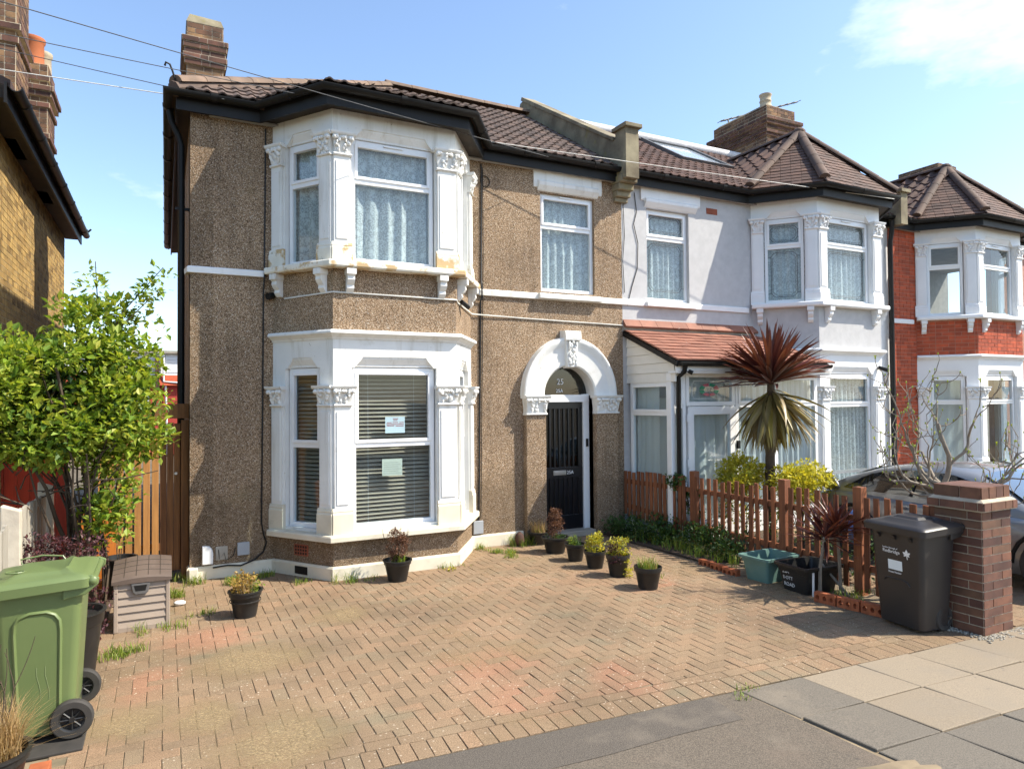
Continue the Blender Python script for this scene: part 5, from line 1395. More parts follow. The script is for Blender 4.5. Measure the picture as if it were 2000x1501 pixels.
core = MB().box(px0 + .006, px1 - .006, py0 + .006, py1 - .006, -.02, 1.06).box(px0 - .030, px1 + .030, py0 - .030, py1 + .030, 1.055, 1.135).box(px0 + .012, px1 - .012, py0 + .012, py1 - .012, 1.13, 1.255)
coreo = core.build('mortar_core', MT['mortar'], bp_)
def four(e): return [Fr((px0 - e, py0 - e), (px1 + e, py0 - e)), Fr((px1 + e, py0 - e), (px1 + e, py1 + e)), Fr((px1 + e, py1 + e), (px0 - e, py1 + e)), Fr((px0 - e, py1 + e), (px0 - e, py0 - e))]
for i, F in enumerate(four(-.003)): bricks(bp_, F, .0, F.L, .0, 1.06, 'br_pier', L_=.285, bond='flemish', dep=.004, phase=i % 2, tk=.02)
for i, F in enumerate(four(.034)): bricks(bp_, F, .0, F.L, 1.06, 1.135, 'br_pier', L_=.215, bond='flemish', dep=.006, phase=1, tk=.02)
for i, F in enumerate(four(-.006)): bricks(bp_, F, .0, F.L, 1.15, 1.262, 'br_pier', L_=.22, H_=.112, bond='header' if i % 2 == 0 else 'stretcher', dep=.006, tk=.02)
MB().prism([(px0 - .03, py0 - .03, 1.135), (px1 + .03, py0 - .03, 1.135), (px1 + .03, py1 + .03, 1.135), (px0 - .03, py1 + .03, 1.135)], [(px0 + .005, py0 + .005, 1.16), (px1 - .005, py0 + .005, 1.16), (px1 - .005, py1 - .005, 1.16), (px0 + .005, py1 - .005, 1.16)]).build('mortar_fillet', MT['mortar'], bp_)
MB().box(px0 + .02, px1 - .02, py0 + .02, py1 - .02, 1.25, 1.258).build('pier_top', MT['br_pier'], bp_)
gv = MB()
for k in range(260):
    a = rng.random(); x = px0 - .12 + a * .62; yv = py0 - .02 - rng.random() ** 2 * .10
    if rng.random() < .4: x = px0 - .02 - rng.random() ** 2 * .1; yv = py0 + rng.random() * .45
    s_ = rng.uniform(.006, .016); gv.blob((x, yv, s_ * .4), (s_, s_, s_ * .7), None, 5, 3, .4)
tag(gv.build('loose_gravel', MT['conc']), 'grey loose gravel round the foot of the brick pier', 'gravel', kind='stuff')

# ---------------------------------------------------------------- overhead wires
def ray_pt(px, py, dist):
    v = (r2 * ((px - 1000) / 1336.8) - u2 * ((py - 750.5) / 1336.8) + fw).normalized()
    return CAMP + v * dist
def wire(label, a, b, rad=.006, sag=.05, mt='wire'):
    a, b = Vector(a), Vector(b)
    a = a + (a - b).normalized() * 5           # the far ends run on to a pole outside the view
    pts = [a.lerp(b, i / 14) - Vector((0, 0, sag * 4 * (i / 14) * (1 - i / 14))) for i in range(15)]
    tag(MB().tube(pts, rad, 5).build('overhead_wire', MT[mt], smooth=60), label, 'wire', 'overhead wires')
pole = lambda dx, dz: Vector((-7.2 + dx, 5.0, 8.4 + dz))
wire('overhead wire crossing in front of the tan house chimney to the gutter above the door', ray_pt(-420, -135, 7.0), (4.9, 8.45, 5.52), .0045)
wire('overhead wire reaching the left gutter of the tan house beside the bay', ray_pt(-300, -10, 8.5), (1.30, 7.95, 5.53), .0045)
wire('pale overhead wire passing all along under the tan house gutter to the rendered house bay', ray_pt(-300, 85, 10.5), (11.4, 7.60, 5.50), .006, .04, 'cablew')
wire('lowest overhead wire ending at the left gutter corner of the tan house', ray_pt(-300, 15, 12.0), (.60, 8.48, 5.54), .005)
# ---------------------------------------------------------------- plants kit
def leaf_faces(mb, p, d, up_, l, w, fold=.25, bend=.0):
    d = d.normalized(); s = d.cross(up_)
    s = s.normalized() if s.length > 1e-4 else d.orthogonal().normalized()
    n = s.cross(d)
    mid = p + d * l * .5
    mb.add([p, mid + s * w * .5 + n * fold * w, p + d * l - n * bend * l, mid - s * w * .5 + n * fold * w], [(0, 1, 2), (0, 2, 3)])
def rv():
    while True:
        v = Vector((rng.uniform(-1, 1), rng.uniform(-1, 1), rng.uniform(-1, 1)))
        if .05 < v.length < 1: return v
def cloud(mb, c, r, n, l, w, shell=.55, upb=.25):
    c = Vector(c)
    for _ in range(n):
        v = rv(); q = v.normalized() * (shell + (1 - shell) * rng.random() ** .6) if rng.random() < .8 else v
        p = c + Vector((q.x * r[0], q.y * r[1], q.z * r[2]))
        d = (q.normalized() * .7 + rv() * .9 + Vector((0, 0, upb)))
        ll = l * rng.uniform(.45, 1.35)
        leaf_faces(mb, p, d, Vector((rng.uniform(-.6, .6), rng.uniform(-.6, .6), 1)), ll, ll * w, rng.uniform(.05, .3), rng.uniform(0, .2))
def clumps(mb, c, r, k, cr, n, l, w, keep=None):
    """leaf clumps spread through an ellipsoid, so that gaps stay open between them"""
    for _ in range(k):
        q = rv(); q = q.normalized() * (.45 + .55 * rng.random() ** .5)
        p = (c[0] + q.x * r[0], c[1] + q.y * r[1], c[2] + q.z * r[2])
        if keep and not keep(p): continue
        s = rng.uniform(.7, 1.3)
        cloud(mb, p, (cr * s, cr * s, cr * s * .75), int(n * s), l, w, .3)
def blades(mb, c, n, h, spread, w, lean=.5, segs=3, area_=.08):
    for _ in range(n):
        a = rng.uniform(0, 6.283); rr = area_ * math.sqrt(rng.random()); p = Vector((c[0] + rr * math.cos(a), c[1] + rr * math.sin(a), c[2]))
        b = rng.uniform(0, 6.283); o = Vector((math.cos(b), math.sin(b), 0)) * spread * rng.random(); hh = h * rng.uniform(.5, 1.15)
        s = Vector((-math.sin(b), math.cos(b), 0)) * w
        vs = []; fs = []
        for i in range(segs + 1):
            t = i / segs
            q = p + o * t ** 1.6 + Vector((0, 0, hh * (t - .28 * t ** 2.2)))
            ww = s * (1 - t) ** .7 * .5
            vs += [q - ww, q + ww]
        for i in range(segs): fs.append((2 * i, 2 * i + 1, 2 * i + 3, 2 * i + 2))
        mb.add(vs, fs)
def branchy(mb, p, d, l, r, depth, tips, spread=.6, upw=.15, shrink=.72, n=3):
    pts = [Vector(p)]; rad = [r]; dd = Vector(d).normalized()
    for i in range(4):
        dd = (dd + rv() * .16 + Vector((0, 0, upw * .35))).normalized(); pts.append(pts[-1] + dd * l / 4); rad.append(r * (1 - .32 * (i + 1) / 4))
    mb.tube(pts, rad, 6 if r > .012 else 4)
    if depth == 0: tips.append((pts[-1], dd)); return
    for k in range(n):
        t = pts[-1] if k < 2 else pts[2 + k % 2]
        nd = (dd + rv().normalized() * spread + Vector((0, 0, upw))).normalized()
        branchy(mb, t, nd, l * shrink * rng.uniform(.8, 1.15), r * .62, depth - 1, tips, spread, upw, shrink, n)

# the yellow-green shrub at the left boundary
sh = thing('leafy_shrub', 'large yellow-green leafy shrub on many thin stems beside the concrete posts', 'shrub', (-.72, 7.85, 0))
st = MB()
for k in range(24):
    b = Vector((-.70 + rng.uniform(-.16, .2), 7.85 + rng.uniform(-.2, .2), 0)); tg = Vector((-.8 + rng.uniform(-.75, .65), 7.75 + rng.uniform(-.5, .5), rng.uniform(1.3, 2.5)))
    pts = [b.lerp(tg, t) + Vector((rng.uniform(-.05, .05), rng.uniform(-.05, .05), 0)) * (1 if 0 < t < 1 else 0) - Vector(((tg.x - b.x) * .35 * math.sin(t * 3.1), 0, 0)) for t in (0, .2, .4, .6, .8, 1)]
    st.tube(pts, [.022 * (1 - .12 * i) * (1.4 if k < 4 else .8) for i in range(6)], 6)
for k in range(40):
    b = Vector((-.8 + rng.uniform(-.5, .5), 7.7 + rng.uniform(-.4, .4), rng.uniform(1.0, 1.7))); d = rv(); d.z = abs(d.z) * .5 + .1
    st.tube([b, b + d * .3 + rv() * .05, b + d * .65], [.008, .006, .004], 4)
for tip in ((-.02, 7.8, 3.42), (-.62, 7.9, 3.45), (.05, 7.75, 1.62), (-.12, 7.7, 3.1)):
    st.tube([(-.55, 7.8, 2.3), (-.4 + tip[0] * .3, 7.8, (2.3 + tip[2]) / 2 + .05), tip], [.009, .006, .004], 4)
st.build('stem', MT['barkd'], sh, smooth=60)
lf = MB()
L1, W1 = .078, .62
clumps(lf, (-.92, 7.75, 2.12), (.74, .60, .60), 120, .20, 70, L1, W1)
clumps(lf, (-1.45, 7.6, 2.20), (.5, .5, .5), 46, .20, 62, L1, W1)
clumps(lf, (-.38, 7.7, 1.95), (.34, .45, .50), 36, .18, 58, L1, W1)
clumps(lf, (-.60, 7.85, 2.78), (.32, .3, .42), 30, .14, 44, L1, W1)
clumps(lf, (-.48, 7.65, 1.25), (.20, .3, .35), 14, .13, 36, L1, W1)
clumps(lf, (-.50, 7.65, .92), (.18, .2, .28), 13, .10, 30, L1, W1)
clumps(lf, (-.10, 7.75, 1.70), (.12, .2, .16), 7, .10, 26, L1, W1)
clumps(lf, (-.9, 7.75, 1.65), (.6, .5, .22), 20, .18, 45, L1, W1)
for c, n_ in (((-.03, 7.8, 3.35), 16), ((-.12, 7.8, 3.2), 16), ((-.2, 7.8, 3.0), 24), ((-.66, 7.9, 3.32), 26), ((.02, 7.8, 3.25), 8), ((-.05, 7.8, 2.78), 10), ((.04, 7.75, 1.64), 12)): cloud(lf, c, (.11, .11, .12), n_, L1 * .9, W1, .2)
clumps(lf, (-.30, 7.8, 2.45), (.22, .3, .35), 14, .12, 36, L1, W1)
clumps(lf, (-.12, 7.8, 3.05), (.12, .15, .22), 6, .08, 16, L1, W1)
lf.build('leaves', MT['lf_rose'], sh, fixn=False)
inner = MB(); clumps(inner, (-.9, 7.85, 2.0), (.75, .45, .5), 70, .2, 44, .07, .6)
inner.build('shade_toned_leaves', MT['lf_dark'], sh, fixn=False)  # darker green puts the shade inside the crown into the leaf colour
ps = thing('purple_shrub', 'low dark purple-leaved shrub behind the green bin', 'shrub', (-.80, 7.0, 0))
b = MB(); tips = []
for k in range(6): branchy(b, (-.8 + rng.uniform(-.1, .1), 7.0 + rng.uniform(-.1, .1), 0), (rng.uniform(-.5, .5), rng.uniform(-.5, .5), 1), .35, .009, 1, tips)
b.build('stem', MT['barkd'], ps)
b = MB(); clumps(b, (-.78, 7.0, .74), (.32, .32, .20), 36, .10, 55, .035, .6); clumps(b, (-.52, 6.35, .42), (.12, .2, .25), 12, .08, 40, .03, .6)
b.build('leaves', MT['lf_purple'], ps, fixn=False)

# palm-like cordylines
def cord_leaf(l, w, droop, seg=5):
    mb = MB(); vs = []; fs = []
    for i in range(seg + 1):
        t = i / seg
        ww = w * (1 - abs(2 * t ** .8 - 1) ** 2.2) * .5 + .004 * (1 - t)
        z = -droop * l * t ** 2.2
        y = l * t * (1 - .25 * droop * t)
        vs += [(-ww, y, z + ww * .45), (0, y, z), (ww, y, z + ww * .45)]
    for i in range(seg):
        a = i * 3; fs += [(a, a + 1, a + 4, a + 3), (a + 1, a + 2, a + 5, a + 4)]
    return mb.add(vs, fs)
def aim(p, az, el, rl=0):
    return Matrix.Translation(p) @ Matrix.Rotation(az, 4, 'Z') @ Matrix.Rotation(el, 4, 'X') @ Matrix.Rotation(rl, 4, 'Y')
pm = thing('cordyline_palm', 'tall cordyline palm with red spiky crown and drooping olive skirt behind the pickets', 'palm', (7.64, 7.0, 0))
MB().tube([(7.60, 7.0, 0), (7.62, 7.0, .6), (7.63, 7.0, 1.2), (7.66, 7.0, 1.8), (7.67, 7.0, 2.28)], [.085, .075, .065, .06, .05], 10).build('trunk', MT['barkd'], pm, smooth=60)
up_l = [cord_leaf(rng.uniform(.72, .95), .062, dr) for dr in (.0, .04, .10, .18, .26)]
dn_l = [cord_leaf(rng.uniform(.82, 1.02), .062, dr) for dr in (.12, .25, .4)]
pl = []
for k in range(165):
    el = R(rng.triangular(-4, 88, 34)); pl.append((aim((7.67, 7.0, 2.22 + .12 * (el / 1.57)), rng.uniform(0, 6.283), el, rng.uniform(-.5, .5)), rng.randrange(5) if el < 1 else rng.randrange(2)))
pieces(pm, 'leaf', up_l, MT['lf_cord'], pl, 300, smooth=60)
pl = []
for k in range(125):
    el = R(-rng.triangular(2, 82, 56)); pl.append((aim((7.67, 7.0, 2.16 - .10 * rng.random()), rng.uniform(0, 6.283), el, rng.uniform(-.6, .6)), rng.randrange(3)))
pieces(pm, 'drooping_leaf', dn_l, MT['lf_cordg'], pl, 300, smooth=60)
cs = thing('small_cordyline', 'small dark red cordyline with two stems in the brick-edged bed', 'palm', (6.10, 4.85, 0))
MB().tube([(6.02, 4.90, 0), (6.03, 4.9, .3), (6.08, 4.88, .60)], [.02, .018, .016], 6).build('trunk', MT['bark'], cs)
MB().tube([(6.26, 4.84, 0), (6.25, 4.84, .3), (6.22, 4.84, .66)], [.02, .018, .016], 6).build('trunk', MT['bark'], cs)
sl_ = [cord_leaf(rng.uniform(.34, .46), .026, dr) for dr in (.0, .04, .1)]
pl = []
for c in ((6.08, 4.88, .60), (6.22, 4.84, .66)):
    for k in range(52): pl.append((aim((c[0], c[1], c[2] + rng.uniform(-.04, .04)), rng.uniform(0, 6.283), R(rng.triangular(-25, 88, 45)), rng.uniform(-.5, .5)), rng.randrange(3)))
pieces(cs, 'leaf', sl_, MT['lf_cord'], pl, 300, smooth=60)
tag(MB().tube([(5.945, 4.92, 0), (5.95, 4.92, .24)], .012, 6).build('white_stake', MT['white']), 'short white stake beside the small cordyline', 'stake')

# golden shrubs, fig tree
for c, r, lab, k in (((7.34, 7.25, .92), (.30, .30, .28), 'round golden-green shrub left of the palm trunk', 44), ((7.72, 6.55, .88), (.40, .32, .24), 'bright yellow shrub right of the palm trunk', 56)):
    t = thing('golden_shrub', lab, 'shrub', (c[0], c[1], 0), 'golden shrubs behind the pickets')
    b = MB(); tips = []
    for q in range(5): branchy(b, (c[0] + rng.uniform(-.06, .06), c[1] + rng.uniform(-.06, .06), 0), (rng.uniform(-.4, .4), rng.uniform(-.4, .4), 1), .45, .012, 1, tips)
    b.build('stem', MT['barkd'], t)
    b = MB(); clumps(b, c, r, int(k * 1.1), .12, 80, .05, .6); clumps(b, (c[0], c[1], .5), (r[0] * .9, r[1] * .9, .35), 22, .1, 40, .042, .55)
    b.build('leaves', MT['lf_gold'], t, fixn=False)
ft = thing('bare_fig_tree', 'bare grey-branched fig tree with small lime buds behind the brick pier', 'tree', (7.0, 4.22, 0))
b = MB(); tips = []
base_ = Vector((6.98, 4.22, 0))
b.tube([base_, base_ + Vector((.01, .02, .5)), base_ + Vector((.02, -.02, .85)), base_ + Vector((.05, 0, 1.16))], [.055, .048, .042, .04], 8)
def limb(p, d, l, r_, depth):
    pts = [Vector(p)]; rad = [r_]; dd = Vector(d).normalized(); ns = 6
    for i in range(ns):
        dd = (dd + rv() * .40 + Vector((0, 0, .05 + .06 * i))).normalized(); pts.append(pts[-1] + dd * l / ns); rad.append(r_ * (1 - .45 * (i + 1) / ns))
    b.tube(pts, rad, 7 if r_ > .012 else 5)
    if depth == 0: tips.append((pts[-1], dd)); return
    for k in range(rng.choice((2, 2, 2, 3))):
        i = ns if k == 0 else rng.randrange(2, ns); sd = rv().normalized()
        limb(pts[i], (dd * .8 + sd * .85 + Vector((0, 0, .12))), l * rng.uniform(.55, .82), max(.005, rad[i] * .68), depth - 1)
    for k in range(2):
        i = rng.randrange(2, ns); q = pts[i]; e = q + rv().normalized() * .05; b.tube([q, e], [.006, .005], 4); tips.append((e, dd))
forks = [((-.75, .85, .16), .50, .030), ((.1, -.1, 1), .52, .034), ((.8, -.9, .22), .55, .030), ((-.6, .3, .30), .42, .024), ((.7, .6, .30), .42, .026), ((.2, -1, .10), .48, .026), ((-.3, 1, .35), .46, .024), ((1, -.4, .10), .48, .024), ((-.9, .5, .05), .36, .02)]
for d, l, r_ in forks: limb(base_ + Vector((.04, 0, rng.uniform(1.0, 1.16))), d, l * 1.25, r_ * .82, 3)
b.build('trunk', MT['bark'], ft, smooth=60)
b = MB()
for p, d in tips:
    b.blob(p, (.008, .008, .014), None, 5, 3, .3)
    if rng.random() < .05:
        for q in range(4): leaf_faces(b, p, d + rv() * .8, Vector((0, 0, 1)), .035, .02)
tag(b.build('buds', MT['lf_buds'], ft, fixn=False), kind='stuff')

# weeds, grass
wd = MB()
for k in range(120):
    t = rng.random(); y = 8.55 - t * 2.25; x = fx(y) - .04 - rng.random() ** 1.3 * (.50 - .28 * t)
    cloud(wd, (x, y, .10 + .12 * rng.random() * (1.5 if x > fx(y) - .2 else .8)), (.11, .11, .12), 34, .055, .45, .2)
tag(wd.build('weed_bed', MT['lf_dark'], fixn=False), 'dark green weeds growing along the foot of the picket fence', 'weeds', kind='stuff')
gr = MB()
for k in range(90):
    t = rng.random(); blades(gr, (6.40 - rng.random() * .42, 8.2 - t * 2.2, .02), 8, .22, .14, .008)
for (x, y, n_, h) in ((4.0, 8.35, 50, .07), (4.15, 8.2, 60, .06), (4.05, 8.0, 40, .06), (3.85, 8.55, 30, .09), (4.4, 8.55, 40, .16), (4.55, 8.5, 40, .16), (1.80, 7.80, 30, .14), (1.35, 7.95, 20, .07), (.75, 8.35, 60, .10), (1.0, 8.45, 40, .08), (.25, 8.5, 40, .12), (.12, 8.85, 40, .1), (.05, 8.2, 50, .12), (.12, 8.0, 40, .08), (-.28, 6.45, 70, .08), (-.45, 6.45, 40, .07), (.28, 7.3, 30, .05), (-.1, 6.95, 20, .09), (.06, 7.0, 20, .08), (3.0, 7.85, 16, .08), (3.3, 7.9, 14, .06), (3.58, 3.56, 24, .03), (5.0, 6.3, 12, .05), (2.15, 7.75, 16, .05)):
    for q in range(4): blades(gr, (x + rng.uniform(-.12, .12), y + rng.uniform(-.08, .08), 0), int(n_ * .6), h * 1.35, h * 1.1, .007, area_=.07)
for k in range(26): blades(gr, (rng.uniform(5.9, 6.4), rng.uniform(4.45, 4.75), .06), 5, .08, .06, .006)
tag(gr.build('grass_tufts', MT['lf_grass'], fixn=False), 'short grass tufts in the joints of the block paving', 'grass', kind='stuff')
dw = MB()
for (x, y) in ((3.05, 7.72), (3.1, 7.70), (4.1, 8.15)): cloud(dw, (x, y, .02), (.06, .04, .02), 16, .03, .8, .1)
tag(dw.build('dandelions', MT['lf_yel'], fixn=False), 'small yellow dandelions by the bay plinth', 'flowers', kind='stuff')
iv = thing('climbing_ivy', 'dark leafy climber tangled through the pickets near the house', 'climber', (6.55, 7.5, 0))
b = MB(); clumps(b, (6.47, 7.62, .84), (.04, .20, .10), 14, .06, 24, .05, .7); clumps(b, (6.58, 7.4, .5), (.05, .2, .4), 14, .06, 24, .05, .7); b.build('leaves', MT['lf_dark'], iv, fixn=False)
b = MB(); [b.tube([(6.56, 7.2 + .15 * k, 0), (6.56, 7.3 + .12 * k, .4), (6.50, 7.45 + .1 * k, .85)], .006, 4) for k in range(4)]; b.build('stem', MT['barkd'], iv)
hb = MB()
for k in range(70): cloud(hb, (6.85 + rng.random() * .25, 4.4 + rng.random() * 3.0, rng.uniform(.1, .55)), (.08, .1, .1), 16, .05, .55, .2)
tag(hb.build('bed_foliage', MT['lf_dark'], fixn=False), 'low green bed plants seen through the gaps of the picket fence', 'plants', kind='stuff')

# ---------------------------------------------------------------- pots
def pot(label, x, y, r, h, plant, rim=True, mt='blackp', group='black plant pots on the drive', handles=False):
    t = thing('potted_plant', label, 'plant pot', (x, y, 0), group)
    pr = [(0, 0), (r * .66, 0), (r * .68, .012), (r * .90, h * .80), (r * .93, h * .82), (r * .97, h * .84), (r * 1.0, h * .97), (r * 1.07 if rim else r, h), (r * 1.07 if rim else r, h + .012), (r * .94, h + .012), (r * .90, h - .03), (0, h - .03)]
    po_ = MB().lathe(pr, (x, y, 0), 28).build('pot', MT[mt], t, smooth=40)
    MB().lathe([(0, h - .028), (r * .9, h - .032)], (x, y, 0), 20).build('soil', MT['soil'], t)
    if handles: MB().lathe([(r * .94, h * .62), (r * .96, h * .63), (r * .96, h * .66), (r * .94, h * .67)], (x, y, 0), 28).build('moulded_band', MT[mt], po_)
    z = h - .03
    b = MB()
    kinds = plant
    for (kd, m_, *a) in kinds:
        b = MB()
        if kd == 'blades': blades(b, (x, y, z), int(a[0] * 1.3), a[1] * 1.25, *a[2:])
        elif kd == 'clump':
            (dx, dy, dz), rr, k, cr, n_, l = a; clumps(b, (x + dx, y + dy, z + dz * 1.3), tuple(q * 1.25 for q in rr), int(k * 1.5), cr, n_, l, .5)
        elif kd == 'twigs':
            tips = []
            for q in range(a[0]): branchy(b, (x + rng.uniform(-.04, .04), y + rng.uniform(-.04, .04), z), (rng.uniform(-.3, .3), rng.uniform(-.3, .3), 1), a[1], .004, 1, tips, .4, .3)
        b.build('foliage' if kd != 'twigs' else 'twigs', MT[m_], t, fixn=False)
    return t
pot('black pot of ochre withered stems nearest the storage box', .69, 7.05, .150, .235, [('clump', 'lf_ochre', (-.02, 0, .08), (.10, .10, .09), 16, .04, 24, .03), ('blades', 'lf_dry', 40, .16, .12, .006), ('clump', 'lf_grass', (.09, .03, .04), (.05, .06, .05), 6, .03, 18, .03), ('twigs', 'barkd', 4, .12)], handles=True)
pot('black pot of brown dead conifer in front of the bay', 2.37, 7.60, .158, .225, [('clump', 'lf_brown', (0, 0, .15), (.09, .09, .15), 30, .04, 40, .025), ('blades', 'lf_grass', 40, .12, .16, .016), ('twigs', 'barkd', 5, .26)], rim=True)
pot('black pot of long grass nearest the camera in the row by the door', 4.66, 5.98, .150, .225, [('blades', 'lf_grass', 120, .15, .16, .007, .5, 3, .10), ('blades', 'lf_dry', 50, .16, .2, .006, .5, 3, .10)], rim=False)
pot('dark pot of trailing red and yellow leaves, second from the front in the row', 4.68, 6.56, .140, .24, [('clump', 'lf_yel', (.03, 0, .08), (.09, .09, .12), 20, .045, 30, .03), ('clump', 'lf_purple', (-.07, -.03, .02), (.05, .06, .10), 10, .04, 30, .03), ('clump', 'lf_gold', (.06, -.11, -.08), (.03, .03, .09), 9, .035, 26, .025)], rim=False)
pot('black pot of yellow flowering plant, third from the front in the row', 4.66, 7.00, .135, .20, [('clump', 'lf_yel', (.0, 0, .07), (.08, .08, .10), 16, .04, 30, .035), ('clump', 'lf_gold', (.03, 0, .16), (.03, .03, .06), 6, .03, 20, .03)], rim=False)
pot('black pot of short green shoots, fourth from the front in the row', 4.65, 7.43, .130, .205, [('blades', 'lf_dark', 60, .16, .08, .007), ('clump', 'lf_grass', (0, 0, .05), (.07, .07, .05), 6, .03, 22, .03)])
pot('round black pot of brown feathery conifer before the door step', 4.66, 7.95, .180, .20, [('clump', 'lf_brown', (0, 0, .16), (.07, .07, .17), 30, .04, 46, .024), ('clump', 'lf_dark', (0, 0, .03), (.11, .11, .03), 6, .03, 18, .03)])
pot('low pot of pale dry grass against the left door pier', 4.72, 8.52, .150, .17, [('blades', 'lf_dry', 110, .24, .18, .006, .5, 3, .10), ('blades', 'lf_grass', 30, .14, .2, .008)])
pot('tall black tub half hidden behind the green bin', -.60, 6.02, .20, .50, [('twigs', 'barkd', 6, .28), ('clump', 'lf_purple', (.0, 0, .15), (.10, .10, .12), 8, .05, 24, .03)])
pot('black pot overflowing with straw-coloured dry grass at the bottom left corner', -.80, 4.36, .18, .26, [('blades', 'lf_dry', 700, .30, .26, .005, .5, 3, .13), ('blades', 'lf_dry', 240, .20, .34, .005, .5, 3, .14), ('twigs', 'barkd', 7, .34)])
pot('black tub of soil behind the purple shrub by the storage box', -.42, 8.3, .16, .42, [('twigs', 'barkd', 3, .2)])
tag(MB().blob((4.42, 8.52, .10), (.07, .06, .10), None, 10, 7, .2).build('dark_stone', MT['br_chimd'], smooth=180), 'dark brown rounded stone at the foot of the wall left of the door', 'stone')

# ---------------------------------------------------------------- wheelie bins
def rrect(cx, cy, hx, hy, r, n=4):
    out = []
    for qx, qy, a0 in ((1, 1, 0), (-1, 1, 90), (-1, -1, 180), (1, -1, 270)):
        for i in range(n + 1):
            a = R(a0 + 90 * i / n); out.append((cx + qx * (hx - r) + r * math.cos(a), cy + qy * (hy - r) + r * math.sin(a)))
    return out
def loft(mb, rings, cap0=True, cap1=True, m=0):
    n = len(rings[0]); vs = [p for r_ in rings for p in r_]; fs = []
    for k in range(len(rings) - 1):
        for i in range(n): fs.append((k * n + i, k * n + (i + 1) % n, (k + 1) * n + (i + 1) % n, (k + 1) * n + i))
    if cap0: fs.append(tuple(range(n - 1, -1, -1)))
    if cap1: fs.append(tuple((len(rings) - 1) * n + i for i in range(n)))
    return mb.add(vs, fs, m)
def wheel(par_, c, axis_y, r, w, spokes=8):
    M = Matrix.Translation(c) @ (Matrix.Rotation(R(90), 4, 'X') if axis_y else Matrix.Rotation(R(90), 4, 'Y'))
    ty = MB().lathe([(r * .62, -w / 2), (r * .92, -w / 2), (r, -w * .3), (r, w * .3), (r * .92, w / 2), (r * .62, w / 2), (r * .60, 0), (r * .62, -w / 2)], None, 30, M=M).build('wheel', MT['rubber'], par_, smooth=40)
    hb_ = MB().lathe([(0, w * .42), (r * .14, w * .42), (r * .16, w * .2), (r * .16, -w * .2), (r * .14, -w * .42), (0, -w * .42)], None, 14, M=M)
    hb_.lathe([(r * .54, -w * .35), (r * .63, -w * .45), (r * .63, w * .45), (r * .54, w * .35), (r * .54, -w * .35)], None, 28, M=M)
    hb_.lathe([(0, 0), (r * .6, 0)], None, 20, M=M)
    for k in range(spokes):
        a = 2 * math.pi * k / spokes; d = Vector((math.cos(a), math.sin(a), 0))
        for zz in (-w * .28, w * .28): hb_.tube([M @ (d * r * .12 + Vector((0, 0, zz))), M @ (d * r * .58 + Vector((0, 0, zz)))], r * .045, 4)
    hb_.build('wheel_hub', MT['hub'], ty, smooth=40)
def wheelie(name, label, loc, rotz, W, D, H, mt, wx=.05, wy=.045):
    """local frame: x runs from the front (-) to the wheels (+), y across"""
    t = thing(name, label, 'bin', loc)
    T = Matrix.Translation(loc) @ Matrix.Rotation(rotz, 4, 'Z')
    tp = lambda pts: [T @ Vector(p) for p in pts]
    b = MB(); hb_ = H - .10
    def ring(z, e=0):
        k = z / hb_
        fx_ = -D * (.40 + .10 * k); bx = D * (.34 + .10 * k); hy = W * (.40 + .085 * k)
        return tp([(x, y, z) for x, y in rrect((fx_ + bx) / 2, 0, (bx - fx_) / 2 + e, hy + e, .045)])
    loft(b, [ring(0.03), ring(.05), ring(hb_ * .5), ring(hb_ - .05), ring(hb_ - .048, .012), ring(hb_ - .02, .014), ring(hb_ - .018, .03), ring(hb_, .03)])
    bo = b.build('body', MT[mt], t, smooth=35)
    # lid: shallow dome with an overhanging skirt
    l = MB(); fx_, bx, hy = -D * .5, D * .44, W * .485
    def lr(z, e, dx=0.0): return tp([(x + dx, y, z + .045 * ((bx - x) / (bx - fx_)) * 0 + (.022 if x > (bx - .1) else 0)) for x, y in rrect((fx_ + bx) / 2, 0, (bx - fx_) / 2 + e, hy + e, .05)])
    loft(l, [lr(hb_ - .035, .048), lr(hb_ + .018, .050), lr(hb_ + .032, .040), lr(hb_ + .045, .0), lr(hb_ + .052, -.05), lr(hb_ + .075, -.085), lr(hb_ + .080, -.11)])
    lo_ = l.build('lid', MT[mt], t, smooth=35)
    MB().tube(tp([(bx + .055, -hy - .01, hb_ + .02), (bx + .055, hy + .01, hb_ + .02)]), .022, 10).build('hinge_bar', MT[mt], t, smooth=60)
    for sy in (-1, 1):
        hq = MB()
        pr_ = [(bx - .10, hb_ - .08), (bx + .02, hb_ - .06), (bx + .085, hb_ - .005), (bx + .09, hb_ + .035), (bx + .05, hb_ + .055), (bx - .10, hb_ + .05)]
        hq.prism(tp([(x, sy * (hy - .005), z) for x, z in pr_]), tp([(x, sy * (hy + .022), z) for x, z in pr_]))
        hq.build('hinge_cheek', MT[mt], t, bevel=.006)
        MB().lathe([(0, .012), (.022, .010), (.028, 0)], None, 12, M=T @ Matrix.Translation((bx + .055, sy * (hy + .022), hb_ + .02)) @ Matrix.Rotation(R(-90 * sy), 4, 'X')).build('hinge_pin', MT[mt], t, smooth=60)
    for sy in (-1, 1): wheel(t, T @ Vector((bx - wx, sy * (W * .40 + wy), .115)), True, .115, .05)
    MB().tube(tp([(bx - .05, -W * .42, .115), (bx - .05, W * .42, .115)]), .012, 8).build('axle', MT['metal'], t)
    return t, T, bo, lo_, hb_
gb, T, bo, lo_, hb_ = wheelie('wheelie_bin', 'green wheelie bin with black wheels at the left edge of the drive', (-.66, 5.23, .02), 0, .56, .48, 1.02, 'bin_green')
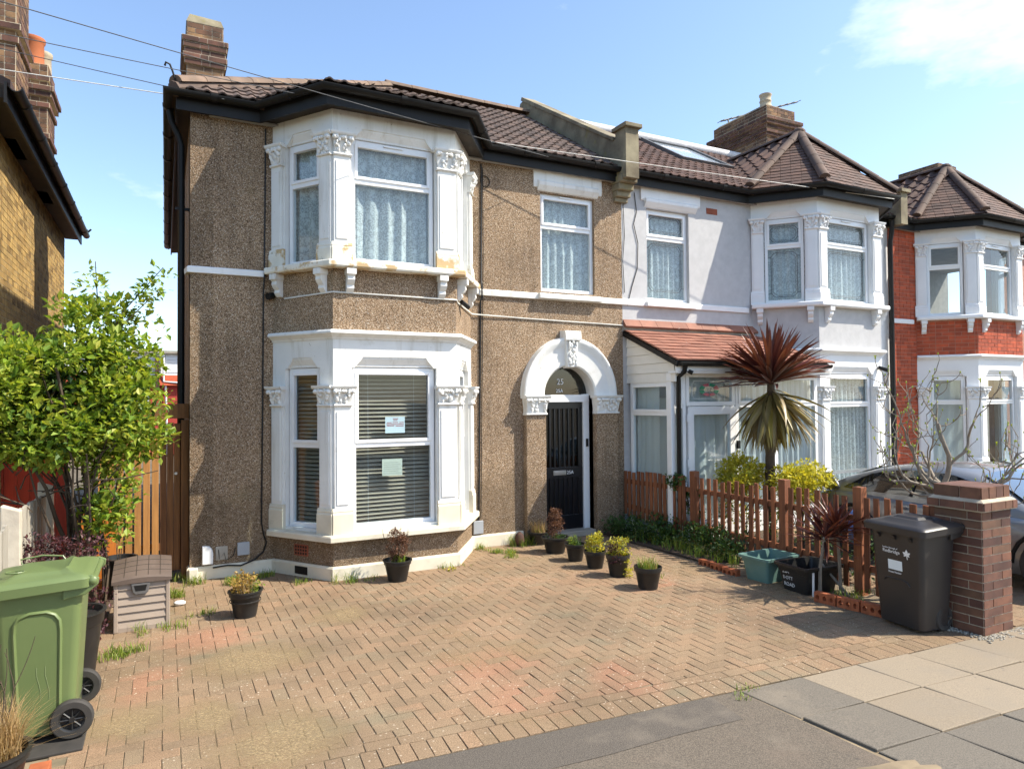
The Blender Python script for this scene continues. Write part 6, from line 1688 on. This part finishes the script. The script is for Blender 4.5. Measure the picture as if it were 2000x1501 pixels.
# moulded arch on the side that faces the camera
D_, W_ = .48, .56
def side_pt(x, z, e):
    k = z / hb_; return T @ Vector((x * (1 + .22 * k) - .01 * k, -(W_ * (.40 + .085 * k)) - e, z))
arc_ = [(.09, .04), (.09, .66), (.085, .72), (.065, .755), (.03, .775), (-.04, .775), (-.085, .755), (-.105, .72), (-.11, .66), (-.11, .04)]
MB().tube([side_pt(x, z, .002) for x, z in arc_], .013, 6).build('moulded_rib', MT['bin_green'], bo, smooth=60)
inn = [(x * .93, z) for x, z in arc_]
MB().prism([side_pt(x, z, .0) for x, z in inn], [side_pt(x, z, .006) for x, z in inn]).build('moulded_panel', MT['bin_green'], bo)
MB().tube([T @ Vector((-.15 + .05 * math.cos(a * .42), -.12 + .035 * math.sin(a * .42), hb_ + .083)) for a in range(16)], .005, 5).build('lid_ring', MT['bin_green'], lo_)
MB().tube([T @ Vector(p) for p in ((-.16, .17, hb_ + .07), (-.17, .175, hb_ + .10), (-.05, .18, hb_ + .115), (.06, .18, hb_ + .10), (.08, .17, hb_ + .07))], .006, 6).build('lid_handle', MT['bin_green'], lo_)
for sx_ in (-.01, .03):
    MB().tube([side_pt(sx_ - .02 * (z - .38) / .2 + .004 * math.sin(z * 90), z, .008) for z in (.25, .30, .35, .40, .45)], .0007, 4).build('scratch', MT['scuff'], bo)
tag(MB().box(-.90, -.43, 4.80, 5.38, -.002, .016).build('bin_base_plate', MT['rubber'], bevel=.005), 'black rubber mat under the green bin', 'mat')
kb, T, bo, lo_, hb_ = wheelie('wheelie_bin', 'dark grey wheelie bin with white council lettering beside the brick pier', (5.99, 3.88, .0), R(-6), .54, .45, .98, 'bin_grey', .11, -.02)
def fpt(y, z, e=.0):
    k = z / hb_; return T @ Vector((-.45 * (.40 + .10 * k) - e, y, z))
lean = math.atan(.45 * .10 / hb_)
def fM(y, z, e): return T @ Matrix.Translation((-.45 * (.40 + .10 * z / hb_) - e, y, z)) @ Matrix.Rotation(R(-90), 4, 'Z') @ Matrix.Rotation(lean, 4, 'X')
text('Redbridge', .042, fM(.135, .655, .002), MT['letter'], bo, 'council_name', ext=.0008, sx=1.0)
text('London Borough of', .019, fM(.135, .692, .002), MT['letter'], bo, 'council_name', ext=.0008)
lfm = MB()
for k, (a, l_) in enumerate(((90, .046), (150, .042), (30, .042), (205, .032), (-25, .032))):
    d = Vector((math.cos(R(a)), math.sin(R(a)))); s_ = Vector((-d.y, d.x)); c = Vector((-.105, .665))
    q = [c, c + d * l_ * .55 + s_ * l_ * .26, c + d * l_, c + d * l_ * .55 - s_ * l_ * .26]
    lfm.prism([fpt(-(-p.x) if False else p.x * 1.0, p.y, .0) for p in q], [fpt(p.x, p.y, .003) for p in q])
lfm.prism([fpt(x, z, 0) for x, z in ((-.102, .665), (-.108, .665), (-.114, .625), (-.109, .625))], [fpt(x, z, .003) for x, z in ((-.102, .665), (-.108, .665), (-.114, .625), (-.109, .625))])
lfm.build('leaf_emblem', MT['letter'], bo)
MB().prism([fpt(y, z, 0) for y, z in ((.085, .51), (-.055, .51), (-.055, .595), (.085, .595))], [fpt(y, z, .002) for y, z in ((.085, .51), (-.055, .51), (-.055, .595), (.085, .595))]).build('number_panel', MT['paper'], bo)
text('House Number', .024, fM(.085, .480, .002), MT['letter'], bo, 'panel_caption', ext=.0008, sx=.86)
MB().tube([fpt(y, z, .002) for y, z in ((.13, .40), (.115, .425), (.09, .432), (-.06, .432), (-.10, .42), (-.125, .39))], .006, 5).build('moulded_ridge', MT['bin_grey'], bo)
for yy in (.16, .0, -.16): MB().prism([fpt(yy - .008, z, e) for z, e in ((hb_ - .06, 0), (hb_ - .06, .03), (hb_ - .10, .004))], [fpt(yy + .008, z, e) for z, e in ((hb_ - .06, 0), (hb_ - .06, .03), (hb_ - .10, .004))]).build('rim_rib', MT['bin_grey'], bo)
MB().prism([T @ Vector((x, y, hb_ + z)) for x, y, z in ((-.10, -.13, .078), (.12, -.13, .078), (.12, .13, .078), (-.10, .13, .078))], [T @ Vector((x, y, hb_ + z)) for x, y, z in ((-.07, -.10, .096), (.10, -.10, .096), (.10, .10, .096), (-.07, .10, .096))]).build('lid_raise', MT['bin_grey'], lo_, bevel=.006)

# ---------------------------------------------------------------- storage box
bx_ = thing('storage_box', 'taupe slatted plastic storage box with a brown curved lid by the gate', 'box', (-.18, 7.28, 0))
x0, x1, y0, y1 = -.405, .045, 7.06, 7.50
MB().box(x0 + .02, x1 - .02, y0 + .025, y1 - .02, .01, .44).build('body', MT['taupe'], bx_)
for xx in (x0, x1 - .035):
    for yy in (y0, y1 - .035): MB().box(xx, xx + .035, yy, yy + .035, 0, .45).build('corner_post', MT['taupe'], bx_, bevel=.006)
FX = Fr((x0, y0), (x1, y0))
for k in range(6):
    z0_ = .035 + k * .068
    MB().fprism_s(FX, [(-.03, z0_), (-.002, z0_), (-.016, z0_ + .063), (-.03, z0_ + .063)], .036, FX.L - .036).build('slat', MT['taupe'], bx_)
MB().fbox(FX, .035, FX.L - .035, -.03, -.003, .0, .034).build('bottom_rail', MT['taupe'], bx_)
FX2 = Fr((x1, y0), (x1, y1))
for k in range(6):
    z0_ = .035 + k * .068
    MB().fprism_s(FX2, [(-.03, z0_), (-.002, z0_), (-.016, z0_ + .063), (-.03, z0_ + .063)], .036, FX2.L - .036).build('slat', MT['taupe'], bx_)
ld = MB(); nx = 10
vs = []
for i in range(nx + 1):
    x = x0 - .015 + (x1 - x0 + .03) * i / nx; q = math.sin(math.pi * i / nx)
    for (yy, zz) in ((y0 - .02, .43), (y0 - .02, .455 + .022 * q), (y0 + .0, .470 + .024 * q), (y1 - .02, .56 + .03 * q), (y1 + .01, .55 + .02 * q), (y1 + .01, .43)): vs.append((x, yy, zz))
fs = []
for i in range(nx):
    for j in range(6): fs.append((i * 6 + j, i * 6 + (j + 1) % 6, (i + 1) * 6 + (j + 1) % 6, (i + 1) * 6 + j))
fs += [tuple(range(5, -1, -1)), tuple(nx * 6 + j for j in range(6))]
ldo = ld.add(vs, fs).build('lid', MT['brownlid'], bx_, smooth=40)
for i in range(1, 5):
    t_ = i / 5; q = math.sin(math.pi * t_); x = x0 - .015 + (x1 - x0 + .03) * t_
    MB().tube([(x, y0 + .0, .471 + .024 * q), (x, y1 - .02, .561 + .03 * q)], .0025, 4).build('lid_groove', MT['soffit'], ldo)
for j in range(1, 4):
    t_ = j / 4; MB().tube([(x0 - .015 + (x1 - x0 + .03) * i / 10, y0 + (y1 - y0 - .02) * t_, .471 + .09 * t_ + (.024 + .006 * t_) * math.sin(math.pi * i / 10)) for i in range(11)], .0025, 4).build('lid_groove', MT['soffit'], ldo)
hd = [(.135, .425), (.29, .425), (.275, .345), (.255, .325), (.17, .325), (.15, .345)]
MB().fprism_d(FX, hd, -.01, .018).build('handle', MT['greyp'], bx_, bevel=.006)
MB().fprism_d(FX, [(.16, .408), (.265, .408), (.252, .358), (.173, .358)], .0175, .0195).build('handle_recess', MT['black'], bx_)
tag(MB().blob((.135, 7.72, .025), (.055, .035, .025), None, 9, 6, .35).build('litter', MT['white'], smooth=180), 'small crumpled white litter on the grass beside the storage box', 'litter')

# ---------------------------------------------------------------- crates and edging bricks
def crate(name, label, cx, cy, rot, lx, ly, h, mt, taper=.82):
    T = Matrix.Translation((cx, cy, 0)) @ Matrix.Rotation(rot, 4, 'Z'); t = thing(name, label, 'crate', (cx, cy, 0), 'recycling crates by the fence')
    def rg(z, e, k): return [T @ Vector((x, y, z)) for x, y in rrect(0, 0, lx / 2 * k + e, ly / 2 * k + e, .035)]
    k = lambda z: taper + (1 - taper) * z / h
    b = MB(); loft(b, [rg(.0, 0, k(0)), rg(h * .7, 0, k(h * .7)), rg(h * .71, .008, k(h * .7)), rg(h - .03, .008, k(h)), rg(h - .028, .028, k(h)), rg(h, .03, k(h)), rg(h + .004, .02, k(h)), rg(h, -.006, k(h)), rg(.02, -.008, k(0))])
    return t, T, b.build('body', MT[mt], t, smooth=35)
crate('recycling_crate', 'faded teal recycling crate standing empty against the pickets', 6.10, 5.64, R(3), .50, .36, .275, 'teal')
t, T, b_ = crate('recycling_crate', 'black recycling crate with hand-painted address, between teal crate and small cordyline', 6.12, 5.12, R(-3), .50, .40, .285, 'blackp')
fM2 = lambda y, z: T @ Matrix.Translation((-.25 * (.82 + .18 * z / .285) - .004, y, z)) @ Matrix.Rotation(R(-90), 4, 'Z') @ Matrix.Rotation(math.atan(.045 / .285), 4, 'X')
for s_, y, z, sz in (('25A', .13, .185, .062), ('II-OTT', .13, .120, .052), ('ROAD', .125, .050, .056)): text(s_, sz, fM2(y, z), MT['letter'], b_, 'painted_lettering', ext=.0006, sx=.9)
tag(MB().hexa([(6.28, 4.76, .0), (6.30, 4.76, 0), (6.30, 4.79, 0), (6.28, 4.79, 0), (6.16, 4.99, .30), (6.18, 4.99, .30), (6.18, 5.02, .30), (6.16, 5.02, .30)]).build('loose_batten', MT['greywood']), 'short pale batten leaning by the black crate', 'batten')
def holed_brick(label, cx, cy, rot, grp, z=0):
    t = thing('holed_brick', label, 'brick', (cx, cy, z), grp)
    M = Matrix.Translation((cx, cy, z)) @ Matrix.Rotation(rot, 4, 'Z')
    b = MB(); L_, H_, D_ = .215, .10, .065; nh_, n_ = 3, 12
    cell = L_ / nh_
    for sd in (-1, 1):
        for k in range(nh_):
            cxh = -L_ / 2 + cell * (k + .5); hole = [(cxh + .021 * math.cos(2 * math.pi * i / n_), H_ / 2 + .024 * math.sin(2 * math.pi * i / n_)) for i in range(n_)]
            outer = []
            for i in range(n_):
                a = 2 * math.pi * i / n_; c, s = math.cos(a), math.sin(a)
                q = min((cell / 2) / abs(c) if abs(c) > 1e-6 else 9, (H_ / 2) / abs(s) if abs(s) > 1e-6 else 9); outer.append((cxh + c * q, H_ / 2 + s * q))
            vs = [M @ Vector((x, sd * D_ / 2, zz)) for x, zz in hole + outer]; b.add(vs, [(i, (i + 1) % n_, n_ + (i + 1) % n_, n_ + i) for i in range(n_)])
            for cxx, czz in ((cxh - cell / 2, 0), (cxh + cell / 2, 0), (cxh - cell / 2, H_), (cxh + cell / 2, H_)):
                pass
            if sd == -1:
                vs = [M @ Vector((x, y, zz)) for y in (-D_ / 2, D_ / 2) for x, zz in hole]; b.add(vs, [(i, (i + 1) % n_, n_ + (i + 1) % n_, n_ + i) for i in range(n_)])
    for q in (((-L_ / 2, -D_ / 2, 0), (L_ / 2, -D_ / 2, 0), (L_ / 2, D_ / 2, 0), (-L_ / 2, D_ / 2, 0)), ((-L_ / 2, -D_ / 2, H_), (L_ / 2, -D_ / 2, H_), (L_ / 2, D_ / 2, H_), (-L_ / 2, D_ / 2, H_)), ((-L_ / 2, -D_ / 2, 0), (-L_ / 2, D_ / 2, 0), (-L_ / 2, D_ / 2, H_), (-L_ / 2, -D_ / 2, H_)), ((L_ / 2, -D_ / 2, 0), (L_ / 2, D_ / 2, 0), (L_ / 2, D_ / 2, H_), (L_ / 2, -D_ / 2, H_))):
        b.add([M @ Vector(p) for p in q], [(0, 1, 2, 3)])
    # square the hole rings out to the corners
    for sd in (-1, 1):
        for k in range(nh_):
            x_a, x_b = -L_ / 2 + cell * k, -L_ / 2 + cell * (k + 1); cxh = (x_a + x_b) / 2
            for xx, zz in ((x_a, 0), (x_b, 0), (x_a, H_), (x_b, H_)):
                a = math.atan2(zz - H_ / 2, xx - cxh); i0 = math.floor((a % (2 * math.pi)) / (2 * math.pi / n_)); pts = []
                for i in (i0, i0 + 1):
                    an = 2 * math.pi * i / n_; c, s = math.cos(an), math.sin(an); q = min((cell / 2) / abs(c) if abs(c) > 1e-6 else 9, (H_ / 2) / abs(s) if abs(s) > 1e-6 else 9)
                    pts.append((cxh + c * q, H_ / 2 + s * q))
                b.add([M @ Vector((x, sd * D_ / 2, z2)) for x, z2 in (pts[0], (xx, zz), pts[1])], [(0, 1, 2)])
    b.build('brick_body', MT['terra'], t, fixn=False)
for k, lab in enumerate(('holed orange edging brick next to the black crate, leftmost of three', 'holed orange edging brick, middle one of three before the small cordyline', 'holed orange edging brick touching the dark bin, rightmost of three')):
    p = Vector((5.86, 4.70)).lerp(Vector((5.94, 4.24)), k / 2); holed_brick(lab, p.x, p.y, R(-80), 'edging bricks of the cordyline bed')
for k in range(3):
    p = Vector((5.90, 6.42)).lerp(Vector((5.86, 5.98)), k / 2); holed_brick(('holed orange edging brick at the far end below the weeds', 'holed orange edging brick in the middle below the weeds', 'holed orange edging brick beside the teal crate')[k], p.x, p.y, R(-86), 'edging bricks of the weed bed', -.03)
tag(MB().box(-.66, -.56, 4.40, 4.62, -.01, .062).build('orange_brick', MT['terra'], bevel=.004), 'single bright orange brick lying at the bottom left corner', 'brick')
tag(MB().box(-.575, -.535, 6.55, 6.62, 0, .19).build('orange_edging', MT['terra'], bevel=.006), 'upright orange edging tile beside the black tub', 'edging')
tag(MB().box(.245, .34, 8.60, 8.69, 0, .15).build('cream_block', MT['cream'], bevel=.008), 'small cream block at the foot of the house corner', 'block')
tag(MB().blob((7.05, 5.25, .55), (.10, .10, .2), None, 9, 7, .25).build('blue_bag', MT['blue'], smooth=180), 'blue plastic bag seen through the pickets beside the small cordyline', 'bag')

# ---------------------------------------------------------------- parked car on the neighbour's drive
car = thing('parked_car', 'low silver-grey coupe with rear wing parked nose-out behind the picket fence', 'car', (8.75, 4.6, 0))
CX, HW = 8.75, .82
st_ = [  # y, half width, sill z, shoulder z, centre-line z
    (6.52, .60, .34, .62, .66), (6.44, .70, .24, .72, .80), (6.2, .77, .20, .78, .86), (5.8, .81, .18, .80, .88), (5.2, .82, .17, .78, .82), (4.5, .82, .17, .76, .80), (3.95, .82, .17, .75, .80), (3.5, .81, .18, .73, .78), (3.05, .77, .20, .66, .70), (2.8, .70, .24, .58, .60), (2.68, .58, .32, .48, .50)]
b = MB(); rings = []
for (y, hw, zs, zh, zc) in st_:
    prof_ = [(-hw * .93, zs), (-hw, zs + .10), (-hw * 1.01, zs + (zh - zs) * .6), (-hw * .985, zh - .05), (-hw * .93, zh), (-hw * .55, zc - .01), (0, zc), (hw * .55, zc - .01), (hw * .93, zh), (hw * .985, zh - .05), (hw * 1.01, zs + (zh - zs) * .6), (hw, zs + .10), (hw * .93, zs)]
    rings.append([(CX + x, y, z) for x, z in prof_])
loft(b, rings)
body = b.build('body', MT['paint'], car, smooth=60)
# greenhouse: roof, glass
gh = [(6.30, .50, .84, .87), (5.95, .60, .84, 1.02), (5.55, .62, .83, 1.15), (5.15, .62, .82, 1.22), (4.75, .61, .81, 1.235), (4.40, .60, .80, 1.18), (4.05, .60, .79, 1.01), (3.72, .62, .78, .80)]
b = MB(); rings = []
for (y, hw, zb, zt_) in gh:
    k = (zt_ - zb)
    prof_ = [(-hw - .14, zb - .06), (-hw - .10, zb + k * .35), (-hw - .03, zb + k * .8), (-hw * .86, zb + k * .96), (0, zt_ + .012), (hw * .86, zb + k * .96), (hw + .03, zb + k * .8), (hw + .10, zb + k * .35), (hw + .14, zb - .06)]
    rings.append([(CX + x, y, z) for x, z in prof_])
loft(b, rings)
cab = b.build('cabin', MT['paint'], car, smooth=60)
def side_x(y, z):
    for i in range(len(gh) - 1):
        if gh[i][0] >= y >= gh[i + 1][0]:
            t_ = (gh[i][0] - y) / (gh[i][0] - gh[i + 1][0]); hw = gh[i][1] + (gh[i + 1][1] - gh[i][1]) * t_; zb = gh[i][2] + (gh[i + 1][2] - gh[i][2]) * t_; zt_ = gh[i][3] + (gh[i + 1][3] - gh[i][3]) * t_
            k = max(.001, zt_ - zb); f = (z - zb) / k
            return hw + (.14 - .04 * (f + .15) / .5 if f < .35 else .10 - .07 * (f - .35) / .45 if f < .8 else .03)
    return .6
wl_ = [(5.98, .855), (5.85, .95), (5.6, 1.06), (5.3, 1.135), (4.95, 1.155), (4.62, 1.14), (4.35, 1.07), (4.08, .92), (3.95, .825), (4.5, .835), (5.2, .845)]
for sg, nm_ in ((-1, 'side_window'), (1, 'side_window')):
    for a, b__ in ((0, 1),):
        m_ = MB(); cen = (4.95, .95); n_ = len(wl_)
        pts = [(y, z) for y, z in wl_]
        # strips so the glass follows the curved side
        ys = [5.98, 5.8, 5.6, 5.4, 5.2, 5.0, 4.8, 4.6, 4.4, 4.2, 4.05, 3.97]
        def top(y):
            up_ = wl_[:9]
            for i in range(len(up_) - 1):
                if up_[i][0] >= y >= up_[i + 1][0]: return up_[i][1] + (up_[i + 1][1] - up_[i][1]) * (up_[i][0] - y) / (up_[i][0] - up_[i + 1][0])
            return .83
        def bot(y): return .825 + (y - 3.95) * .014
        vs = []; fs = []
        for y in ys:
            for f in (0, .5, 1):
                z = bot(y) + (max(top(y), bot(y) + .002) - bot(y)) * f
                vs.append((CX + sg * (side_x(y, z) + .008), y, z))
        for i in range(len(ys) - 1):
            for j in range(2): fs.append((i * 3 + j, i * 3 + j + 1, i * 3 + j + 4, i * 3 + j + 3))
        m_.add(vs, fs).build(nm_, MT['carglass'], car, smooth=60)
        MB().tube([(CX + sg * (side_x(5.05 - (z - .83) * .25, z) + .012), 5.05 - (z - .83) * .25, z) for z in (.84, .93, 1.02, 1.09)], .018, 5).build('door_pillar', MT['black'], car)
ws = MB()
ws.add([(CX + x, y, z) for x, y, z in ((-.50, 4.36, 1.150), (0, 4.34, 1.185), (.50, 4.36, 1.150), (-.56, 4.02, .985), (0, 4.0, 1.015), (.56, 4.02, .985), (-.62, 3.74, .815), (0, 3.70, .838), (.62, 3.74, .815))], [(0, 1, 4, 3), (1, 2, 5, 4), (3, 4, 7, 6), (4, 5, 8, 7)])
ws.v = [(x, y - .012, z + .012) for x, y, z in ws.v]
ws.build('windscreen', MT['screen'], car, smooth=60)
rw = MB(); rw.add([(CX + x, y, z) for x, y, z in ((-.48, 5.60, 1.125), (.48, 5.60, 1.125), (.52, 5.92, 1.015), (-.52, 5.92, 1.015))], [(0, 1, 2, 3)]); rw.v = [(x, y + .01, z + .018) for x, y, z in rw.v]
rw.build('rear_window', MT['carglass'], car)
sp_ = MB()
prf = [(6.40, .995), (6.36, 1.02), (6.22, 1.025), (6.12, 1.01), (6.22, .995)]
sp_.prism([(CX - .70, y, z) for y, z in prf], [(CX + .70, y, z) for y, z in prf])
for sg in (-1, 1): sp_.prism([(CX + sg * .70, 6.42, .82), (CX + sg * .70, 6.05, .84), (CX + sg * .70, 6.18, 1.0), (CX + sg * .70, 6.38, 1.0)], [(CX + sg * .66, 6.42, .82), (CX + sg * .66, 6.05, .84), (CX + sg * .66, 6.18, 1.0), (CX + sg * .66, 6.38, 1.0)])
sp_.build('rear_wing', MT['paint'], car, bevel=.01)
for y in (5.78, 3.56):
    for sg in (-1, 1):
        wheel(car, Vector((CX + sg * .74, y, .30)), False, .30, .19, 5)
        MB().tube([(CX + sg * .825, y + .355 * math.cos(a), .30 + .355 * math.sin(a)) for a in [math.pi * i / 10 for i in range(11)]], .022, 6).build('wheel_arch', MT['black'], car, smooth=60)
for sg in (-1, 1):
    MB().blob((CX + sg * .86, 4.10, .90), (.09, .05, .055), None, 10, 6).build('door_mirror', MT['paint'], car, smooth=180)
    MB().box(CX + sg * .835 - .012, CX + sg * .835 + .012, 5.05, 5.19, .70, .725).build('door_handle', MT['paint'], car, bevel=.005)
    MB().box(CX + sg * .60 - .12, CX + sg * .60 + .12, 6.42, 6.50, .56, .68).build('rear_light', MT['redwood'], car, bevel=.02)
    MB().blob((CX + sg * .56, 2.86, .55), (.14, .10, .06), None, 10, 6).build('headlight', MT['glass'], car, smooth=180)
MB().prism([(CX - .62, 5.62, .88), (CX - .62, 5.42, .88), (CX - .60, 5.42, .93), (CX - .60, 5.62, .93)], [(CX - .64, 5.62, .88), (CX - .64, 5.42, .88), (CX - .62, 5.42, .93), (CX - .62, 5.62, .93)]).build('window_sticker', MT['letter'], car)

car.location.y += .16                   # parked a little closer to the house
